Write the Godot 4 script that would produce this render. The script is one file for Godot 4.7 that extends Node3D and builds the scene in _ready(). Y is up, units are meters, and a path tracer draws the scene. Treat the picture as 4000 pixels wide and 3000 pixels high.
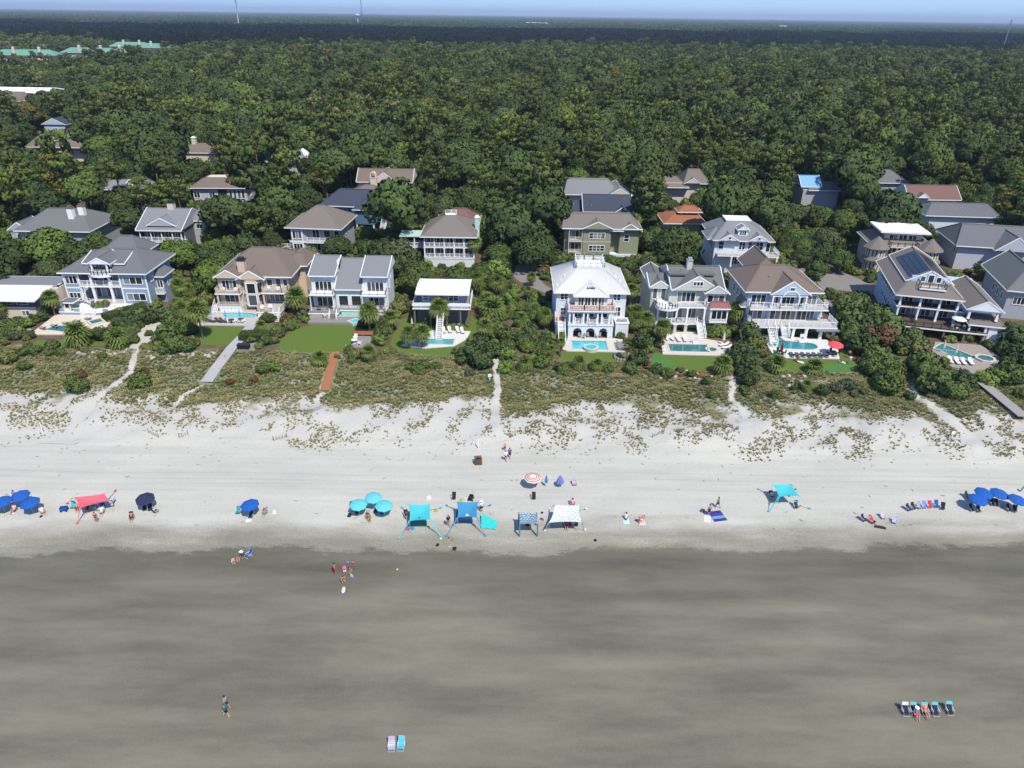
extends Node3D
# A drone's view of a beach: wet sand, dry sand, dunes, a row of beach houses with pools, and a wood that reaches the horizon.
# x runs along the shore, -z inland, metres.

const YARD := 2.0
var M := {}
var shared := {}
var taken := {}
var rng := RandomNumberGenerator.new()

# ---------------------------------------------------------------- a small mesh builder
class MB:
	var v := PackedVector3Array()
	var n := PackedVector3Array()
	var c := PackedColorArray()
	var uv := PackedVector2Array()
	var tint := Color(1, 1, 1)
	func tri(a: Vector3, b: Vector3, d: Vector3) -> void:
		var m := (d - a).cross(b - a).normalized()
		v.append(a); v.append(b); v.append(d)
		n.append(m); n.append(m); n.append(m)
		c.append(tint); c.append(tint); c.append(tint)
	func quad(a: Vector3, b: Vector3, d: Vector3, e: Vector3) -> void:
		tri(a, b, d)
		tri(a, d, e)
	func box(x0: float, x1: float, y0: float, y1: float, z0: float, z1: float) -> void:
		hexa([Vector3(x0, y0, z0), Vector3(x1, y0, z0), Vector3(x1, y0, z1), Vector3(x0, y0, z1)], [Vector3(x0, y1, z0), Vector3(x1, y1, z0), Vector3(x1, y1, z1), Vector3(x0, y1, z1)])
	func hexa(lo: Array, hi: Array) -> void:   # two rings, both running clockwise seen from below
		var k := lo.size()
		for i in k:
			var j := (i + 1) % k
			quad(lo[i], lo[j], hi[j], hi[i])
		for i in range(1, k - 1):
			tri(hi[0], hi[i], hi[i + 1])
			tri(lo[0], lo[i + 1], lo[i])
	func bar(a: Vector3, b: Vector3, w: float, h := -1.0, up := Vector3.UP) -> void:
		if h < 0.0: h = w
		var dir := (b - a).normalized()
		if absf(dir.dot(up)) > 0.95: up = Vector3.RIGHT
		var s := dir.cross(up).normalized() * w * 0.5
		var t := s.cross(dir).normalized() * h * 0.5
		hexa([a - s - t, a + s - t, a + s + t, a - s + t], [b - s - t, b + s - t, b + s + t, b - s + t])
	func tube(a: Vector3, b: Vector3, r0: float, r1: float, k := 6) -> void:
		var dir := (b - a).normalized()
		var up := Vector3.RIGHT if absf(dir.y) > 0.9 else Vector3.UP
		var s := dir.cross(up).normalized()
		var t := s.cross(dir).normalized()
		var lo := []
		var hi := []
		for i in k:
			var p := TAU * i / k
			var q := s * cos(p) + t * sin(p)
			lo.append(a + q * r0)
			hi.append(b + q * r1)
		hexa(lo, hi)
	func blob(o: Vector3, r: Vector3, k := 8, rings := 5) -> void:
		for i in rings:
			var p0 := PI * i / rings
			var p1 := PI * (i + 1) / rings
			for j in k:
				var q0 := TAU * j / k
				var q1 := TAU * (j + 1) / k
				var a := o + Vector3(sin(p0) * cos(q0), cos(p0), sin(p0) * sin(q0)) * r
				var b := o + Vector3(sin(p0) * cos(q1), cos(p0), sin(p0) * sin(q1)) * r
				var d := o + Vector3(sin(p1) * cos(q1), cos(p1), sin(p1) * sin(q1)) * r
				var e := o + Vector3(sin(p1) * cos(q0), cos(p1), sin(p1) * sin(q0)) * r
				if i > 0: tri(a, d, b)
				if i < rings - 1: tri(a, e, d)
	func slab(pts: Array, t: float) -> void:   # a flat polygon, clockwise from above, extruded down
		var lo := []
		for p in pts: lo.append(p - Vector3(0, t, 0))
		hexa(lo, pts)
	func soft() -> void:   # one smooth normal for each place
		var sum := {}
		for i in v.size():
			var k := Vector3i((v[i] * 500.0).round())
			sum[k] = sum.get(k, Vector3.ZERO) + n[i]
		for i in v.size():
			n[i] = sum[Vector3i((v[i] * 500.0).round())].normalized()
	func done() -> ArrayMesh:
		var a := []
		a.resize(Mesh.ARRAY_MAX)
		a[Mesh.ARRAY_VERTEX] = v
		a[Mesh.ARRAY_NORMAL] = n
		a[Mesh.ARRAY_COLOR] = c
		if uv.size() == v.size(): a[Mesh.ARRAY_TEX_UV] = uv
		var m := ArrayMesh.new()
		if v.size(): m.add_surface_from_arrays(Mesh.PRIMITIVE_TRIANGLES, a)
		return m

# ---------------------------------------------------------------- naming, tagging, materials
func numbered(called: String) -> String:
	taken[called] = taken.get(called, 0) + 1
	return called if taken[called] == 1 else "%s_%03d" % [called, taken[called] - 1]

func thing(called: String, label: String, category: String, at: Vector3, turn := 0.0, group := "") -> Node3D:
	var o := Node3D.new()
	o.name = numbered(called)
	add_child(o)
	o.position = at
	o.rotation_degrees.y = turn
	mark(o, label, category, group)
	return o

func mark(o: Node3D, label: String, category: String, group := "", kind := "") -> void:
	if label: o.set_meta("label", label)
	if category: o.set_meta("category", category)
	if group: o.set_meta("group", group)
	if kind: o.set_meta("kind", kind)

func part(parent: Node, called: String, mesh: Mesh, material: Material, at := Transform3D()) -> MeshInstance3D:
	var o := MeshInstance3D.new()
	o.name = called if parent != self else numbered(called)
	o.mesh = mesh
	o.material_override = material
	o.transform = at
	parent.add_child(o, true)
	return o

func hold(parent: Node, called: String, at := Transform3D()) -> Node3D:   # a part that is made of sub-parts
	var o := Node3D.new()
	o.name = called
	o.transform = at
	parent.add_child(o, true)
	return o

func setting(called: String, mesh: Mesh, material: Material, label := "") -> MeshInstance3D:
	var o := part(self, called, mesh, material)
	mark(o, label, "", "", "structure")
	return o

func copy(o: Node3D, at: Transform3D, label := "") -> Node3D:
	var d: Node3D = o.duplicate()
	var base := String(o.name)
	if base.length() > 4 and base.substr(base.length() - 3).is_valid_int(): base = base.substr(0, base.length() - 4)
	d.name = numbered(base)
	add_child(d)
	d.transform = at
	if label: d.set_meta("label", label)
	return d

func V(x: float, y: float, z: float) -> Vector3:
	return Vector3(x, y, z)

func lin(r: float, g: float, b: float) -> Color:
	return Color(r, g, b).linear_to_srgb()

func noise_tex(key: String, f: float, lo: float, hi: float, size := 256, type := FastNoiseLite.TYPE_SIMPLEX_SMOOTH) -> Texture2D:
	if not shared.has(key):
		var n := FastNoiseLite.new()
		n.seed = key.hash() % 1000
		n.noise_type = type
		n.frequency = f
		n.fractal_octaves = 4
		var im := n.get_seamless_image(size, size, false, false, 0.1, true)
		im.convert(Image.FORMAT_RGB8)
		var b := im.get_data()
		for i in b.size(): b[i] = int(clampf(lerpf(lo, hi, b[i] / 255.0) * 255.0, 0.0, 255.0))
		shared[key] = ImageTexture.create_from_image(Image.create_from_data(size, size, false, Image.FORMAT_RGB8, b))
	return shared[key]

# linear base colour, roughness, metres of one repeat of the grain (0: none)
func mat(key: String, r := 0.5, g := 0.5, b := 0.5, rough := 0.85, grain := 0.0) -> StandardMaterial3D:
	if M.has(key): return M[key]
	var m := StandardMaterial3D.new()
	m.resource_name = key
	var k := 1.22 if grain > 0.0 else 1.0   # the grain's mean
	m.albedo_color = lin(r * k, g * k, b * k)
	m.roughness = rough
	m.metallic_specular = 0.4
	if grain > 0.0:
		m.albedo_texture = noise_tex("grain", 0.03, 0.80, 1.0)
		m.uv1_triplanar = true
		m.uv1_world_triplanar = true
		m.uv1_scale = Vector3.ONE / grain
	M[key] = m
	return m

func leafy(key: String) -> StandardMaterial3D:
	if M.has(key): return M[key]
	var m := StandardMaterial3D.new()
	m.resource_name = key
	m.vertex_color_use_as_albedo = true
	m.roughness = 0.75
	m.metallic_specular = 0.3
	m.cull_mode = BaseMaterial3D.CULL_DISABLED
	M[key] = m
	return m

func painted(key: String, rough := 0.8) -> StandardMaterial3D:   # colours come with the mesh
	var m := leafy(key)
	m.roughness = rough
	return m

# ---------------------------------------------------------------- the lie of the land
func wave(x: float, z: float) -> float:
	return sin(x * 0.21 + 1.3 * sin(z * 0.17)) * sin(z * 0.31 + 0.7 + 1.1 * sin(x * 0.13)) + 0.5 * sin(x * 0.47 + z * 0.29 + 2.0) * sin(z * 0.61 - x * 0.23)

func land(x: float, z: float) -> float:
	var g := -z + 0.02 * x
	var w := smoothstep(92.0, 99.0, g) * (1.0 - smoothstep(114.0, 124.0, g))
	var toe := 92.0 + 1.2 * sin(x * 0.16)
	return 1.4 * smoothstep(toe, toe + 8.5, g) + 0.6 * smoothstep(104.0, 124.0, g) + 0.5 * w * wave(x, z) + 0.2 * w * sin(x * 0.83 + 2.0 * sin(z * 0.4)) * sin(z * 0.95 + x * 0.21)

# where each plant stands: x, z, radius, height (palms and pines) or leaf colour (shrubs)
var OAKS := [
	[-113.8, -171.3, 7.9], [-116.5, -151.9, 7.0], [-120.7, -163.3, 7.0], [40.4, -175.5, 7.0], [139.7, -188.1, 7.0], [-101.7, -163.3, 6.0], [-27.8, -167.7, 6.0], [-65.9, -201.5, 7.0], [-138.3, -206.0, 7.0],
	[4.6, -175.2, 6.0], [-12.7, -217.0, 7.0], [-67.9, -154.3, 5.2], [-119.8, -217.6, 7.0], [-82.7, -170.6, 5.7], [-21.7, -154.9, 5.2], [-110.7, -221.4, 7.0], [64.1, -198.3, 6.0], [-67.1, -175.1, 5.2],
	[65.7, -206.6, 6.0], [80.2, -247.5, 7.0], [-3.8, -189.7, 5.5], [-103.8, -213.8, 6.0], [-69.7, -219.6, 6.0], [-23.7, -261.0, 7.0], [-84.2, -170.5, 4.8], [-12.6, -155.8, 4.4], [84.0, -189.8, 5.2],
	[-122.1, -227.2, 6.0], [22.8, -160.4, 4.4], [-157.9, -229.3, 6.0], [37.3, -162.3, 4.4], [-121.9, -170.5, 4.6], [-45.9, -182.3, 4.8], [109.6, -198.4, 5.2], [64.2, -164.3, 4.4], [37.5, -190.4, 5.0],
	[-78.3, -249.0, 6.3], [-181.3, -268.2, 6.8], [-154.5, -278.7, 7.0], [-18.5, -200.0, 5.2], [79.0, -235.8, 6.0], [155.4, -280.2, 7.0], [98.5, -280.5, 7.0], [115.1, -201.9, 5.2], [-4.2, -282.5, 7.0],
	[-36.4, -167.5, 4.4], [-93.8, -168.0, 4.4], [127.3, -168.2, 4.4], [-71.1, -169.1, 4.4], [-11.8, -206.3, 5.2], [-13.8, -287.6, 7.0], [143.7, -206.9, 5.2], [11.3, -288.5, 7.0], [180.7, -289.6, 7.0],
	[59.6, -290.0, 7.0], [-73.6, -181.4, 4.6], [62.5, -219.3, 5.4], [150.6, -247.7, 6.0], [2.8, -248.1, 6.0], [80.0, -180.8, 4.5], [44.1, -194.9, 4.8], [-34.2, -180.9, 4.5], [-139.4, -251.9, 6.1],
	[149.3, -212.5, 5.2], [61.9, -212.6, 5.2], [-8.3, -251.6, 6.0], [-106.1, -177.5, 4.4], [-20.9, -215.5, 5.2], [-3.8, -179.6, 4.4], [-148.9, -255.6, 6.0], [-178.7, -256.3, 6.0], [-0.5, -218.4, 5.2],
	[2.4, -181.6, 4.4], [-2.1, -260.8, 6.0], [7.9, -184.0, 4.4], [-134.8, -261.5, 6.0], [42.7, -263.6, 6.0], [-66.3, -265.6, 6.0], [-138.3, -273.8, 6.2], [63.0, -226.5, 5.2], [-165.7, -227.9, 5.2],
	[22.3, -267.5, 6.0], [154.6, -268.2, 6.0], [-32.2, -189.5, 4.4], [-131.4, -269.4, 6.0], [-108.5, -229.8, 5.2], [61.0, -269.6, 6.0], [-45.5, -269.9, 6.0], [-2.4, -231.7, 5.2], [-5.4, -197.4, 4.5],
	[96.2, -201.9, 4.6], [91.8, -214.8, 4.9], [107.5, -220.3, 5.0], [72.4, -223.2, 5.0], [89.0, -224.2, 5.0], [-4.9, -224.6, 5.1], [116.3, -247.4, 5.5], [167.9, -262.9, 5.8], [-63.9, -276.4, 6.1],
	[149.6, -232.4, 5.2], [-54.0, -272.9, 6.0], [118.3, -235.3, 5.2], [147.5, -276.1, 6.0], [-197.1, -276.5, 6.0], [90.0, -277.4, 6.0], [-130.8, -278.1, 6.0], [100.1, -197.1, 4.4], [165.4, -279.3, 6.0],
	[140.9, -197.6, 4.4], [-71.5, -210.6, 4.6], [-163.4, -245.3, 5.3], [-117.5, -245.5, 5.3], [-120.5, -276.4, 5.9], [154.3, -240.0, 5.2], [144.2, -283.5, 6.0], [74.4, -148.5, 3.4], [10.9, -201.6, 4.4],
	[204.2, -286.0, 6.0], [-149.2, -246.3, 5.2], [86.0, -290.1, 6.0], [12.6, -249.9, 5.2], [-3.3, -154.0, 3.4], [-129.3, -251.4, 5.2], [-71.0, -252.1, 5.2], [178.2, -252.8, 5.2], [-120.1, -210.0, 4.4],
	[111.6, -210.1, 4.4], [157.0, -254.9, 5.2], [4.0, -255.2, 5.2], [166.3, -255.8, 5.2], [83.0, -177.2, 3.8], [79.4, -199.6, 4.2], [-69.8, -234.7, 4.8], [103.9, -214.9, 4.4], [157.7, -215.5, 4.4],
	[-76.7, -171.7, 3.6], [-67.4, -160.6, 3.4], [96.8, -211.8, 4.3], [75.0, -215.2, 4.4], [111.1, -217.2, 4.4], [81.5, -220.3, 4.5], [107.4, -228.7, 4.6], [62.5, -240.1, 4.8], [48.1, -241.5, 4.9],
	[9.3, -242.6, 4.9], [166.7, -246.4, 4.9], [42.7, -250.6, 5.0], [-10.1, -261.0, 5.2], [81.6, -266.0, 5.3], [90.6, -266.6, 5.3], [-109.1, -160.8, 3.4], [28.6, -261.1, 5.2], [-171.5, -265.1, 5.2],
	[100.4, -265.3, 5.2], [-150.3, -265.3, 5.2], [-8.2, -164.9, 3.4], [1.7, -269.4, 5.2], [44.7, -167.1, 3.4], [112.7, -225.8, 4.4], [-7.4, -272.7, 5.2], [106.1, -273.0, 5.2], [11.2, -226.8, 4.4],
	[156.1, -228.2, 4.4], [8.0, -195.7, 3.8], [83.0, -198.6, 3.9], [-89.9, -212.2, 4.1], [-116.7, -232.9, 4.5], [-124.9, -237.5, 4.6], [-64.9, -274.4, 5.2], [-138.2, -310.9, 5.8], [75.1, -170.8, 3.4],
	[3.0, -277.5, 5.2], [14.8, -262.6, 4.9], [177.2, -278.4, 5.2], [33.8, -172.4, 3.4], [117.8, -172.9, 3.4], [-3.7, -172.9, 3.4], [-110.2, -280.4, 5.2], [117.6, -280.5, 5.2], [-72.7, -173.9, 3.4],
	[-39.4, -282.0, 5.2], [-75.9, -282.3, 5.2], [68.4, -234.9, 4.4], [-101.0, -175.4, 3.4], [-31.1, -175.6, 3.4], [123.5, -284.2, 5.2], [1.9, -236.4, 4.4], [-92.8, -176.6, 3.4], [107.4, -285.4, 5.2],
	[-161.5, -238.2, 4.4], [-22.7, -238.9, 4.4], [-175.1, -238.9, 4.4], [-130.1, -239.6, 4.4], [-3.0, -240.5, 4.4], [-16.8, -240.5, 4.4], [75.8, -241.6, 4.4], [159.5, -243.0, 4.4], [75.1, -181.6, 3.4],
	[122.2, -244.2, 4.4], [-125.9, -244.5, 4.4], [-156.2, -244.5, 4.4], [-12.7, -245.8, 4.4], [-142.6, -246.1, 4.4], [81.4, -195.5, 3.6], [-138.7, -237.7, 4.3], [86.6, -239.8, 4.3], [-37.2, -185.0, 3.4],
	[162.9, -250.9, 4.4], [-162.2, -251.4, 4.4], [-64.9, -187.9, 3.4], [90.2, -252.9, 4.4], [-62.0, -253.4, 4.4], [78.2, -189.5, 3.4], [-137.8, -190.0, 3.4], [117.6, -254.2, 4.4], [23.1, -256.4, 4.4],
	[-82.4, -191.8, 3.4], [40.9, -257.4, 4.4], [83.5, -258.5, 4.4], [123.3, -260.4, 4.4], [-96.3, -260.6, 4.4], [-32.3, -260.6, 4.4], [76.0, -195.8, 3.4], [-142.0, -262.4, 4.4], [-26.9, -196.7, 3.4],
	[-80.7, -196.9, 3.4], [-40.9, -196.9, 3.4], [145.9, -197.6, 3.4], [7.3, -264.2, 4.4], [-41.4, -264.5, 4.4], [-83.3, -179.6, 3.1], [-79.3, -184.9, 3.2], [-142.1, -197.4, 3.4], [90.1, -200.5, 3.4],
	[-32.9, -203.2, 3.5], [9.5, -218.4, 3.7], [154.6, -221.7, 3.8], [41.3, -227.2, 3.8], [-104.8, -198.2, 3.4], [50.8, -234.1, 3.9], [163.5, -270.4, 4.5], [23.2, -278.0, 4.6], [30.0, -278.5, 4.6],
	[-36.5, -289.0, 4.8], [-21.0, -293.4, 4.8], [126.7, -198.3, 3.4], [24.1, -198.6, 3.4], [36.3, -265.8, 4.4], [-92.0, -225.1, 3.8], [-72.6, -263.3, 4.3], [48.8, -268.4, 4.4], [-73.7, -202.1, 3.4],
	[101.5, -203.2, 3.4], [-39.3, -272.2, 4.4], [186.2, -272.2, 4.4], [-146.5, -273.0, 4.4], [-5.8, -204.6, 3.4], [79.4, -204.7, 3.4], [122.7, -273.8, 4.4], [13.1, -276.8, 4.4], [-20.9, -208.6, 3.4],
	[39.8, -208.6, 3.4], [-129.0, -208.8, 3.4], [8.4, -280.5, 4.4], [189.5, -280.8, 4.4], [65.8, -281.6, 4.4], [56.5, -282.3, 4.4], [-8.9, -211.7, 3.4], [11.3, -212.4, 3.4], [-63.3, -212.6, 3.4],
	[-67.1, -284.0, 4.4], [-197.2, -285.0, 4.4], [-71.8, -184.3, 3.0], [-105.4, -193.3, 3.1], [37.9, -280.2, 4.3], [46.0, -286.1, 4.4], [-30.2, -286.7, 4.4], [21.1, -287.0, 4.4], [2.5, -287.6, 4.4],
	[-136.3, -216.9, 3.4], [-164.5, -289.4, 4.4], [-90.2, -217.6, 3.4], [142.5, -290.1, 4.4], [43.9, -183.1, 2.9], [74.2, -191.2, 3.0], [96.8, -219.3, 3.4], [-59.3, -227.9, 3.5], [1.5, -204.1, 3.2],
	[-159.0, -220.0, 3.4], [-138.9, -222.6, 3.4], 
]
var PINES := [
	[-147.1, -236.0, 7.9, 11.0], [-71.3, -193.2, 5.9, 7.5], [-149.7, -220.2, 6.3, 14.3], [-15.2, -231.0, 6.0, 6.7], [-24.9, -274.6, 6.1, 4.5], [-150.9, -220.2, 4.9, 9.9], [-145.8, -200.9, 4.2, 13.7],
	[-25.7, -277.4, 5.6, 8.4], [-2.7, -211.8, 4.4, 13.3], [-146.6, -209.0, 4.3, 13.8], [-151.6, -202.8, 3.9, 13.6], [-110.0, -235.6, 4.3, 13.3], [-127.3, -232.4, 4.3, 14.3], [73.5, -202.4, 3.8, 11.1],
	[-127.1, -215.5, 3.9, 12.3], [167.1, -235.4, 4.2, 12.9], [-131.2, -219.3, 3.9, 13.3], [-20.7, -247.2, 4.3, 12.6], [-20.4, -252.6, 4.3, 14.0], [-10.7, -226.3, 3.9, 13.5], [30.1, -250.0, 4.3, 12.2],
	[105.6, -205.2, 3.5, 11.5], [-122.3, -249.2, 4.2, 14.5], [114.9, -259.7, 4.3, 14.5], [-98.4, -307.5, 5.0, 7.5], [-144.5, -215.6, 3.6, 12.9], [182.0, -261.6, 4.3, 12.9], [157.4, -261.1, 4.3, 11.7],
	[147.9, -219.6, 3.6, 11.5], [3.1, -224.3, 3.7, 11.5], [-111.8, -214.9, 3.5, 11.3], [40.9, -240.8, 3.9, 11.8], [-27.1, -253.1, 4.0, 12.4], [-47.1, -258.3, 4.1, 12.4], [-98.5, -210.9, 3.4, 12.2],
	[9.9, -235.6, 3.8, 12.4], [-171.0, -247.8, 3.9, 12.7], [35.2, -271.9, 4.2, 13.4], [-14.5, -271.3, 4.2, 12.7], [166.8, -229.7, 3.6, 14.6], [-143.6, -281.6, 4.3, 14.6], [72.0, -247.0, 3.8, 14.2],
	[-63.4, -240.9, 3.7, 11.0], [-102.4, -281.8, 4.2, 12.6], [-184.4, -262.1, 4.0, 14.8], [-25.0, -209.5, 3.2, 13.4], [146.3, -264.7, 3.9, 14.9], [-142.0, -289.4, 4.2, 14.6], [-60.8, -234.4, 3.5, 12.8],
	[-58.9, -261.4, 3.8, 14.6], [-129.6, -227.9, 3.3, 12.2], [74.3, -260.7, 3.7, 11.5], [-14.2, -280.0, 4.0, 14.2], [-51.5, -265.4, 3.8, 14.3], [160.8, -233.3, 3.4, 12.9], [53.7, -270.0, 3.8, 12.7],
	[-21.2, -287.5, 4.0, 11.6], [176.0, -266.8, 3.7, 15.0], [67.8, -288.3, 4.0, 13.1], [70.3, -240.6, 3.4, 11.2], [-191.4, -281.7, 3.9, 13.8], [75.3, -282.4, 3.8, 13.7], [84.6, -274.1, 3.7, 13.3],
	[-98.4, -267.2, 3.6, 11.8], [67.5, -273.3, 3.7, 15.0], [130.9, -286.0, 3.8, 14.5], [12.3, -255.4, 3.4, 12.0], [-9.1, -240.1, 3.2, 11.7], [35.5, -256.1, 3.4, 14.6], [170.7, -250.7, 3.3, 12.6],
	[-106.3, -267.9, 3.5, 12.4], [-154.6, -289.1, 3.7, 11.4], [173.9, -273.6, 3.4, 12.8], [13.8, -269.5, 3.3, 14.2], [82.1, -280.7, 3.4, 14.4], [29.8, -271.6, 3.3, 11.1], [33.5, -289.2, 3.5, 11.3],
	[75.8, -287.4, 3.5, 11.6], [76.9, -274.0, 3.3, 12.0], [-97.5, -277.9, 3.3, 15.0], [181.1, -282.4, 3.3, 14.8], [88.1, -284.7, 3.3, 12.4], [-149.2, -286.7, 3.4, 13.9], [-103.8, -289.9, 3.4, 14.6],
	[196.4, -286.3, 3.3, 14.1], [21.5, -122.5, 1.2, 3.4], [113.7, -167.2, 1.5, 3.3], [-154.9, -206.9, 3.5, 14.1], [-173.5, -213.7, 3.5, 13.5], [168.0, -218.2, 4.4, 11.3], [162.4, -219.6, 4.0, 14.1],
	[-185.9, -230.3, 4.0, 15.0], [-177.4, -230.4, 3.4, 12.9], [177.9, -229.6, 3.5, 11.4], [-190.1, -235.0, 3.8, 12.9], [-198.0, -247.0, 4.0, 13.4], [194.7, -248.9, 4.1, 12.4], [-187.7, -256.1, 4.0, 14.5],
	[-200.5, -261.2, 3.6, 12.8], [-196.3, -259.3, 3.5, 13.0], [189.7, -261.5, 4.0, 12.1], [-213.7, -262.6, 4.0, 12.6], [-205.5, -265.6, 3.3, 11.5], [194.8, -268.6, 3.5, 11.3], [-211.8, -273.6, 3.4, 14.0],
	[-220.6, -275.4, 3.6, 12.5], [-229.2, -283.1, 4.0, 14.9], [219.0, -285.5, 4.1, 12.4], [211.3, -288.9, 3.4, 11.8], [223.8, -290.3, 4.0, 12.0], 
]
var PALMS := [
	[-96.8, -140.7, 1.9, 4.1], [-83.4, -125.6, 2.6, 2.6], [-75.8, -125.4, 2.3, 2.0], [-106.3, -138.3, 1.4, 2.7], [-110.1, -167.5, 3.0, 3.5], [-108.6, -173.9, 2.3, 3.6], [-122.9, -166.9, 1.9, 1.7],
	[-61.3, -129.8, 2.4, 6.3], [-51.0, -133.9, 1.2, 1.4], [-46.1, -143.3, 2.4, 4.1], [-68.3, -137.9, 2.0, 3.1], [-69.0, -152.3, 2.0, 3.8], [-71.9, -149.6, 1.8, 2.9], [-70.1, -165.6, 1.8, 3.3], [-28.9, -133.5, 2.1, 5.0],
	[-15.0, -136.9, 2.2, 4.7], [-17.5, -127.1, 1.8, 3.3], [-20.1, -127.0, 1.8, 3.1], [-8.3, -153.3, 2.0, 5.3], [-5.7, -153.4, 1.7, 4.4], [-2.8, -153.5, 1.7, 4.0], [-10.1, -178.0, 2.0, 6.3], [-13.2, -164.4, 2.1, 3.0],
	[-23.1, -160.0, 2.0, 4.1], [-5.7, -152.2, 1.9, 2.9], [-4.3, -142.3, 3.0, 2.3], [4.3, -163.8, 1.3, 2.3], [3.2, -152.0, 1.0, 3.3], [-24.9, -135.5, 1.7, 2.9], [-26.8, -122.1, 1.3, 1.9], [2.3, -118.3, 1.6, 1.5],
	[4.5, -140.1, 1.6, 3.1], [9.2, -124.1, 0.9, 3.1], [25.4, -146.1, 1.6, 5.7], [25.0, -135.9, 1.7, 3.1], [27.3, -135.9, 1.7, 3.3], [29.3, -129.5, 1.8, 4.2], [6.4, -138.1, 1.5, 3.1], [12.3, -119.0, 1.5, 1.3],
	[38.3, -117.5, 1.9, 2.2], [15.5, -118.3, 1.4, 1.3], [7.4, -124.1, 1.1, 1.4], [46.5, -139.1, 2.1, 4.1], [48.6, -119.0, 2.0, 1.5], [55.6, -118.8, 1.8, 1.3], [74.7, -173.0, 1.4, 1.9], [91.5, -120.1, 1.1, 1.2],
	[-35.4, -119.1, 1.6, 1.8], [-26.7, -120.9, 1.5, 2.1], [51.3, -111.1, 1.1, 1.1], [-108.3, -291.1, 2.4, 3.6], [-108.6, -280.3, 1.6, 2.8], [-83.8, -239.9, 2.5, 2.5], [-33.8, -225.8, 3.3, 4.1], [-27.8, -232.4, 1.8, 3.7],
	[-72.0, -146.0, 1.9, 5.3], [-71.4, -145.0, 1.9, 3.1], [-21.0, -159.0, 1.9, 4.2], [-3.8, -151.6, 2.0, 5.1], [-5.5, -131.4, 1.7, 3.1], [-5.6, -145.2, 2.0, 3.2], [1.6, -135.5, 1.6, 3.0], [6.6, -137.2, 1.7, 3.2],
	[25.3, -137.0, 1.7, 4.3], [24.9, -140.5, 1.7, 2.7], [45.3, -162.9, 1.8, 3.0], [44.4, -163.8, 2.2, 2.6], [-113.0, -141.7, 2.2, 5.2], [-111.7, -138.1, 2.0, 5.1], [-118.4, -143.3, 2.2, 5.5], [-111.2, -136.5, 2.1, 2.8],
	
]
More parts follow.
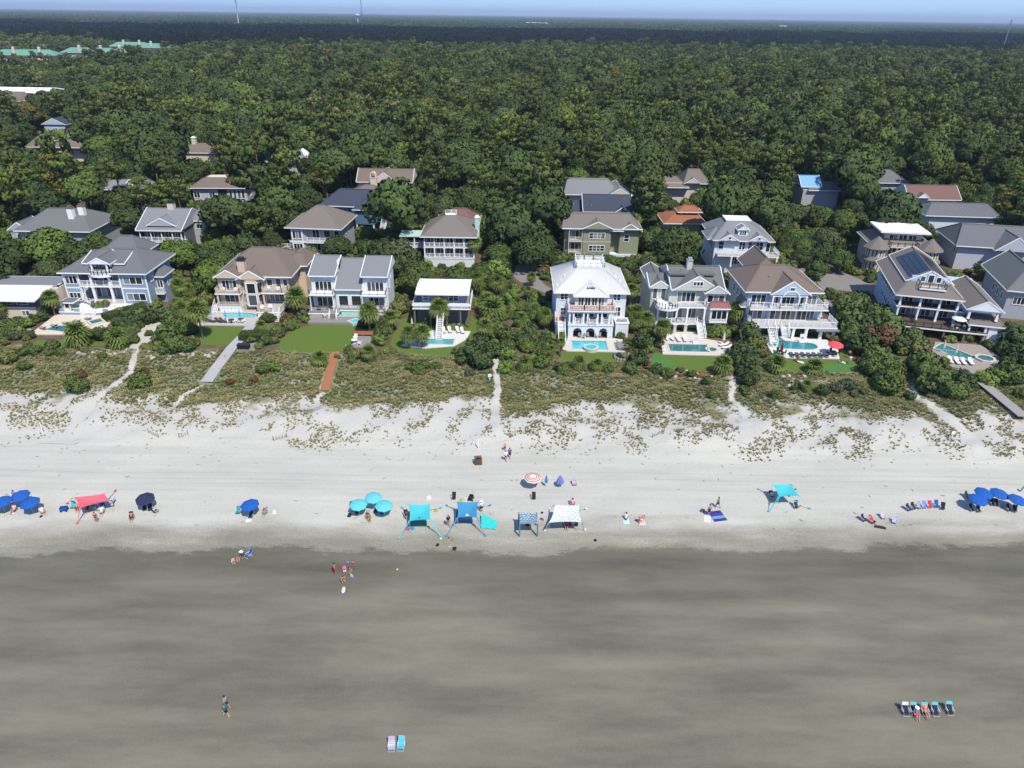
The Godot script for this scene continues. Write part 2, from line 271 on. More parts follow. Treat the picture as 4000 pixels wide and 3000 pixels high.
var SHRUBS := [
	[-99.2, -141.7, 1.5, 0], [-100.4, -139.7, 1.4, 0], [-100.3, -133.6, 1.8, 1], [-98.9, -134.7, 1.5, 2], [-101.8, -133.2, 1.8, 1], [-97.4, -128.7, 1.6, 5], [-95.9, -129.4, 1.0, 1], [-98.0, -138.0, 1.8, 0],
	[-80.5, -138.8, 2.0, 0], [-77.6, -134.9, 2.3, 0], [-79.7, -134.4, 1.8, 0], [-75.5, -137.4, 2.2, 0], [-71.3, -138.7, 2.5, 1], [-67.6, -128.4, 2.7, 1], [-68.1, -133.1, 2.3, 1], [-72.2, -143.9, 1.7, 1],
	[-80.6, -128.8, 1.9, 0], [-83.3, -131.5, 1.0, 1], [-65.1, -132.3, 2.1, 1], [-68.8, -139.4, 1.7, 1], [-67.6, -148.2, 2.1, 3], [-74.6, -171.0, 2.0, 3], [-46.8, -138.2, 1.6, 4], [-45.6, -135.1, 1.2, 1],
	[-46.7, -133.6, 1.0, 0], [-44.7, -141.8, 1.4, 1], [-43.4, -139.3, 1.0, 2], [-46.9, -131.0, 0.8, 3], [-46.6, -128.4, 1.0, 3], [-76.4, -169.6, 2.0, 1], [-68.5, -155.4, 1.7, 0], [-17.5, -138.6, 1.5, 0],
	[-24.8, -145.0, 2.2, 3], [-25.9, -135.7, 1.9, 1], [-26.3, -132.2, 1.7, 1], [-26.2, -128.6, 1.6, 2], [-5.6, -125.4, 2.7, 0], [-8.0, -121.4, 2.8, 0], [-5.7, -119.3, 2.6, 0], [-3.8, -123.4, 2.1, 0],
	[-0.8, -125.3, 1.8, 1], [-1.2, -131.2, 2.2, 1], [-4.1, -133.3, 2.6, 1], [-4.7, -136.8, 2.3, 3], [1.4, -137.0, 1.7, 1], [2.4, -127.5, 1.8, 1], [3.6, -134.3, 1.9, 1], [-0.8, -123.0, 1.6, 2], [-1.1, -118.5, 1.4, 2],
	[4.1, -120.7, 1.4, 2], [1.7, -130.1, 1.8, 0], [-22.0, -171.2, 2.5, 2], [-18.3, -175.5, 1.3, 0], [-4.0, -168.6, 3.4, 2], [-0.7, -152.1, 2.3, 2], [0.3, -158.8, 1.7, 2], [-2.4, -152.5, 2.1, 1],
	[-17.0, -115.7, 1.5, 1], [-14.6, -118.2, 0.8, 1], [-26.0, -166.8, 1.8, 1], [25.6, -128.3, 2.3, 0], [23.7, -121.5, 2.1, 0], [27.0, -133.3, 1.9, 1], [6.4, -129.4, 1.8, 0], [5.8, -123.9, 1.4, 1],
	[5.5, -119.4, 1.7, 1], [9.0, -117.9, 1.5, 1], [17.6, -118.8, 1.2, 1], [21.5, -117.7, 1.5, 1], [26.5, -118.1, 1.4, 1], [21.8, -133.1, 1.0, 1], [40.7, -138.1, 1.1, 2], [39.1, -135.3, 0.9, 2], [8.0, -168.8, 1.6, 1],
	[47.0, -132.0, 2.8, 0], [43.6, -124.0, 3.0, 0], [48.0, -130.1, 2.0, 3], [47.6, -125.1, 1.6, 3], [42.9, -119.3, 2.6, 0], [42.5, -116.0, 2.0, 0], [72.9, -147.1, 3.4, 1], [69.6, -136.9, 3.8, 1],
	[69.5, -141.6, 2.0, 1], [69.6, -132.2, 3.1, 1], [67.8, -132.0, 2.4, 0], [67.8, -135.5, 1.7, 0], [74.9, -148.3, 3.7, 1], [77.3, -142.3, 3.8, 1], [70.7, -136.0, 4.1, 0], [76.8, -135.7, 3.5, 1],
	[72.2, -130.0, 3.7, 4], [79.7, -130.9, 2.8, 1], [78.5, -126.8, 2.3, 3], [75.9, -128.7, 2.5, 0], [68.1, -127.2, 3.3, 0], [68.4, -122.0, 2.8, 1], [65.7, -118.6, 2.4, 1], [69.9, -119.3, 2.6, 1],
	[67.1, -114.3, 2.7, 1], [75.0, -118.6, 3.1, 1], [74.3, -114.6, 3.0, 1], [82.1, -123.5, 1.0, 2], [80.9, -117.6, 0.9, 1], [82.5, -117.9, 0.9, 1], [80.3, -113.6, 2.3, 0], [74.9, -112.1, 3.0, 1],
	[85.2, -115.5, 2.3, 2], [88.5, -116.9, 2.2, 2], [90.4, -116.3, 2.7, 1], [92.5, -120.9, 2.1, 0], [99.2, -130.6, 3.4, 0], [96.2, -124.2, 2.9, 0], [96.0, -128.0, 2.0, 0], [-93.0, -119.0, 1.9, 3],
	[-88.1, -115.8, 1.3, 1], [-74.5, -108.3, 2.2, 1], [-76.9, -113.6, 1.3, 4], [-64.6, -110.3, 2.1, 1], [-66.3, -115.3, 1.0, 4], [-63.9, -116.8, 0.8, 1], [-49.6, -111.8, 0.8, 4], [-45.4, -112.0, 1.0, 4],
	[-64.0, -123.3, 2.4, 1], [-65.4, -122.6, 1.6, 1], [-61.7, -123.9, 1.8, 1], [-91.8, -121.8, 1.4, 1], [-89.9, -122.3, 1.4, 1], [-86.8, -121.9, 1.2, 1], [-84.4, -121.4, 1.0, 1], [-75.8, -119.7, 1.0, 1],
	[-29.4, -121.9, 1.6, 3], [-43.6, -117.0, 1.5, 2], [-45.1, -115.8, 1.3, 1], [-18.2, -117.5, 1.3, 1], [-16.1, -117.4, 1.2, 1], [-13.7, -118.2, 1.0, 1], [-7.8, -116.4, 1.0, 5], [-1.4, -117.7, 1.5, 2],
	[-1.0, -122.7, 1.6, 2], [-33.0, -122.0, 0.7, 1], [-29.9, -120.5, 1.0, 1], [9.2, -117.2, 1.3, 1], [17.3, -117.8, 1.2, 1], [21.5, -117.8, 1.4, 1], [28.1, -116.7, 1.4, 1], [32.5, -116.8, 1.1, 1],
	[34.5, -113.0, 1.1, 1], [34.5, -109.6, 0.9, 1], [41.9, -113.5, 2.0, 0], [40.7, -111.4, 1.1, 1], [5.5, -119.6, 1.7, 1], [30.9, -118.3, 1.0, 1], [12.5, -115.4, 0.7, 1], [16.1, -112.0, 0.6, 1],
	[56.6, -110.8, 1.4, 5], [59.0, -112.5, 1.6, 5], [53.7, -109.7, 1.3, 0], [59.6, -110.7, 1.0, 5], [61.6, -111.3, 0.9, 5], [45.3, -108.9, 1.1, 1], [66.3, -112.5, 2.8, 1], [68.3, -119.5, 2.7, 1],
	[69.6, -110.7, 1.1, 1], [73.7, -113.2, 2.8, 1], [76.0, -109.8, 2.7, 1], [79.2, -112.2, 1.7, 1], [88.2, -117.9, 1.7, 1], [89.7, -115.9, 1.8, 1], [88.9, -111.1, 1.3, 1], [81.2, -120.9, 0.9, 1],
	[83.1, -118.5, 1.0, 1], [50.1, -112.1, 1.0, 1], [52.3, -111.1, 0.8, 2], 
]

# ---------------------------------------------------------------- camera, sky, sun
func _ready() -> void:
	rng.seed = 7
	var cam := Camera3D.new()
	cam.name = "camera"
	cam.position = Vector3(0, 60, 0)
	cam.rotation_degrees = Vector3(-27.3, 0, 0.82)
	cam.fov = 56.36
	cam.far = 60000.0
	add_child(cam)
	cam.current = true
	var e := Environment.new()
	var sky := ProceduralSkyMaterial.new()
	sky.sky_top_color = Color(0.36, 0.50, 0.72)
	sky.sky_horizon_color = Color(0.57, 0.68, 0.785)
	sky.sky_curve = 0.12
	sky.ground_horizon_color = Color(0.45, 0.55, 0.66)
	sky.ground_bottom_color = Color(0.25, 0.3, 0.32)
	e.background_mode = Environment.BG_SKY
	e.sky = Sky.new()
	e.sky.sky_material = sky
	e.background_energy_multiplier = 1.45
	e.tonemap_mode = Environment.TONE_MAPPER_LINEAR
	e.tonemap_exposure = 1.42
	e.fog_enabled = true
	e.fog_density = 0.00007
	e.fog_light_color = Color(0.76, 0.82, 0.9)
	e.sdfgi_enabled = true
	e.ssao_enabled = true
	e.ssil_enabled = true
	var we := WorldEnvironment.new()
	we.name = "world_environment"
	we.environment = e
	add_child(we)
	var sun := DirectionalLight3D.new()
	sun.name = "sun"
	sun.light_energy = 1.2
	sun.light_color = Color(1.0, 0.965, 0.9)
	sun.light_angular_distance = 0.5
	sun.shadow_enabled = true
	add_child(sun)
	sun.look_at_from_position(Vector3(0.63, 1.85, 1.1) * 100.0, Vector3.ZERO)
	build_ground()
	build_far_land()
	build_houses()
	build_yards()
	build_plants()
	build_forest()
	build_beach()

func bytes_of(f: float, seed_: int, w: int, h: int, sx := 1.0, sy := 1.0, oct := 4) -> PackedByteArray:
	var n := FastNoiseLite.new()
	n.seed = seed_
	n.frequency = f
	n.fractal_octaves = oct
	var im := n.get_image(int(w * sx), int(h * sy), false, false, true)
	if sx != 1.0 or sy != 1.0: im.resize(w, h, Image.INTERPOLATE_BILINEAR)
	im.convert(Image.FORMAT_L8)
	return im.get_data()

# one height-field sheet with its own picture of sand, litter and soil
func sheet(x0: float, x1: float, g0: float, g1: float, step: float) -> MB:
	var b := MB.new()
	var nx := int((x1 - x0) / step)
	var ng := int((g1 - g0) / step)
	for i in nx:
		for j in ng:
			var p := []
			for k in [[0, 0], [0, 1], [1, 1], [1, 0]]:
				var x: float = x0 + (i + k[0]) * step
				var g: float = g0 + (j + k[1]) * step
				p.append(Vector3(x, land(x, -g), -g))
			b.quad(p[0], p[1], p[2], p[3])
			for k in [0, 1, 2, 0, 2, 3]: b.uv.append(Vector2((p[k].x - x0) / (x1 - x0), (-p[k].z - g0) / (g1 - g0)))
	b.soft()
	return b

func picture(w: int, h: int, paint: Callable) -> ImageTexture:
	var d := PackedByteArray()
	d.resize(w * h * 3)
	paint.call(d, w, h)
	return ImageTexture.create_from_image(Image.create_from_data(w, h, false, Image.FORMAT_RGB8, d))

func s8(x: float) -> int:   # linear value to an sRGB byte
	return int(clampf(pow(maxf(x, 0.0), 0.4545), 0.0, 1.0) * 255.0)

func build_ground() -> void:
	var srgb := PackedByteArray()
	srgb.resize(1025)
	for i in 1025: srgb[i] = int(Color(i / 1024.0, 0, 0).linear_to_srgb().r * 255.0)
	# the beach: dry sand above, wet sand below, from the water's edge to the dunes
	var beach_paint := func(d: PackedByteArray, w: int, h: int) -> void:
		var streak := bytes_of(0.014, 3, w, h, 0.22, 1.0)
		var fine := bytes_of(0.35, 5, w, h, 1.0, 1.0, 2)
		var blotch := bytes_of(0.02, 9, w, h, 0.4, 1.0)
		var edge := bytes_of(0.03, 12, w, h, 0.25, 0.25)
		var mid := bytes_of(0.09, 41, w, h, 0.5, 1.0)
		var rut := bytes_of(0.06, 15, w, h, 0.02, 1.0, 3)
		for j in h:
			var g0 := 20.0 + 76.0 * (j + 0.5) / h
			for i in w:
				var k := j * w + i
				var x := -115.0 + 230.0 * i / w
				var g := g0 - 0.034 * x + (edge[k] - 128) * 0.011 + (mid[k] - 128) * 0.004 + sin(x * 0.05) * 0.4
				var st := (streak[clampi(j + (w / 2 - i) / 26, 0, h - 1) * w + i] - 128) / 128.0
				var fi := (fine[k] - 128) / 128.0
				var bl := (blotch[k] - 128) / 128.0
				var wet := 0.146 * (1.0 + 0.27 * st + 0.11 * fi + 0.14 * bl + 0.07 * (mid[k] - 128) / 128.0)
				var dry := 0.445 * (1.0 + 0.06 * st + 0.14 * fi + 0.07 * bl)
				if g0 > 79.0:
					dry *= 1.0 + 0.06 * (rut[k] - 128) / 128.0
					var track := absf(g0 - 86.6 - 0.9 * sin(x * 0.035) - 0.3 * sin(x * 0.12))
					if track > 0.6 and track < 0.95: dry *= 0.93
					track = absf(g0 - 83.2 - 1.4 * sin(x * 0.022 + 1.0))
					if track > 0.6 and track < 0.9: dry *= 0.95
				if fi > 0.34 and g0 > 73.0: dry *= 0.86   # pock marks of feet
				var damp := smoothstep(70.1, 71.1, g + fi * 0.5) * 0.30 + smoothstep(71.0, 78.5, g + bl * 1.0 + fi * 1.2 + st * 1.0) * 0.70
				wet *= 1.0 - 0.22 * smoothstep(60.0, 69.0, g)
				var a := lerpf(wet, dry, damp)
				d[k * 3] = srgb[int(clampf(a * lerpf(1.075, 1.0, damp), 0, 1) * 1024)]
				d[k * 3 + 1] = srgb[int(clampf(a * lerpf(1.0, 0.985, damp), 0, 1) * 1024)]
				d[k * 3 + 2] = srgb[int(clampf(a * lerpf(0.745, 0.885, damp), 0, 1) * 1024)]
	var m := StandardMaterial3D.new()
	m.resource_name = "beach sand"
	m.albedo_texture = picture(2048, 1024, beach_paint)
	m.metallic_specular = 0.35
	m.roughness = 1.0
	m.roughness_texture = picture(512, 256, func(d: PackedByteArray, w: int, h: int) -> void:
		var wet := bytes_of(0.02, 33, w, h, 0.4, 1.0)
		for k in w * h:
			var r := lerpf(0.42, 0.66, wet[k] / 255.0) if k / w < h * 0.66 else 0.92
			for q in 3: d[k * 3 + q] = int(r * 255.0))
	setting("beach", sheet(-115, 115, 20, 96, 1.0).done(), m, "open sand beach, wet and grey below, dry and white above")
	# dunes and the ground under the yards and trees
	var dune_paint := func(d: PackedByteArray, w: int, h: int) -> void:
		var fine := bytes_of(0.3, 21, w, h, 1.0, 1.0, 2)
		var patch := bytes_of(0.035, 23, w, h)
		var broad := bytes_of(0.012, 27, w, h)
		for j in h:
			var g0 := 95.6 + 96.4 * (j + 0.5) / h
			for i in w:
				var k := j * w + i
				var x := -170.0 + 340.0 * i / w
				var g := g0 + 0.02 * x + (broad[k] - 128) * 0.035
				var fi := (fine[k] - 128) / 128.0
				var pa := (patch[k] - 128) / 128.0
				var sand := 0.43 * (1.0 + 0.07 * fi)
				var thatch := smoothstep(104.0, 108.5, g + pa * 5.0) * (0.72 + 0.28 * smoothstep(-0.2, 0.35, pa))
				var soil := smoothstep(121.5, 124.0, g + pa * 2.0)
				var gr := 1.0 + 0.35 * fi + 0.3 * pa
				var cr := lerpf(lerpf(sand, 0.15 * gr, thatch), 0.115 * gr, soil)
				var cg := lerpf(lerpf(sand * 0.98, 0.15 * gr, thatch), 0.09 * gr, soil)
				var cb := lerpf(lerpf(sand * 0.905, 0.08 * gr, thatch), 0.056 * gr, soil)
				d[k * 3] = srgb[int(clampf(cr, 0, 1) * 1024)]
				d[k * 3 + 1] = srgb[int(clampf(cg, 0, 1) * 1024)]
				d[k * 3 + 2] = srgb[int(clampf(cb, 0, 1) * 1024)]
	m = StandardMaterial3D.new()
	m.resource_name = "dune sand and soil"
	m.albedo_texture = picture(2048, 640, dune_paint)
	m.roughness = 0.95
	m.metallic_specular = 0.2
	setting("dunes", sheet(-170, 170, 95.6, 192, 1.2).done(), m, "low white dunes rising to the leaf littered soil of yards")

func build_far_land() -> void:
	var b := MB.new()
	b.slab([Vector3(-40000, 1.9, -50000), Vector3(40000, 1.9, -50000), Vector3(40000, 1.9, -186), Vector3(-40000, 1.9, -186)], 1.0)
	setting("ground", b.done(), mat("forest floor", 0.035, 0.042, 0.022, 0.95, 30.0), "flat wooded land that reaches the horizon")
	# the cloud, high above the frame, whose shade lies across the wood a mile or two inland
	rng.seed = 19
	var banks := [[250.0, -980.0, 1050.0, 860.0], [-1500.0, -1230.0, 1200.0, 720.0], [1800.0, -1060.0, 1200.0, 780.0], [3500.0, -1480.0, 1400.0, 850.0]]
	for i in 16: banks.append([rng.randf_range(-1900, 2300), rng.randf_range(-330, -190) if i % 2 else rng.randf_range(-2100, -1700), rng.randf_range(90, 300), rng.randf_range(50, 130)])  # small unseen clouds, added to fray the edges of the shade
	for q in banks:
		b = MB.new()
		var nz := FastNoiseLite.new()
		nz.seed = 4
		nz.frequency = 0.0028
		b.blob(Vector3.ZERO, Vector3.ONE, 64, 14)
		for i in b.v.size():
			var p := b.v[i]
			var f := 1.0 + 0.5 * nz.get_noise_3d(p.x * q[2] + q[0], p.y * 150.0, p.z * q[3])
			b.v[i] = Vector3(p.x * q[2] * f, maxf(p.y, -0.25) * 160.0 * f, p.z * q[3] * f)
		b.soft()
		var o := part(self, "cloud", b.done(), mat("cloud", 0.85, 0.86, 0.88, 1.0))
		o.position = Vector3(q[0], 1800, q[1] + (-130.0 if q[0] < -700 else -0.12 * maxf(q[0] - 600.0, 0.0)) * (1.0 if q[2] < 301.0 else 0.0))
		mark(o, "", "", "", "structure")

# ---------------------------------------------------------------- plants
# leaves: small faces on and in a lumpy ball; tone varies from sprig to sprig
func leaves(b: MB, o: Vector3, r: Vector3, count: int, size: float, tone: Color, vary := 0.2, heart := Vector3.INF) -> void:
	for i in count:
		var d := Vector3(rng.randfn(), rng.randfn(), rng.randfn()).normalized()
		var p := o + d * r * rng.randf_range(0.84, 1.04)
		var m := (d + Vector3(rng.randfn(), rng.randfn(), rng.randfn()) * 0.42).normalized()
		var s := m.cross(Vector3(rng.randfn(), rng.randfn(), rng.randfn())).normalized()
		var t := m.cross(s)
		var z := size * rng.randf_range(0.6, 1.3)
		var f := 1.0 + rng.randf_range(-vary, vary)
		var c := Color(tone.r * f * rng.randf_range(0.9, 1.15), tone.g * f, tone.b * f * rng.randf_range(0.8, 1.2))
		var q := [p - s * z * 0.5, p + t * z * 0.55, p + s * z * 0.5, p - t * z * 0.45]
		var bent := (m * 0.35 + d).normalized()
		if heart != Vector3.INF: bent = (bent + (p - heart).normalized() * 0.8).normalized()
		for k in [0, 1, 2, 0, 2, 3]:
			b.v.append(q[k]); b.n.append(bent); b.c.append(c)

func crown_of_oak(seed_: int, lumps := 34, each := 85, size := 0.5) -> ArrayMesh:   # radius 5, crown centre about 4 up
	rng.seed = seed_
	var b := MB.new()
	for i in lumps:
		var a := TAU * (i * 0.382 + rng.randf() * 0.12)
		var h := pow(rng.randf(), 0.75)
		var rr := 3.7 * sqrt(1.0 - h * h * 0.92) * rng.randf_range(0.72, 1.05)
		var o := Vector3(cos(a) * rr, 2.9 + h * 3.3 * rng.randf_range(0.85, 1.1), sin(a) * rr)
		var w := rng.randf_range(1.05, 1.75)
		var f := rng.randf_range(0.8, 1.25)
		leaves(b, o, Vector3(w, w * 0.78, w), each, size, Color(0.057 * f, 0.088 * f * rng.randf_range(0.94, 1.06), 0.026 * f), 0.2, Vector3(0, 2.0, 0))
	leaves(b, Vector3(0, 3.6, 0), Vector3(3.4, 1.9, 3.4), each * 4, size * 1.3, Color(0.053, 0.081, 0.024), 0.2, Vector3(0, 2.0, 0))
	return b.done()

func trunk_of_oak(seed_: int) -> ArrayMesh:
	rng.seed = seed_
	var b := MB.new()
	b.tube(Vector3.ZERO, Vector3(0.1, 1.9, 0), 0.42, 0.3, 7)
	for i in 6:
		var a := TAU * i / 6.0 + rng.randf()
		var mid := Vector3(cos(a) * 1.3, 3.0 + rng.randf(), sin(a) * 1.3)
		b.tube(Vector3(0.1, 1.7, 0), mid, 0.22, 0.14, 5)
		b.tube(mid, Vector3(cos(a + 0.3) * 3.4, 4.6 + rng.randf() * 1.2, sin(a + 0.3) * 3.4), 0.14, 0.05, 4)
	return b.done()

func crown_of_pine(seed_: int, each := 80, size := 0.46) -> ArrayMesh:   # radius 4 about the top of a trunk 12 tall
	rng.seed = seed_
	var b := MB.new()
	for i in 24:
		var h := rng.randf_range(-4.2, 2.6)
		var reach := 3.4 * sqrt(clampf(1.0 - pow((h + 0.3) / 4.3, 2.0), 0.05, 1.0)) * rng.randf_range(0.35, 1.0)
		var a := TAU * (i * 0.382) + rng.randf()
		var w := rng.randf_range(0.8, 1.35)
		var f := rng.randf_range(0.82, 1.2)
		leaves(b, Vector3(cos(a) * reach, 12.0 + h, sin(a) * reach), Vector3(w * 1.2, w * 0.62, w * 1.2), each, size, Color(0.084 * f, 0.116 * f, 0.029 * f))
	return b.done()

func trunk_of_pine(seed_: int) -> ArrayMesh:
	rng.seed = seed_
	var b := MB.new()
	b.tube(Vector3.ZERO, Vector3(0.3, 8, 0.1), 0.32, 0.22, 7)
	b.tube(Vector3(0.3, 8, 0.1), Vector3(0.2, 14, 0), 0.22, 0.07, 6)
	for i in 12:
		var h := rng.randf_range(6.5, 13.0)
		var a := TAU * i * 0.382
		b.tube(Vector3(0.25, h, 0), Vector3(cos(a) * 2.6, h + 1.1, sin(a) * 2.6), 0.09, 0.03, 4)
	return b.done()

func fan(b: MB, root: Vector3, dir: Vector3, droop: float, r: float, tone: Color) -> void:
	var up := Vector3.UP
	var side := dir.cross(up).normalized()
	var hub := root + dir * r * 0.34 + up * r * (0.10 - droop * 0.15)
	b.tint = tone * 0.9
	b.bar(root, hub, 0.05)
	var out := (dir - up * droop).normalized()
	var flat := side.cross(out).normalized()
	for i in 9:
		var a := deg_to_rad(-100.0 + 25.0 * i)
		var q := (out * cos(a) + side * sin(a)).normalized()
		var w := q.cross(flat).normalized() * r * 0.07
		var mid := hub + q * r * 0.36 + flat * r * 0.04
		var tip := hub + q * r * 0.72 - up * r * 0.16 * (0.6 + droop)
		var f := rng.randf_range(0.75, 1.25)
		b.tint = Color(tone.r * f, tone.g * f, tone.b * f)
		b.tri(hub, mid - w, mid + w)
		b.tri(mid - w, tip, mid + w)

func crown_of_palm(seed_: int, dead: int) -> ArrayMesh:   # radius 1 about the top of the trunk
	rng.seed = seed_
	var b := MB.new()
	for i in 52:
		var a := TAU * i * 0.382 + rng.randf_range(-0.2, 0.2)
		var e := lerpf(1.45, -0.7, pow(i / 51.0, 1.05)) + rng.randf_range(-0.25, 0.25)
		var dir := Vector3(cos(a) * cos(e), sin(e), sin(a) * cos(e))
		fan(b, Vector3(0, -0.06, 0), dir, clampf(0.35 - e * 0.25, 0.1, 0.9), rng.randf_range(0.9, 1.1), Color(0.12, 0.165, 0.04) if i < 43 else Color(0.17, 0.155, 0.045))
	leaves(b, Vector3(0, 0.12, 0), Vector3(0.3, 0.36, 0.3), 60, 0.22, Color(0.07, 0.10, 0.025))
	for i in dead:
		var a := TAU * i * 0.382 + 0.4
		fan(b, Vector3(0, -0.1, 0), Vector3(cos(a) * 0.55, -0.8, sin(a) * 0.55).normalized(), 0.9, 0.8, Color(0.20, 0.14, 0.06))
	return b.done()

func trunk_of_palm() -> ArrayMesh:   # one unit tall
	var b := MB.new()
	for i in 8:
		b.tube(Vector3(0.0, i / 8.0, 0.0), Vector3(0.0, (i + 1) / 8.0, 0.0), 0.17 - 0.012 * (i % 2), 0.145 + 0.012 * (i % 2), 8)
	return b.done()

func crown_of_shrub(seed_: int, size := 0.17) -> ArrayMesh:   # radius 1
	rng.seed = seed_
	var b := MB.new()
	for i in 15:
		var a := TAU * i * 0.382
		var h := rng.randf()
		var rr := 0.72 * sqrt(1.0 - h * h * 0.85) * rng.randf_range(0.75, 1.0)
		var w := rng.randf_range(0.3, 0.46)
		var f := rng.randf_range(0.82, 1.2)
		leaves(b, Vector3(cos(a) * rr, 0.32 + h * 0.72, sin(a) * rr), Vector3(w, w * 0.9, w), 85, size, Color(f, f, f))
	leaves(b, Vector3(0, 0.5, 0), Vector3(0.7, 0.5, 0.7), 160, size * 1.4, Color(0.8, 0.8, 0.8))
	return b.done()

func stems_of_shrub() -> ArrayMesh:
	var b := MB.new()
	for i in 5:
		var a := TAU * i / 5.0
		b.tube(Vector3(cos(a) * 0.06, -0.05, sin(a) * 0.06), Vector3(cos(a) * 0.5, 0.75, sin(a) * 0.5), 0.045, 0.015, 5)
	return b.done()

func tinted(key: String, r: float, g: float, b: float) -> StandardMaterial3D:   # a leaf colour of its own, times the sprigs' tones
	var m := leafy(key)
	m.albedo_color = lin(r, g, b)
	return m

# ---------------------------------------------------------------- which plant is which
var places := []     # [short phrase, centre, half width, half depth]
var waiting := []    # [node, adjective and kind]

func landmark(phrase: String, at: Vector3, half_width := 8.0, half_depth := 8.0) -> void:
	places.append([phrase, at, half_width, half_depth])

func ordinal(i: int) -> String:
	var words := ["closest to it", "second closest", "third closest", "fourth closest", "fifth closest", "sixth closest", "seventh closest", "eighth closest", "ninth closest", "tenth closest", "eleventh closest", "twelfth closest"]
	return words[i] if i < words.size() else "%dth closest" % (i + 1)

func label_waiting() -> void:
	var sets := {}
	for w in waiting:
		var p: Vector3 = w[0].position
		var best := INF
		var key := ""
		for l in places:
			var d: Vector3 = p - l[1]
			var dx: float = maxf(absf(d.x) - l[2], 0.0)
			var dz: float = maxf(absf(d.z) - l[3], 0.0)
			var far := dx * dx + dz * dz
			if far < best:
				best = far
				var side := "behind" if d.z < 0.0 else "in front of"
				if dx > dz: side = "left of" if d.x < 0.0 else "right of"
				key = "%s %s %s" % [w[1], side, l[0]]
		if not sets.has(key): sets[key] = []
		sets[key].append([best, w[0]])
	for key in sets:
		var all: Array = sets[key]
		all.sort_custom(func(a, b): return a[0] < b[0])
		for i in all.size():
			all[i][1].set_meta("label", key if all.size() == 1 else "%s, %s" % [key, ordinal(i)])
	waiting.clear()

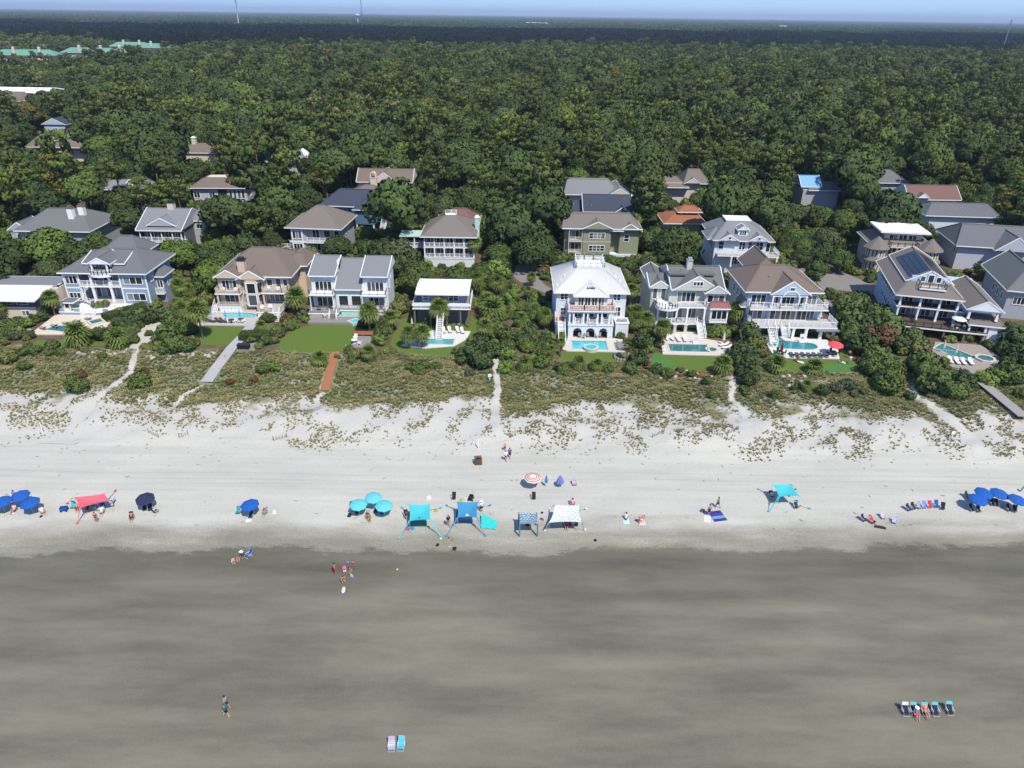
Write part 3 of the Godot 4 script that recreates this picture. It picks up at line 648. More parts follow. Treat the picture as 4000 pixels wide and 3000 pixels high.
func build_plants() -> void:
	var bark := mat("oak bark", 0.11, 0.09, 0.07, 0.95, 1.5)
	var pine_bark := mat("pine bark", 0.16, 0.11, 0.08, 0.95, 1.5)
	var palm_bark := mat("palm trunk", 0.17, 0.135, 0.10, 0.95, 0.7)
	var oaks := []
	var stems := []
	for i in 7:
		oaks.append(crown_of_oak(100 + i, 36, 120, 0.46))
		stems.append(trunk_of_oak(120 + i))
	var kinds := [["dark green live oak", tinted("oak leaf dark", 0.78, 0.8, 0.85)], ["mid green live oak", tinted("oak leaf", 1.08, 1.08, 1.0)], ["bright green broadleaf tree", tinted("oak leaf bright", 1.45, 1.5, 1.05)], ["grey green live oak", tinted("oak leaf grey", 1.15, 1.08, 1.5)]]
	rng.seed = 41
	var turns := []
	for i in 2000: turns.append(rng.randf())
	for i in OAKS.size():
		var a: Array = OAKS[i]
		var k: Array = kinds[[0, 1, 0, 3, 1, 2, 0][int(turns[i] * 6.99)]]
		var o := thing("live_oak", "", "tree", Vector3(a[0], land(a[0], a[1]) - 0.05, a[1]), turns[i + 300] * 360.0, "trees between and behind the houses")
		var s: float = a[2] / 5.0
		var shape := Transform3D(Basis().scaled(Vector3(s, s * (0.85 + 0.35 * turns[i + 600]), s)))
		part(o, "trunk", stems[i % 7], bark, shape)
		part(o, "crown", oaks[(i * 3 + int(turns[i] * 50)) % 7], k[1], shape)
		waiting.append([o, k[0]])
	var pines := []
	var poles := []
	for i in 5:
		pines.append(crown_of_pine(200 + i))
		poles.append(trunk_of_pine(220 + i))
	var pk := [["tall yellow green pine", tinted("pine needles", 1.15, 1.15, 1.0)], ["tall dark green pine", tinted("pine needles dark", 0.85, 0.9, 0.95)], ["tall rusty brown pine", tinted("pine needles rusty", 1.45, 1.05, 0.9)]]
	for i in PINES.size():
		var a: Array = PINES[i]
		var k: Array = pk[[0, 1, 0, 1, 0, 0, 1][int(turns[i + 900] * 6.99)] if i % 14 else 2]
		var o := thing("pine_tree", "", "tree", Vector3(a[0], land(a[0], a[1]) - 0.05, a[1]), turns[i + 1000] * 360.0, "pines above the other trees")
		var s: float = a[2] / 4.0
		var up: float = a[3] / 12.0
		part(o, "trunk", poles[i % 5], pine_bark, Transform3D(Basis().scaled(Vector3(s, up, s))))
		part(o, "crown", pines[i % 5], k[1], Transform3D(Basis().scaled(Vector3(s, s, s)), Vector3(0, 12.0 * (up - s), 0)))
		waiting.append([o, k[0]])
	var fans := [crown_of_palm(300, 0), crown_of_palm(301, 8), crown_of_palm(302, 14), crown_of_palm(303, 4)]
	var post := trunk_of_palm()
	var palm_leaf := leafy("palm leaf")
	for i in PALMS.size():
		var a: Array = PALMS[i]
		var o := thing("palm_tree", "", "palm tree", Vector3(a[0], land(a[0], a[1]) - 0.05, a[1]), turns[i + 1200] * 360.0, "fan palms around the houses")
		part(o, "trunk", post, palm_bark, Transform3D(Basis().scaled(Vector3(1, a[3], 1))))
		var s: float = a[2] * 1.08
		part(o, "crown", fans[i % 4], palm_leaf, Transform3D(Basis().scaled(Vector3(s, s, s)), Vector3(0, a[3], 0)))
		waiting.append([o, "short fan palm" if a[3] < 2.2 else "tall fan palm"])
	var bushes := []
	for i in 6: bushes.append(crown_of_shrub(400 + i))
	var twigs := stems_of_shrub()
	var bk := [["dark green shrub", tinted("shrub dark", 0.056, 0.088, 0.03)], ["green shrub", tinted("shrub", 0.088, 0.13, 0.036)], ["bright green shrub", tinted("shrub bright", 0.14, 0.215, 0.045)], ["olive shrub", tinted("shrub olive", 0.145, 0.155, 0.05)], ["reddish brown shrub", tinted("shrub red", 0.12, 0.075, 0.035)], ["grey green shrub", tinted("shrub grey", 0.085, 0.11, 0.06)]]
	for i in SHRUBS.size():
		var a: Array = SHRUBS[i]
		var k: Array = bk[a[3]]
		var o := thing("shrub", "", "shrub", Vector3(a[0], land(a[0], a[1]) - 0.05, a[1]), turns[i + 1400] * 360.0, "shrubs along the yards and dunes")
		var size := Basis().scaled(Vector3(a[2], a[2] * (0.9 + 0.25 * turns[i]), a[2]))
		part(o, "stems", twigs, bark, Transform3D(size))
		part(o, "foliage", bushes[i % 6], k[1], Transform3D(size))
		waiting.append([o, k[0]])
	label_waiting()
	build_grass()
	build_undergrowth()

# ---------------------------------------------------------------- dune grass, one mass of tufts
func tuft(seed_: int, blades: int, tall: float) -> ArrayMesh:
	rng.seed = seed_
	var b := MB.new()
	for i in blades:
		var a := rng.randf() * TAU
		var d := Vector3(cos(a), 0, sin(a))
		var w := Vector3(-sin(a), 0, cos(a)) * 0.02 * rng.randf_range(0.8, 1.6)
		var h := tall * rng.randf_range(0.6, 1.2)
		var root := d * rng.randf() * 0.16
		var mid := root + d * 0.1 * h + Vector3(0, h * 0.6, 0)
		var tip := root + d * h * rng.randf_range(0.25, 0.6) + Vector3(0, h, 0)
		var f := rng.randf_range(0.7, 1.3)
		b.tint = Color(f, f, f)
		b.quad(root - w, mid - w, mid + w, root + w)
		b.tri(mid - w, tip, mid + w)
	return b.done()

func mass(called: String, label: String, mesh: Mesh, material: Material, at: Array, tints: Array) -> void:
	var mm := MultiMesh.new()
	mm.transform_format = MultiMesh.TRANSFORM_3D
	mm.use_colors = true
	mm.mesh = mesh
	mm.instance_count = at.size()
	for i in at.size():
		mm.set_instance_transform(i, at[i])
		mm.set_instance_color(i, tints[i])
	var o := MultiMeshInstance3D.new()
	o.name = numbered(called)
	o.multimesh = mm
	o.material_override = material
	add_child(o)
	mark(o, label, called.replace("_", " "), "", "stuff")

var PATHS := []   # [points, half width]

func off_path(x: float, z: float) -> float:   # metres to the nearest path's edge
	var best := 99.0
	for p in PATHS:
		var pts: Array = p[0]
		for i in pts.size() - 1:
			var a: Vector2 = pts[i]
			var q := Geometry2D.get_closest_point_to_segment(Vector2(x, z), a, pts[i + 1])
			best = minf(best, q.distance_to(Vector2(x, z)) - p[1])
	return best

func build_grass() -> void:
	var n := FastNoiseLite.new()
	n.seed = 31
	n.frequency = 0.06
	n.fractal_octaves = 3
	rng.seed = 77
	var at := []
	var tone := []
	var tries := 210000
	for i in tries:
		var x := rng.randf_range(-112, 112)
		var g := rng.randf_range(91.5, 124.5)
		var gg := g + 0.02 * x
		var q := n.get_noise_2d(x, g)
		var q2 := n.get_noise_2d(x * 2.6 + 300.0, g * 2.6)
		var dense := smoothstep(103.0, 108.0, gg + q * 7.0)
		var keep := dense * (0.22 + 0.45 * smoothstep(-0.25, 0.2, q2 + q * 0.5))
		keep = maxf(keep, smoothstep(-0.2, 0.3, q2 + q * 0.3) * smoothstep(93.0, 99.0, gg + q * 5.0) * 0.42)
		if rng.randf() > keep or off_path(x, -g) < 0.15 or kept(x, -g): continue
		var s := rng.randf_range(0.4, 1.0) * lerpf(0.58, 0.9, dense)
		at.append(Transform3D(Basis(Vector3.UP, rng.randf() * TAU).scaled(Vector3(s * 1.2, s, s * 1.2)), Vector3(x, land(x, -g) - 0.02, -g)))
		var t := rng.randf() + q2 * 0.8 + (1.0 - dense) * 0.3
		var f := rng.randf_range(0.8, 1.2)
		tone.append((Color(0.31, 0.275, 0.135) if t > 0.8 else Color(0.205, 0.21, 0.088) if t > 0.25 else Color(0.13, 0.165, 0.06)) * f)
	var reed := MB.new()
	for i in 5: reed.bar(Vector3(i * 0.11 - 0.25, 0.02, sin(i * 2.0) * 0.1), Vector3(i * 0.11 + 0.1, 0.025, sin(i * 2.0 + 1.0) * 0.12), 0.03, 0.012)
	var reeds := []
	var reed_tone := []
	for i in 420:
		var x := rng.randf_range(-100, 100)
		var g := rng.randf_range(90.0, 100.0) if i % 3 else rng.randf_range(74.0, 92.0)
		reeds.append(Transform3D(Basis(Vector3.UP, rng.randf() * TAU).scaled(Vector3.ONE * rng.randf_range(0.4, 1.1)), Vector3(x, land(x, -g), -g)))
		reed_tone.append(Color(0.26, 0.21, 0.15) * rng.randf_range(0.7, 1.4))
	mass("dry_reeds", "bits of dry reed and wrack strewn over the sand", reed.done(), leafy("reed"), reeds, reed_tone)
	mass("dune_grass", "olive and straw coloured grass covering the dunes", tuft(50, 26, 0.6), leafy("dune grass"), at, tone)

# ---------------------------------------------------------------- the wood behind
func clear_of(x: float, z: float, near := 0.0) -> bool:   # no tree in a house, nor a tall one in the open ground before it
	for l in places:
		var front: float = l[1].z + l[3]
		var open: float = near if near > 0.0 else clampf(-front * 0.165, 11.0, 48.0)
		if absf(x - l[1].x * (1.0 if z < front else z / front)) < l[2] + 2.0 and z > front - l[3] * 2.0 - 2.0 and z < front + open: return false
	for c in [[-335, -262, -500, -380], [-570, -420, -1110, -690]]:
		if x > c[0] and x < c[1] and z > c[2] and z < c[3]: return false
	return true

# low growth under and between the trees
func build_undergrowth() -> void:
	rng.seed = 133
	var at := []
	var tone := []
	for i in 6500:
		var g := rng.randf_range(124.5, 262.0)
		var half := g * 0.76 + 8.0
		var x := rng.randf_range(-half, half)
		if kept(x, -g) or off_path(x, -g) < 0.6: continue
		var hit := false
		for l in places:
			if absf(x - l[1].x) < l[2] + 0.6 and absf(-g - l[1].z) < l[3] + 0.6:
				hit = true
				break
		if hit: continue
		var s := rng.randf_range(0.7, 1.5) if g < 180.0 else rng.randf_range(1.0, 2.3)
		at.append(Transform3D(Basis(Vector3.UP, rng.randf() * TAU).scaled(Vector3(s, s * rng.randf_range(0.7, 1.2), s)), Vector3(x, land(x, -g) - 0.1, -g)))
		var f := rng.randf_range(0.75, 1.3)
		tone.append([Color(0.065, 0.10, 0.03), Color(0.09, 0.135, 0.036), Color(0.13, 0.175, 0.045), Color(0.12, 0.13, 0.05)][rng.randi() % 4] * f)
	mass("undergrowth", "low leafy undergrowth filling the ground between houses and trees", crown_of_shrub(430, 0.2), leafy("undergrowth leaf"), at, tone)

var KEPT := []

func kept(x: float, z: float) -> bool:   # on a lawn, terrace or drive
	for p in KEPT:
		if p[1].has_point(Vector2(x, z)) and Geometry2D.is_point_in_polygon(Vector2(x, z), p[0]): return true
	return false

func keep_clear(poly: PackedVector2Array, margin := 0.5) -> void:
	for p in Geometry2D.offset_polygon(poly, margin):
		var r := Rect2(p[0], Vector2.ZERO)
		for q in p: r = r.expand(q)
		KEPT.append([p, r])

func build_forest() -> void:
	var cheap := []
	for i in 5: cheap.append(crown_of_oak(500 + i, 30, 120, 0.6))
	var pine_mesh := [crown_of_pine(520, 56, 0.7), crown_of_pine(521, 56, 0.7)]
	var low := []
	for i in 3: low.append(crown_of_oak(540 + i, 20, 34, 1.25))
	rng.seed = 91
	var at := [[], [], [], [], [], [], [], [], [], []]
	var tone := [[], [], [], [], [], [], [], [], [], []]
	var n := FastNoiseLite.new()
	n.seed = 8
	n.frequency = 0.012
	var put := func(k: int, x: float, z: float, r: float, up: float) -> void:
		var q := n.get_noise_2d(x, z)
		var t := rng.randf() + q * 0.9
		var f := rng.randf_range(0.8, 1.15)
		var c := Color(0.72, 0.76, 0.85) if t < 0.4 else Color(0.98, 1.0, 1.0) if t < 0.85 else Color(1.4, 1.35, 1.05)
		if rng.randf() < 0.004: c = Color(1.9, 1.0, 0.9)
		if rng.randf() < 0.03: c = Color(1.7, 1.3, 1.9)
		tone[k].append(c * f)
		var s := r / (4.0 if k in [5, 6] else 5.0)
		at[k].append(Transform3D(Basis(Vector3.UP, rng.randf() * TAU).scaled(Vector3(s, s * rng.randf_range(0.85, 1.25), s)), Vector3(x, up, z)))
	var held := {}
	for a in OAKS + PINES: held[Vector2i(roundi(a[0] / 7.0), roundi(a[1] / 7.0))] = true
	var z := -190.0
	while z > -1500.0:
		var step := lerpf(7.4, 10.5, (-z - 190.0) / 1300.0)
		var half := -z * 0.80 + 20.0
		var x := -half
		while x < half:
			var xx := x + rng.randf_range(-3.2, 3.2)
			var zz := z + rng.randf_range(-3.2, 3.2)
			if clear_of(xx, zz) and not held.has(Vector2i(roundi(xx / 7.0), roundi(zz / 7.0))):
				var far := zz < -720.0
				if rng.randf() < 0.24: put.call(5 + rng.randi() % 2, xx, zz, rng.randf_range(3.6, 5.6), rng.randf_range(-1.0, 6.5))
				else: put.call((7 + rng.randi() % 3) if far else rng.randi() % 5, xx, zz, lerpf(4.2, 9.6, pow(rng.randf(), 1.3)), rng.randf_range(1.9, 8.5))
			elif clear_of(xx, zz, 5.0) and rng.randf() < 0.7: put.call(rng.randi() % 5, xx, zz, rng.randf_range(2.2, 3.4), 1.0)
			x += step
		z -= step
	var leaf := leafy("forest leaf")
	for k in 10:
		mass("forest", "wood of live oaks and pines that spreads inland from the houses", cheap[k] if k < 5 else pine_mesh[k - 5] if k < 7 else low[k - 7], leaf, at[k], tone[k])
	build_far_wood()

func build_far_wood() -> void:
	# beyond a mile the crowns are under a hair's breadth across: patches of crowns, 120 m wide
	rng.seed = 95
	var shapes := []
	for j in 3:
		var b := MB.new()
		for i in 210:
			var o := Vector3(rng.randf_range(-66, 66), 6.0 + rng.randf_range(-1.5, 4.0), rng.randf_range(-66, 66))
			var r := rng.randf_range(4.5, 7.5)
			var f := rng.randf_range(0.75, 1.3)
			leaves(b, o, Vector3(r, r * 0.7, r), 14, 4.2, Color(0.05 * f, 0.08 * f, 0.027 * f))
		shapes.append(b.done())
	for j in 3:
		var at := []
		var tone := []
		var z := -1500.0 - j * 40.0
		while z > -16000.0:
			var step := 118.0 * 3.0
			var half := -z * 0.82
			var s := 1.0 if z > -5000.0 else 2.2
			var x := -half + j * 118.0 * s
			while x < half:
				var f := rng.randf_range(0.8, 1.2)
				at.append(Transform3D(Basis(Vector3.UP, (rng.randi() % 4) * PI / 2).scaled(Vector3(s, 1.0, s)), Vector3(x, 3.0 + rng.randf_range(-1, 2), z)))
				tone.append(Color(f, f, f))
				x += step * s
			z -= 118.0 * s
		mass("far_wood", "distant wood that runs to the blue horizon", shapes[j], leafy("forest leaf"), at, tone)
	# salt marsh strip and bare land beyond

# ---------------------------------------------------------------- parts of houses; x along the front, y up, d into the house
func wall(h: Node3D, m: Material, x0: float, x1: float, y0: float, y1: float, d0: float, d1: float, called := "wall") -> MeshInstance3D:
	var b := MB.new()
	b.box(x0, x1, y0, y1, -d1, -d0)
	return part(h, called, b.done(), m)

func face(b: MB, pts: Array, middle: Vector3) -> void:
	var c := Vector3.ZERO
	for p in pts: c += p / pts.size()
	for i in range(1, pts.size() - 1):
		var m: Vector3 = (pts[i + 1] - pts[0]).cross(pts[i] - pts[0])
		if m.length() < 0.0001: continue
		if m.dot(c - middle) > 0.0: b.tri(pts[0], pts[i], pts[i + 1])
		else: b.tri(pts[0], pts[i + 1], pts[i])

# a roof from an eaves rectangle at y up to a smaller rectangle, a ridge or a point at Y; upright ends are gables
func roof(h: Node3D, m: Material, wm: Material, x0: float, x1: float, d0: float, d1: float, y: float, X0: float, X1: float, D0: float, D1: float, Y: float, trim := true) -> MeshInstance3D:
	var lo := [Vector3(x0, y, -d0), Vector3(x1, y, -d0), Vector3(x1, y, -d1), Vector3(x0, y, -d1)]
	var hi := [Vector3(X0, Y, -D0), Vector3(X1, Y, -D0), Vector3(X1, Y, -D1), Vector3(X0, Y, -D1)]
	var mid := Vector3((x0 + x1) / 2, y + (Y - y) * 0.3, -(d0 + d1) / 2)
	var upright := [absf(D0 - d0) < 0.01, absf(X1 - x1) < 0.01, absf(D1 - d1) < 0.01, absf(X0 - x0) < 0.01]
	var b := MB.new()
	var tb := MB.new()
	var ends := []
	for i in 4:
		var j := (i + 1) % 4
		var gb := MB.new()
		face(gb if upright[i] else b, [lo[i], lo[j], hi[j], hi[i]], mid)
		if gb.v.size(): ends.append(gb.done())
		if upright[i]:
			tb.bar(lo[i], hi[i], 0.14, 0.24)
			tb.bar(lo[j], hi[j], 0.14, 0.24)
		else:
			tb.bar(lo[i] - Vector3(0, 0.1, 0), lo[j] - Vector3(0, 0.1, 0), 0.12, 0.24)
	face(b, hi, mid)
	face(b, lo, mid)
	var o := part(h, "roof", b.done(), m)
	if absf(x1 - x0) > 4.0:
		var cap := MB.new()
		for i in 4:
			if not upright[i] and not upright[(i + 3) % 4]: cap.bar(lo[i], hi[i] + Vector3(0, 0.02, 0), 0.3, 0.07)
		if X1 - X0 > 0.5: cap.bar(hi[0] + Vector3(0, 0.02, 0), hi[1] + Vector3(0, 0.02, 0), 0.3, 0.07)
		elif D1 - D0 > 0.5: cap.bar(hi[0] + Vector3(0, 0.02, 0), hi[3] + Vector3(0, 0.02, 0), 0.3, 0.07)
		if cap.v.size(): part(h, "ridge_cap", cap.done(), m)
	for g in ends: part(h, "gable", g, wm)
	if trim: part(h, "fascia", tb.done(), mat("white paint"))
	return o

func pane_material() -> Material:   # bare glass, drawn curtains or blinds behind it
	rng.seed = taken.get("pane", 0) + 5
	taken["pane"] = taken.get("pane", 0) + 1
	var q := rng.randf()
	return mat("window glass") if q < 0.6 else mat("curtained glass") if q < 0.85 else mat("blinds behind glass")

# x, y: middle of the sill; side: f front, r right, l left (then x is the wall's x and d the middle along it)
func window(h: Node3D, x: float, y: float, w: float, t: float, nx := 2, d := 0.0, side := "f", called := "window", rows := 1, trim := "white paint") -> Node3D:
	var key := "w%.2f_%.2f_%d_%d" % [w, t, nx, rows]
	if not shared.has(key):
		var b := MB.new()
		var f := 0.13
		b.box(-w / 2 - f, w / 2 + f, -f, 0.0, -0.05, 0.11)
		b.box(-w / 2 - f, w / 2 + f, t, t + f, -0.05, 0.10)
		b.box(-w / 2 - f, -w / 2, 0.0, t, -0.05, 0.09)
		b.box(w / 2, w / 2 + f, 0.0, t, -0.05, 0.09)
		for i in range(1, nx): b.box(-w / 2 + w * i / nx - 0.06, -w / 2 + w * i / nx + 0.06, 0.0, t, -0.05, 0.08)
		for i in range(1, rows): b.box(-w / 2, w / 2, t * i / rows - 0.04, t * i / rows + 0.04, -0.05, 0.07)
		var p := MB.new()
		p.box(-w / nx / 2 + 0.02, w / nx / 2 - 0.02, 0.02, t - 0.02, -0.06, 0.025)
		shared[key] = [b.done(), p.done()]
	var turn := 0.0 if side == "f" else 90.0 if side == "r" else -90.0
	var o := hold(h, called, Transform3D(Basis(Vector3.UP, deg_to_rad(turn)), Vector3(x, y, -d)))
	part(o, "frame", shared[key][0], mat(trim))
	for i in nx: part(o, "pane", shared[key][1], pane_material(), Transform3D(Basis(), Vector3(-w / 2 + w * (i + 0.5) / nx, 0, 0)))
	return o

func door(h: Node3D, x: float, y: float, w: float, t: float, nx := 2, d := 0.0, side := "f") -> void:
	window(h, x, y, w, t, nx, d, side, "door")

func column(h: Node3D, x: float, d: float, y0: float, y1: float, w := 0.32, m := "white paint") -> void:
	var b := MB.new()
	b.box(x - w / 2, x + w / 2, y0, y1, -d - w / 2, -d + w / 2)
	b.box(x - w * 0.68, x + w * 0.68, y0, y0 + 0.25, -d - w * 0.68, -d + w * 0.68)
	b.box(x - w * 0.68, x + w * 0.68, y1 - 0.22, y1 - 0.002, -d - w * 0.68, -d + w * 0.68)
	part(h, "column", b.done(), mat(m))

func deck(h: Node3D, x0: float, x1: float, y: float, d0: float, d1: float, top := "deck boards", edge := "white paint") -> void:
	var b := MB.new()
	b.box(x0 + 0.06, x1 - 0.06, y - 0.10, y, -d1 + 0.01, -d0 - 0.06)
	part(h, "deck", b.done(), mat(top))
	b = MB.new()
	b.box(x0, x1, y - 0.36, y - 0.1, -d1 + 0.02, -d0)
	part(h, "deck_beam", b.done(), mat(edge))

# posts, rails and bars along points [x, d] standing on y
func railing(h: Node3D, pts: Array, y: float, m := "white paint", tall := 1.05, gap := 0.22, called := "railing") -> MeshInstance3D:
	var b := MB.new()
	for i in pts.size() - 1:
		var a := Vector3(pts[i][0], y, -pts[i][1])
		var z := Vector3(pts[i + 1][0], y, -pts[i + 1][1])
		var l := a.distance_to(z)
		b.bar(a + Vector3(0, tall, 0), z + Vector3(0, tall, 0), 0.09, 0.08)
		b.bar(a + Vector3(0, 0.12, 0), z + Vector3(0, 0.12, 0), 0.06, 0.06)
		var n := int(ceil(l / 1.8))
		for k in n + 1: b.bar(a.lerp(z, float(k) / n), a.lerp(z, float(k) / n) + Vector3(0, tall + 0.12, 0), 0.13)
		if gap > 0.0:
			var q := int(l / gap)
			for k in range(1, q): b.bar(a.lerp(z, float(k) / q) + Vector3(0, 0.12, 0), a.lerp(z, float(k) / q) + Vector3(0, tall, 0), 0.045)
	return part(h, called, b.done(), mat(m))

# steps down towards the beach: from (yt, dt) to (yb, db), db < dt
func stairs(h: Node3D, x0: float, x1: float, yt: float, dt: float, yb: float, db: float, n: int, m := "white paint", rails := true) -> void:
	var o := hold(h, "stairs")
	var run := (dt - db) / n
	var b := MB.new()
	b.box(x0, x1, -0.06, 0.0, -run * 0.5 - 0.02, run * 0.5)
	var tread := b.done()
	for i in n: part(o, "step", tread, mat(m), Transform3D(Basis(), Vector3(0, lerpf(yt, yb, (i + 0.5) / n), -(dt - run * (i + 0.5)))))
	for x in [x0, x1]:
		b = MB.new()
		b.bar(Vector3(x, yt - 0.2, -dt), Vector3(x, yb - 0.05, -db), 0.08, 0.3)
		if rails:
			b.bar(Vector3(x, yt + 0.95, -dt), Vector3(x, yb + 0.95, -db), 0.08)
			for i in 5:
				var p := Vector3(x, yt, -dt).lerp(Vector3(x, yb, -db), i / 4.0)
				b.bar(p - Vector3(0, 0.1, 0), p + Vector3(0, 1.0, 0), 0.1)
		part(o, "handrail" if rails else "stringer", b.done(), mat("white paint"))

func chimney(h: Node3D, x: float, d: float, y0: float, y1: float, w: float, m: String, cap := "white paint") -> void:
	var o := hold(h, "chimney")
	var b := MB.new()
	b.box(x - w / 2, x + w / 2, y0, y1, -d - w / 2, -d + w / 2)
	part(o, "stack", b.done(), mat(m))
	b = MB.new()
	b.box(x - w * 0.6, x + w * 0.6, y1, y1 + 0.18, -d - w * 0.6, -d + w * 0.6)
	b.box(x - w * 0.35, x + w * 0.35, y1 + 0.18, y1 + 0.6, -d - w * 0.35, -d + w * 0.35)
	part(o, "cap", b.done(), mat(cap))

# a gabled box standing on a roof, looking at the beach
func dormer(h: Node3D, m: Material, wm: Material, x: float, d: float, w: float, y0: float, y1: float, apex: float, back: float, nx := 2) -> void:
	wall(h, wm, x - w / 2, x + w / 2, y0, y1, d, d + back, "dormer")
	roof(h, m, wm, x - w / 2 - 0.3, x + w / 2 + 0.3, d - 0.35, d + back, y1, x, x, d - 0.35, d + back, apex)
	if nx: window(h, x, y0 + (y1 - y0) * 0.22, w * 0.62, (y1 - y0) * 0.6, nx, d)

func vents(h: Node3D, at: Array) -> void:   # small pipes and boxes on a roof: [x, y, d]
	for p in at:
		var b := MB.new()
		b.tube(Vector3(p[0], p[1] - 0.3, -p[2]), Vector3(p[0], p[1] + 0.35, -p[2]), 0.09, 0.09, 6)
		b.tube(Vector3(p[0], p[1] + 0.35, -p[2]), Vector3(p[0], p[1] + 0.45, -p[2]), 0.15, 0.12, 6)
		part(h, "vent_pipe", b.done(), mat("grey metal"))

# raised seams of a metal roof from the eave line a-b up to the line c-e
func seams(h: Node3D, quads: Array, m: Material, gap := 0.55) -> void:
	var b := MB.new()
	for q in quads:
		var n := int(q[0].distance_to(q[1]) / gap)
		for i in n + 1: b.bar(q[0].lerp(q[1], float(i) / n) + Vector3(0, 0.03, 0), q[3].lerp(q[2], float(i) / n) + Vector3(0, 0.03, 0), 0.05, 0.06)
	part(h, "seams", b.done(), m)

func house_materials() -> void:
	mat("white paint", 0.76, 0.77, 0.77, 0.6)
	mat("window glass", 0.018, 0.022, 0.026, 0.06)
	M["window glass"].metallic_specular = 0.7
	mat("curtained glass", 0.07, 0.085, 0.09, 0.06)
	mat("blinds behind glass", 0.2, 0.21, 0.21, 0.1)
	mat("deck boards", 0.42, 0.40, 0.38, 0.85, 1.3)
	mat("grey boards", 0.23, 0.22, 0.215, 0.85, 1.0)
	mat("warm boards", 0.33, 0.14, 0.06, 0.8, 1.0)
	mat("grey metal", 0.3, 0.31, 0.33, 0.5)
	mat("black metal", 0.02, 0.02, 0.022, 0.5)
	mat("slate shingles", 0.13, 0.137, 0.15, 0.9, 1.1)
	mat("brown shingles", 0.165, 0.13, 0.11, 0.9, 1.1)
	mat("grey shingles", 0.19, 0.20, 0.215, 0.9, 1.2)
	mat("warm grey shingles", 0.17, 0.15, 0.135, 0.9, 1.1)
	mat("green grey shingles", 0.135, 0.145, 0.145, 0.9, 1.1)
	mat("navy shingles", 0.045, 0.055, 0.085, 0.85, 1.2)
	mat("rust shingles", 0.17, 0.10, 0.085, 0.9, 1.1)
	mat("white roof", 0.78, 0.78, 0.79, 0.5)
	mat("pale metal roof", 0.53, 0.53, 0.525, 0.45)
	mat("copper roof", 0.21, 0.085, 0.075, 0.5, 1.5)
	mat("blue siding", 0.26, 0.33, 0.45, 0.8, 2.0)
	mat("pale blue siding", 0.42, 0.50, 0.62, 0.8, 2.0)
	mat("ice siding", 0.64, 0.68, 0.71, 0.8, 2.0)
	mat("tan stucco", 0.58, 0.47, 0.36, 0.9, 2.0)
	mat("cream stucco", 0.60, 0.53, 0.42, 0.9, 2.0)
	mat("pale green siding", 0.50, 0.51, 0.45, 0.85, 2.0)
	mat("sage siding", 0.27, 0.28, 0.18, 0.85, 2.0)
	mat("grey siding", 0.37, 0.38, 0.41, 0.85, 2.0)
	mat("dark boards", 0.085, 0.062, 0.05, 0.85, 1.0)
	mat("dark grey siding", 0.13, 0.135, 0.145, 0.85, 2.0)
	mat("denim siding", 0.085, 0.16, 0.25, 0.85, 2.0)
	mat("pink stucco", 0.60, 0.50, 0.49, 0.9, 2.0)
	mat("lilac siding", 0.45, 0.46, 0.52, 0.85, 2.0)
	mat("orange tiles", 0.29, 0.115, 0.06, 0.85, 0.8)
	mat("green metal roof", 0.13, 0.30, 0.24, 0.6, 6.0)
	mat("aqua metal", 0.42, 0.58, 0.52, 0.6)
	mat("stilt wood", 0.16, 0.13, 0.10, 0.9, 1.0)
	mat("solar glass", 0.012, 0.014, 0.022, 0.15)
	mat("blue tarp", 0.16, 0.36, 0.62, 0.6)

func house(called: String, label: String, phrase: String, at: Vector3, turn := 0.0, hw := 8.0, depth := 14.0) -> Node3D:
	var h := thing(called, label, "house", at, turn)
	landmark(phrase, at + Vector3(0, 0, -depth / 2), hw, depth / 2)
	return h

# ---------------------------------------------------------------- the houses
func build_houses() -> void:
	house_materials()
	front_row()
	second_row()
	far_buildings()

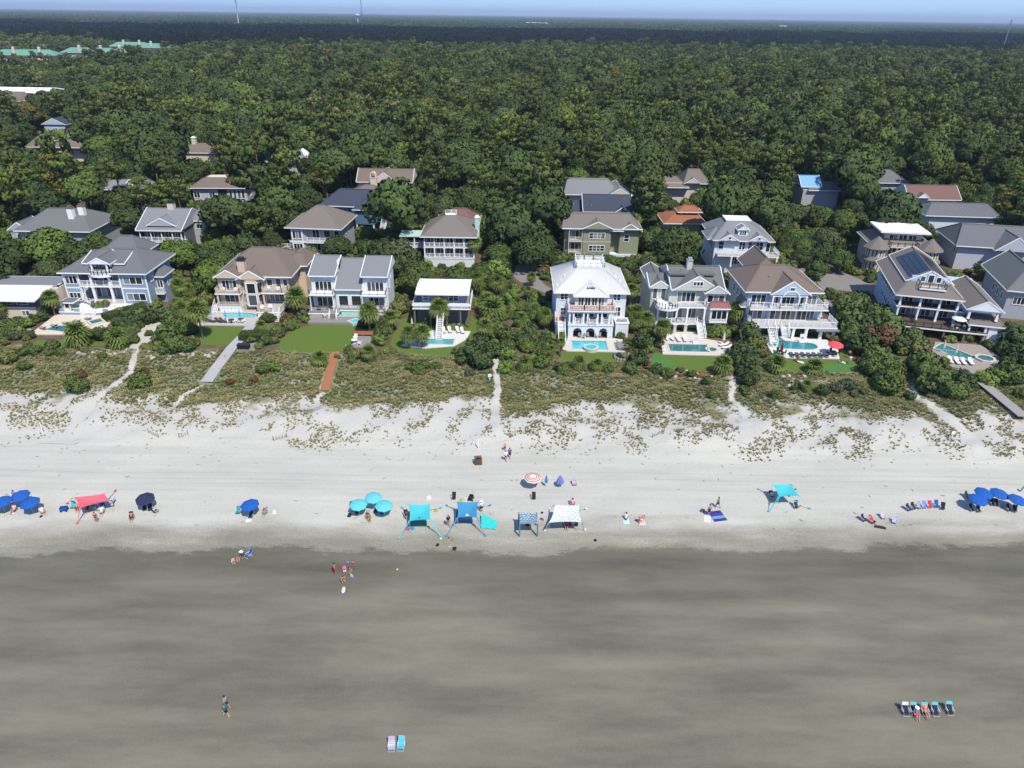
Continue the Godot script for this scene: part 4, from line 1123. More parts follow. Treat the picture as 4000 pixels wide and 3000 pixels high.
func front_row() -> void:
	var w := mat("white paint")
	# low house with a two-tone flat roof at the left edge
	var h := house("beach_house", "low grey house with white and grey flat roof and screened porch", "the flat roofed house", Vector3(-106, YARD, -139), 0.0, 9.0, 12.0)
	wall(h, mat("cream stucco"), -8, 6.6, 0, 2.1, 0, 11)
	wall(h, mat("dark grey siding"), -8, 6.6, 2.1, 2.6, -0.1, 11)
	wall(h, mat("dark grey siding"), -8, 7.4, 2.6, 4.2, 1.2, 11)
	for i in 6: column(h, -7.4 + i * 2.7, 0.1, 2.6, 4.3, 0.16, "dark grey siding")
	deck(h, -8, 6.8, 2.65, -0.15, 1.4, "grey boards", "dark grey siding")
	roof(h, mat("white roof"), w, -9, 7.6, -0.9, 6.2, 4.3, -9, 7.6, 6.2, 6.2, 5.1)
	roof(h, mat("grey shingles"), w, -9, 8.6, 6.2, 12.4, 5.0, -9, 8.6, 6.2, 6.2, 5.35)
	wall(h, mat("cream stucco"), 7.4, 8.8, 0, 4.8, 5.4, 10)
	for x in [-3.5, -1.2, 4.4]: window(h, x, 0.7, 1.5, 1.1, 2, 0.0)
	for x in [-6.2, -3.0, 0.2, 3.4]: window(h, x, 2.8, 2.2, 1.1, 2, 1.2)
	vents(h, [[2.0, 5.2, 9.0]])

	# blue house with the round dormer balcony
	h = house("beach_house", "blue three storey house with slate roof and curved balcony", "the curved balcony house", Vector3(-90, YARD, -146), 0.0, 9.5, 16.0)
	var blue := mat("blue siding")
	var slate := mat("slate shingles")
	wall(h, blue, -6.3, -3.1, 0, 8.0, 0, 12)
	wall(h, blue, 5.7, 11.3, 0, 8.0, 0, 12)
	wall(h, blue, -3.1, 5.7, 0, 8.0, 3.2, 13)
	wall(h, blue, 11.3, 13.0, 0, 6.0, 4, 8.5, "bay")
	roof(h, slate, blue, 11.2, 13.5, 3.5, 9, 6.0, 11.2, 12.0, 5.0, 8.0, 7.2)
	roof(h, slate, blue, -7.0, 12.0, -0.7, 14.2, 8.0, -0.5, 7.0, 6.4, 7.6, 11.2)
	roof(h, slate, blue, -3.4, 6.2, 9, 19, 8.8, 0.4, 3.0, 13.4, 14.2, 12.2)
	wall(h, blue, -2.9, 5.7, 0, 8.8, 12, 18.5)
	wall(h, blue, -1.9, 6.2, 8.0, 9.5, 1.9, 6.0, "dormer")
	roof(h, slate, blue, -2.4, 6.8, 1.4, 6.8, 9.5, -2.4, 6.8, 6.2, 6.8, 10.9)
	wall(h, w, 0.2, 4.0, 7.7, 9.9, 1.2, 5.0, "dormer")
	roof(h, slate, w, -0.3, 4.5, -0.4, 6.0, 9.9, 2.1, 2.1, -0.4, 6.0, 11.2)
	for x in [0.5, 3.7]: column(h, x, -0.1, 7.7, 9.9, 0.3)
	door(h, 2.1, 7.75, 2.9, 1.95, 4, 1.2)
	for x in [-1.1, 5.3]: window(h, x, 8.5, 0.55, 0.6, 1, 1.9)
	# the curved balcony
	var b := MB.new()
	var arc := []
	var rim := []
	for i in 9:
		var a := PI * i / 8.0
		arc.append(Vector3(2.1 - cos(a) * 2.4, 7.7, sin(a) * 1.3))
		rim.append([2.1 - cos(a) * 2.3, -sin(a) * 1.25])
	b.slab([Vector3(4.5, 7.7, -1.2)] + [Vector3(-0.3, 7.7, -1.2)].slice(1) + _back(arc) + [Vector3(-0.3, 7.7, -1.2)], 0.5)
	part(h, "balcony", b.done(), w)
	railing(h, rim, 7.7, "white paint", 0.95, 0.2)
	deck(h, -3.1, 5.7, 5.05, -0.2, 3.2)
	railing(h, [[-3.0, -0.1], [5.6, -0.1]], 5.05)
	deck(h, -3.1, 5.7, 1.3, -0.8, 3.2)
	for x in [-0.5, 3.4]:
		column(h, x, 0.1, 1.3, 4.7, 0.45)
		column(h, x, 0.1, 5.05, 7.7, 0.42)
	for y in [1.35, 5.1]:
		for x in [-1.8, 1.4, 4.5]: door(h, x, y, 1.9, 2.1, 2, 3.2)
	window(h, -4.7, 5.4, 2.4, 1.7, 3, 0.0)
	window(h, -4.7, 1.6, 2.3, 1.7, 3, 0.0)
	window(h, 8.5, 5.5, 3.9, 1.5, 3, 0.0)
	window(h, 8.5, 1.8, 3.9, 1.5, 3, 0.0)
	wall(h, w, -6.45, -3.0, 4.3, 4.6, -0.06, 0.1, "band")
	wall(h, w, 5.6, 11.45, 4.3, 4.6, -0.06, 0.1, "band")
	for x in [-6.3, -3.1, 5.7, 11.3]: wall(h, w, x - 0.14, x + 0.14, 0, 7.9, -0.05, 0.12, "corner_board")
	window(h, 11.3, 5.4, 0.9, 1.0, 1, 2.6, "r")
	window(h, 13.0, 3.4, 1.2, 1.6, 2, 6.4, "r")
	window(h, 12.15, 3.4, 1.1, 1.6, 2, 4.0)
	railing(h, [[11.4, 3.1], [13.0, 3.1]], 2.4)
	deck(h, 11.3, 13.1, 2.4, 3.0, 4.0)
	# spiral stair to the upper porch
	var sp := hold(h, "spiral_stairs", Transform3D(Basis(), Vector3(-1.9, 0, 0.9)))
	b = MB.new()
	b.tube(Vector3(0, 1.2, 0), Vector3(0, 6.1, 0), 0.07, 0.07, 6)
	for i in 15:
		var a0 := i * 0.42
		var y := 1.4 + i * 0.25
		b.slab([Vector3(0, y, 0), Vector3(cos(a0), 0, sin(a0)) * 0.85 + Vector3(0, y, 0), Vector3(cos(a0 + 0.45), 0, sin(a0 + 0.45)) * 0.85 + Vector3(0, y, 0)], 0.05)
		b.bar(Vector3(cos(a0), 0, sin(a0)) * 0.85 + Vector3(0, y, 0), Vector3(cos(a0), 0, sin(a0)) * 0.85 + Vector3(0, y + 0.95, 0), 0.05)
	part(sp, "steps", b.done(), w)
	# raised terrace in front
	wall(h, blue, -5.9, 7.3, 0, 0.75, -5, 0.0, "terrace")
	wall(h, w, -6.0, 7.4, 0.75, 0.95, -5.1, 0.0, "terrace_floor")
	for x in [-5.3, -2.2, 3.9, 6.8]: wall(h, blue, x - 0.55, x + 0.55, 0.95, 1.6, -5.05, -4.75, "parapet")
	railing(h, [[-4.8, -4.9], [-0.6, -4.9]], 0.95, "white paint", 0.7, 0.0)
	stairs(h, -0.6, 1.9, 0.95, -5.1, 0.0, -6.3, 5)
	stairs(h, -3.6, -1.9, 1.3, -0.8, 0.95, -2.0, 3, "white paint", false)
	stairs(h, 4.9, 6.6, 1.3, -0.8, 0.95, -2.0, 3, "white paint", false)
	wall(h, blue, -5.8, -3.6, 0.95, 2.5, -3.6, -1.2, "bath_house")
	roof(h, slate, blue, -6.1, -3.2, -3.9, -0.9, 2.5, -4.65, -4.65, -2.4, -2.4, 3.0)
	door(h, -4.8, 1.0, 0.9, 1.4, 1, -3.6)

	# tan house with the big glass bay
	h = house("beach_house", "tan stucco house with brown hip roof and tall glass bay", "the tan stucco house", Vector3(-60, YARD, -145.5), 0.0, 8.5, 18.0)
	var tan := mat("tan stucco")
	var brown := mat("brown shingles")
	wall(h, tan, -3.2, 1.6, 0, 7.6, 0.2, 16)
	wall(h, tan, 1.6, 6.4, 0, 7.4, 0.8, 16)
	wall(h, tan, 6.4, 11.6, 0, 7.4, 1.6, 16)
	roof(h, brown, tan, -4.0, 12.6, 0.6, 17.5, 7.5, 2.0, 7.0, 8.4, 9.0, 11.6)
	roof(h, brown, tan, -3.7, 2.1, -0.7, 8.0, 7.5, -0.8, -0.8, -0.7, 8.0, 9.2)
	roof(h, brown, tan, 1.0, 7.0, -0.6, 9.0, 7.2, 4.0, 4.0, -0.6, 9.0, 9.1)
	roof(h, brown, tan, 9.0, 14.0, 8.0, 18.0, 7.6, 11.0, 12.0, 11.0, 14.5, 9.8)
	wall(h, tan, 11.6, 13.2, 0, 7.6, 8.8, 17.2)
	# the glass bay stands forward in three faces
	b = MB.new()
	b.slab([Vector3(1.9, 7.1, -0.9), Vector3(6.1, 7.1, -0.9), Vector3(5.1, 7.1, 0.5), Vector3(2.9, 7.1, 0.5)], 6.1)
	part(h, "bay", b.done(), tan)
	window(h, 4.0, 1.4, 1.7, 2.3, 1, -0.51)
	window(h, 4.0, 4.1, 1.7, 2.2, 1, -0.51)
	for s: float in [-1.0, 1.0]:
		for y in [1.4, 4.1]:
			var wn := window(h, 4.0 + s * 1.62, y, 1.25, 2.25, 1, 0.2)
			wn.transform = Transform3D(Basis(Vector3.UP, s * deg_to_rad(54)), Vector3(4.0 + s * 1.63, y, -0.18))
	for y in [1.5, 4.3]:
		window(h, 2.0, y, 0.7, 2.0, 1, 0.8)
		window(h, 6.1, y, 0.6, 2.0, 1, 0.8)
	door(h, -0.8, 4.55, 3.0, 2.1, 4, 0.2)
	door(h, -0.6, 1.6, 3.2, 2.0, 3, 0.2)
	deck(h, -3.6, 1.8, 4.45, -1.6, 0.3)
	railing(h, [[-3.5, 0.2], [-3.5, -1.5], [1.7, -1.5], [1.7, 0.7]], 4.45, "tan stucco", 0.95, 0.15)
	deck(h, -3.3, 1.7, 1.5, -1.5, 0.3)
	railing(h, [[-3.2, -1.4], [1.6, -1.4]], 1.5, "tan stucco", 0.9, 0.2)
	for x in [-3.1, 1.5]: column(h, x, -1.3, 1.5, 4.1, 0.3, "tan stucco")
	wall(h, w, -3.2, 1.6, 0, 1.14, -1.4, 0.2, "lattice")
	for i in 6: wall(h, mat("grey siding"), -3.0 + i * 0.8, -2.94 + i * 0.8, 0.05, 1.05, -1.46, -1.38, "louvre_post")
	stairs(h, -4.6, -3.7, 1.5, 0.2, 0, -2.2, 7)
	deck(h, 6.2, 11.6, 4.6, -1.2, 1.7)
	railing(h, [[6.3, 0.8], [6.3, -1.1], [10.6, -1.1], [11.5, 0.2], [11.5, 1.6]], 4.6, "tan stucco", 0.95, 0.15)
	door(h, 9.3, 4.65, 1.0, 2.1, 1, 1.6)
	window(h, 7.4, 5.2, 1.1, 1.4, 1, 1.6)
	window(h, 10.8, 5.2, 0.8, 1.4, 1, 1.6)
	door(h, 8.6, 1.7, 3.0, 2.1, 3, 1.6)
	for x in [6.6, 11.2]: column(h, x, -0.9, 1.5, 4.3, 0.3, "tan stucco")
	deck(h, 5.8, 11.0, 1.5, -4.4, 1.7)
	wall(h, w, 6.0, 10.8, 0, 1.14, -4.3, -1.4, "lattice")
	railing(h, [[5.9, -1.0], [5.9, -4.3], [9.4, -4.3]], 1.5, "tan stucco", 0.95, 0.15)
	railing(h, [[10.9, -4.3], [10.9, 0.0]], 1.5, "tan stucco", 0.95, 0.15)
	stairs(h, 9.5, 10.8, 1.5, -4.4, 0, -6.2, 7)
	for d in [4.0, 5.4, 8.5]: window(h, 11.6, 5.0, 0.8, 1.5, 1, d, "r")
	chimney(h, 1.7, 2.4, 7.0, 10.6, 1.5, "tan stucco", "black metal")
	wall(h, mat("white roof"), 2.5, 4.4, 8.2, 8.35, 5.0, 6.4, "skylight")
	vents(h, [[9.0, 9.6, 6.0]])

	# grey-roofed house with two sheds
	h = house("beach_house", "white house with two grey shed roofs and balconies above deck", "the twin shed roofs", Vector3(-40, YARD, -145), 0.0, 9.0, 14.0)
	var gs := mat("grey shingles")
	var ice := mat("ice siding")
	for q in [[-3.0, 2.1], [8.0, 13.2]]:
		wall(h, ice, q[0], q[1], 0, 8.4, 0, 8)
		roof(h, gs, ice, q[0] - 0.3, q[1] + 0.3, -0.8, 9.5, 8.5, q[0] - 0.3, q[1] + 0.3, 6.2, 6.2, 10.9)
		door(h, (q[0] + q[1]) / 2, 5.0, 3.4, 2.0, 4, 0)
		deck(h, q[0] - 0.2, q[1] - 0.1, 4.9, -2.2, 0.05, "white roof")
		railing(h, [[q[0] - 0.1, 0], [q[0] - 0.1, -2.1], [q[1] - 0.2, -2.1], [q[1] - 0.2, 0]], 4.9, "grey metal", 0.9, 0.0)
		door(h, (q[0] + q[1]) / 2, 1.5, 3.2, 2.0, 3, 0)
		for x in [q[0], q[1] - 0.3]: column(h, x, -2.0, 1.3, 4.6, 0.16)
	wall(h, ice, 2.1, 8.0, 0, 5.6, -0.6, 8)
	roof(h, gs, ice, 2.1, 8.0, -1.2, 9.0, 5.7, 2.1, 8.0, 6.4, 6.4, 10.3)
	window(h, 3.7, 1.8, 1.9, 2.3, 1, -0.6, "f", "window", 1, "white paint")
	window(h, 6.4, 1.8, 1.9, 2.3, 1, -0.6)
	window(h, 13.2, 5.2, 0.6, 1.6, 1, 2.2, "r")
	window(h, 13.2, 6.8, 0.5, 1.0, 1, 4.0, "r")
	wall(h, w, 2.12, 2.4, 6.5, 10.6, 3.0, 6.2, "flashing")
	deck(h, -3.4, 3.0, 1.3, -3.6, 0.0, "grey boards")
	deck(h, 3.0, 14.0, 1.3, -1.5, 0.0, "grey boards")
	railing(h, [[-3.3, 0], [-3.3, -3.5], [1.1, -3.5]], 1.3, "grey metal", 0.95, 0.0)
	railing(h, [[3.1, -1.4], [13.9, -1.4]], 1.3, "grey metal", 0.95, 0.0)
	wall(h, mat("cream stucco"), -3.2, 1.2, 0, 0.94, -3.4, -0.1, "deck_wall")
	wall(h, mat("cream stucco"), 3.1, 13.8, 0, 0.94, -1.3, -0.65, "deck_wall")
	stairs(h, 1.3, 2.8, 1.3, -3.6, 0.45, -5.0, 4, "grey boards")

	# stilted cottage
	h = house("beach_cottage", "small grey cottage on stilts under a flat white roof", "the stilted cottage", Vector3(-14, YARD, -137), 0.0, 6.5, 10.0)
	var gy := mat("grey siding")
	wall(h, gy, -4.9, 4.4, 4.5, 7.3, 2.2, 9.0)
	deck(h, -6.6, 5.3, 4.5, 0, 9.2, "grey boards")
	railing(h, [[-6.5, 8], [-6.5, 0.1], [5.2, 0.1], [5.2, 8]], 4.5, "white paint", 1.0, 0.12)
	wall(h, w, -6.6, 5.3, 4.9, 5.45, -0.06, 0.0, "rail_board")
	wall(h, w, 5.3, 5.36, 4.9, 5.45, 0.0, 8.0, "rail_board")
	roof(h, mat("white roof"), w, -5.9, 5.0, 0.4, 9.8, 7.3, -5.9, 5.0, 5.5, 5.6, 7.75)
	for x in [-6.2, -3.0, 0.4, 3.2, 4.9]:
		for d in [0.4, 4.5, 8.6]: column(h, x, d, 0, 4.14, 0.3, "stilt wood")
	wall(h, mat("dark grey siding"), -5.8, 4.6, 0, 4.1, 2.6, 8.9, "underfloor_shade")  # dark block standing in for the shade beneath the raised floor
	window(h, -4.0, 5.3, 1.0, 1.3, 1, 2.2, "f", "window", 2)
	window(h, 1.7, 5.3, 1.9, 1.3, 2, 2.2, "f", "window", 2)
	door(h, -0.8, 4.55, 0.9, 2.0, 1, 2.2)
	stairs(h, -1.3, -0.1, 4.5, -0.1, 0, -6.0, 16)
	h = null

	# the big white house
	h = house("beach_house", "large white house with pale metal roof and rooftop lookout deck", "the big white house", Vector3(16, YARD, -133), 0.0, 8.0, 20.0)
	var wh := mat("ice siding")
	var pm := mat("pale metal roof")
	arches(h, wh, -4.9, 4.1, 0.0, 2.85, 0.0, [[-3.0, 1.7], [-0.4, 1.7], [2.2, 1.7]], 1.35)
	wall(h, wh, -7.3, 6.8, 0, 8.6, 3.6, 18.5)
	wall(h, wh, -3.6, 2.9, 6.1, 8.4, 2.4, 3.7)
	deck(h, -5.0, 4.2, 3.1, -0.15, 3.7)
	for x in [-4.7, -3.9, -1.9, -1.1, 0.9, 1.7, 3.2, 3.9]: column(h, x, 0.2, 3.1, 5.75, 0.3)
	wall(h, w, -5.0, 4.2, 5.4, 5.74, 0.0, 0.4, "entablature")
	deck(h, -5.2, 4.4, 6.1, -0.3, 3.7, "warm boards")
	star_rail(h, -3.6, -2.2, 3.1, 0.15); star_rail(h, -0.8, 0.6, 3.1, -0.25); star_rail(h, 2.0, 3.1, 3.1, 0.15)
	star_rail(h, -4.9, -1.9, 6.1, -0.15); star_rail(h, -1.9, 1.1, 6.1, -0.15); star_rail(h, 1.1, 4.2, 6.1, -0.15)
	railing(h, [[-5.0, 3.4], [-5.0, -0.1]], 6.1)
	railing(h, [[4.2, 3.4], [4.2, -0.1]], 6.1)
	for x in [-2.8, -0.4, 2.3]: door(h, x, 3.2, 1.7, 2.2, 2, 3.6)
	for i in 4: door(h, -2.4 + i * 1.35, 6.15, 1.0, 1.9, 2, 2.4)
	window(h, -5.7, 6.9, 1.4, 1.3, 2, 3.6, "f", "window", 2)
	window(h, 4.9, 6.9, 1.4, 1.3, 2, 3.6, "f", "window", 2)
	window(h, -5.8, 3.7, 1.0, 1.4, 2, 3.6, "f", "window", 2)
	window(h, 5.2, 3.5, 1.2, 1.9, 2, 3.6, "f", "window", 2)
	var lo := [Vector3(-7.9, 8.6, -2.9), Vector3(7.4, 8.6, -2.9), Vector3(2.6, 12.0, -8.2), Vector3(-3.1, 12.0, -8.2)]
	roof(h, pm, wh, -7.9, 7.4, 2.9, 19.2, 8.6, -3.1, 2.6, 8.2, 13.2, 12.0)
	seams(h, [lo, [Vector3(7.4, 8.6, -2.9), Vector3(7.4, 8.6, -19.2), Vector3(2.6, 12.0, -13.2), Vector3(2.6, 12.0, -8.2)], [Vector3(-7.9, 8.6, -2.9), Vector3(-7.9, 8.6, -19.2), Vector3(-3.1, 12.0, -13.2), Vector3(-3.1, 12.0, -8.2)]], pm)
	roof(h, pm, wh, -4.0, 3.1, 1.7, 8.0, 8.3, -0.4, -0.4, 5.0, 8.0, 10.4)
	seams(h, [[Vector3(-4.0, 8.3, -1.7), Vector3(3.1, 8.3, -1.7), Vector3(-0.3, 10.4, -5.0), Vector3(-0.5, 10.4, -5.0)]], pm)
	wall(h, w, -3.2, 2.7, 12.0, 12.14, 8.1, 13.3, "lookout_floor")
	star_rail(h, -3.1, -1.2, 12.1, 13.2); star_rail(h, -1.2, 0.7, 12.1, 13.2); star_rail(h, 0.7, 2.6, 12.1, 13.2)
	railing(h, [[-3.1, 8.3], [-3.1, 13.2]], 12.1)
	railing(h, [[2.6, 8.3], [2.6, 13.2]], 12.1)
	railing(h, [[-3.1, 8.3], [2.6, 8.3]], 12.1, "grey metal", 0.95, 0.0)
	dormer(h, pm, wh, -0.35, 3.3, 0.9, 8.8, 9.8, 10.3, 1.6, 1)
	for s: float in [-1.0, 1.0]:
		for i in 3:
			var x0: float = -0.25 + s * (6.3 - i * 0.75)
			wall(h, w, x0 - 0.6, x0 + 0.6, 9.0 + i * 0.55, 9.25 + i * 0.55, 5.0 + i * 1.4, 6.4 + i * 1.4, "louvre")
	stairs(h, -6.9, -5.5, 3.1, 1.6, 0, -3.4, 17)
	deck(h, -7.5, -5.2, 3.1, 1.6, 3.6, "warm boards")
	wall(h, wh, -7.3, -5.3, 0, 2.7, 1.8, 3.6)
	railing(h, [[-7.4, 3.5], [-7.4, 1.7]], 3.1)
	wall(h, wh, 4.7, 7.3, 0, 2.9, 0.8, 3.6, "service_yard")
	for q in [[4.6, 7.4, 0.7, 0.95], [4.6, 7.4, 3.3, 3.55], [4.6, 4.85, 0.95, 3.3], [7.15, 7.4, 0.95, 3.3]]: wall(h, w, q[0], q[1], 2.9, 3.2, q[2], q[3], "coping")
	for x in [5.5, 6.5]: wall(h, mat("grey metal"), x - 0.4, x + 0.4, 2.9, 3.4, 1.7, 2.5, "air_conditioner")
	vents(h, [[3.6, 10.7, 9.0], [4.4, 10.4, 12.0]])

	# pale green house
	h = house("beach_house", "pale green house with grey gables, round balcony and copper bay roof", "the pale green house", Vector3(34, YARD, -137.5), 0.0, 8.0, 16.0)
	var pg := mat("pale green siding")
	var gg := mat("green grey shingles")
	wall(h, pg, -5.4, -2.0, 0, 8.4, 3.5, 15)
	wall(h, pg, -2.0, 5.2, 0, 8.6, 1.8, 15)
	wall(h, pg, 5.2, 9.4, 0, 8.4, 0.6, 13)
	roof(h, gg, pg, -6.0, -1.6, 2.8, 15.5, 8.4, -3.8, -3.8, 2.8, 15.5, 9.8)
	roof(h, gg, pg, -6.0, -1.6, 2.9, 8.0, 8.4, -6.0, -1.6, 7.5, 7.6, 10.0)
	roof(h, gg, pg, -1.9, 9.2, 1.2, 15.5, 8.6, -1.9, 9.2, 7.4, 8.0, 11.6)
	roof(h, gg, pg, -1.6, 8.4, 0.9, 9.0, 8.5, 3.4, 3.4, 0.9, 9.0, 11.5)
	roof(h, gg, pg, 4.8, 9.9, -0.1, 6.0, 8.2, 7.3, 7.3, -0.1, 6.0, 9.9)
	window(h, 3.4, 9.6, 1.9, 0.75, 3, 0.88)
	chimney(h, 2.6, 7.0, 10.0, 13.0, 1.1, "pale green siding", "grey metal")
	for x in [-0.3, 5.6]: wall(h, gg, x - 1.8, x + 1.8, 10.6, 11.0, 4.2, 6.2, "shed_dormer")
	door(h, -4.6, 5.75, 0.8, 2.2, 1, 3.5)
	door(h, -2.9, 5.75, 0.8, 2.2, 1, 3.5)
	door(h, 1.5, 5.75, 3.6, 2.1, 4, 1.8)
	window(h, 7.3, 6.2, 3.3, 1.5, 3, 0.6)
	deck(h, -2.2, 5.3, 5.6, -0.6, 1.9)
	railing(h, [[0.0, -0.5], [5.2, -0.5], [5.2, 0.6]], 5.6)
	b = MB.new()
	arc = []
	rim = []
	for i in 13:
		var a := PI * (0.15 + 1.1 * i / 12.0)
		arc.append(Vector3(-2.6 + cos(a) * 2.5, 5.6, 0.2 + sin(a) * 2.2))
		rim.append([-2.6 + cos(a) * 2.4, -0.2 - sin(a) * 2.1])
	b.slab(_back([Vector3(-2.2, 5.6, -3.4), Vector3(-4.6, 5.6, -3.4)]) + _back(_back(arc)), 0.4)
	part(h, "round_balcony", b.done(), w)
	railing(h, rim, 5.6)
	deck(h, -4.8, 5.3, 2.1, -0.8, 3.4)
	for p in [[-4.4, -0.4], [-2.6, -1.2], [-0.6, -0.5], [1.6, -0.5], [5.1, -0.5]]:
		column(h, p[0], p[1], 2.1, 5.25, 0.32)
		column(h, p[0], maxf(p[1], -0.5), 0, 1.74, 0.6, "pale green siding")
	railing(h, [[-0.5, -0.7], [3.4, -0.7]], 2.1)
	railing(h, [[-4.7, -0.2], [-2.6, -1.1], [-0.5, -0.7]], 2.1)
	door(h, 0.2, 2.2, 1.8, 2.2, 2, 1.8)
	door(h, 3.0, 2.2, 1.8, 2.2, 2, 1.8)
	stairs(h, 3.7, 5.1, 2.1, -0.8, 0, -4.2, 12)
	wall(h, w, 6.3, 9.9, 2.1, 5.4, -0.6, 0.7, "bay")
	window(h, 8.1, 3.0, 3.0, 1.8, 3, -0.6)
	roof(h, mat("copper roof"), w, 6.0, 10.2, -1.0, 0.65, 5.4, 6.4, 9.8, 0.4, 0.65, 6.4)
	vents(h, [[1.0, 11.0, 6.2], [-3.2, 9.6, 7.0]])

	# brown-roofed blue house
	h = house("beach_house", "pale blue house with brown hip roof, arched balcony and wide deck", "the brown roofed blue house", Vector3(56, YARD, -137), 0.0, 10.0, 18.0)
	var pb := mat("pale blue siding")
	wall(h, pb, -8.4, 5.8, 0, 9.0, 0.6, 14)
	wall(h, pb, -4.0, 3.0, 2.8, 9.0, 0.0, 0.7)
	wall(h, pb, 5.6, 7.4, 0, 5.6, 1.0, 8.0)
	roof(h, brown, pb, -9.4, 6.6, -0.2, 15.0, 9.0, -4.6, 0.6, 7.0, 7.6, 12.4)
	roof(h, brown, pb, -4.4, 3.6, -1.2, 8.0, 8.8, -0.4, -0.4, -1.2, 8.0, 11.6)
	roof(h, brown, pb, -4.4, 3.0, 13.0, 24.0, 8.4, -0.8, -0.8, 15.0, 24.0, 11.6)
	wall(h, pb, -4.0, 2.6, 0, 8.4, 14, 23.5)
	window(h, -0.4, 9.5, 0.9, 0.8, 1, -1.2)
	# arched balcony in the gable
	wall(h, w, -4.0, 3.0, 8.3, 8.8, -1.0, -0.7, "eave_beam")
	for x in [-3.8, -2.2, 1.5, 2.9]: column(h, x, -0.9, 5.9, 8.4, 0.28)
	arch_ring(h, -0.4, 8.35, 1.6, -0.9)
	door(h, -0.4, 6.0, 2.4, 2.3, 3, 0.0)
	door(h, -3.0, 6.0, 1.1, 2.1, 2, 0.0)
	door(h, 2.2, 6.0, 0.9, 2.1, 1, 0.0)
	door(h, -6.2, 6.0, 2.8, 2.1, 3, 0.6)
	door(h, 4.6, 6.0, 1.8, 2.1, 2, 0.6)
	deck(h, -8.2, 7.6, 5.9, -1.5, 0.7)
	railing(h, [[-8.0, 0.5], [-8.0, -0.6], [-4.1, -0.6]], 5.9)
	railing(h, [[-4.1, -1.0], [-2.3, -1.4], [1.5, -1.4], [3.2, -1.0]], 5.9)
	railing(h, [[3.3, -1.4], [7.5, -1.4], [7.5, 1.0]], 5.9)
	for q in [[-6.4, 2.8, 3], [-2.5, 2.0, 2], [0.2, 2.8, 3], [2.9, 1.9, 2], [4.9, 1.5, 2]]: door(h, q[0], 3.05, q[1], 2.1, q[2], 0.0 if absf(q[0]) < 3.2 else 0.6)
	deck(h, -8.0, 9.2, 2.95, -3.6, 1.0)
	railing(h, [[-7.9, 0.4], [-7.9, -2.4], [-2.4, -2.4]], 2.95)
	railing(h, [[-0.6, -3.5], [9.1, -3.5], [9.1, 1.0]], 2.95)
	for p in [[-6.9, -2.2], [-2.4, -2.4], [0.6, -3.2], [3.2, -3.2], [6.2, -3.2], [8.8, -3.2]]: column(h, p[0], p[1], 0, 2.59, 0.5)
	wall(h, mat("grey shingles"), 4.8, 9.4, 2.3, 2.55, -4.4, -3.6, "awning")
	stairs(h, -2.2, -0.8, 2.95, -3.4, 1.5, -5.2, 8)
	stairs(h, -4.6, -3.2, 2.95, -2.4, 0, -6.2, 14)
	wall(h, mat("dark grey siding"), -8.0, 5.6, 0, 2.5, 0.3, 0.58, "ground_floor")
	for d in [2.5, 5.0, 7.5, 10.0]: window(h, -8.4, 5.6, 1.0, 1.7, 1, d, "l")
	roof(h, mat("grey shingles"), pb, -9.6, -8.3, 0.4, 5.0, 5.6, -8.4, -8.3, 1.0, 5.0, 6.9)
	roof(h, mat("grey shingles"), pb, 5.7, 8.2, 0.6, 8.6, 5.7, 5.7, 6.0, 1.2, 8.6, 6.8)
	vents(h, [[-3.6, 10.9, 3.6]])

	# solar house at the right
	h = house("beach_house", "blue white house with solar panels, stacked porches and balcony", "the solar panel house", Vector3(90, YARD, -138), -15.0, 10.0, 20.0)
	var wg := mat("warm grey shingles")
	wall(h, pb, -10.4, 1.0, 0, 7.6, 3.0, 22)
	wall(h, pb, 1.0, 7.6, 0, 7.0, 1.0, 18)
	deck(h, -10.6, 2.0, 5.3, -0.2, 3.1, "dark boards")
	deck(h, -10.6, 6.0, 2.4, -4.2, 3.1, "dark boards")
	for x in [-10.0, -6.2, -2.6, 0.8]:
		column(h, x, 0.1, 2.4, 4.94, 0.36)
		column(h, x, 0.1, 5.3, 7.5, 0.36)
	for x in [-9.6, -5.5, -1.5, 2.2, 5.6]: column(h, x, -3.8, 0, 2.04, 0.34, "stilt wood")
	railing(h, [[-10.5, 0.0], [0.9, 0.0]], 5.3, "black metal", 0.95, 0.0)
	railing(h, [[-10.5, -4.1], [4.0, -4.1]], 2.4, "black metal", 0.95, 0.0)
	for x in [-8.2, -4.4, -1.0]:
		door(h, x, 5.35, 2.4, 2.0, 3, 3.0)
		door(h, x, 2.45, 2.6, 2.1, 3, 3.0)
	roof(h, wg, pb, -11.4, 1.6, -0.6, 23, 7.6, -8.0, -1.5, 4.4, 23, 9.6)
	roof(h, wg, pb, -9.0, 0.2, 4.0, 23, 9.3, -4.6, -4.4, 4.0, 23, 11.8)
	wall(h, pb, -8.0, -0.9, 9.2, 10.6, 3.94, 4.4, "attic_wall")
	deck(h, -6.8, -1.8, 9.0, 1.0, 4.0, "deck boards")
	railing(h, [[-6.7, 4.0], [-6.7, 1.1], [-1.9, 1.1], [-1.9, 4.0]], 9.0, "black metal", 0.95, 0.0)
	door(h, -4.4, 9.05, 1.0, 1.9, 1, 3.94)
	window(h, -5.9, 9.5, 0.8, 1.1, 1, 3.94)
	window(h, -2.9, 9.5, 0.8, 1.1, 1, 3.94)
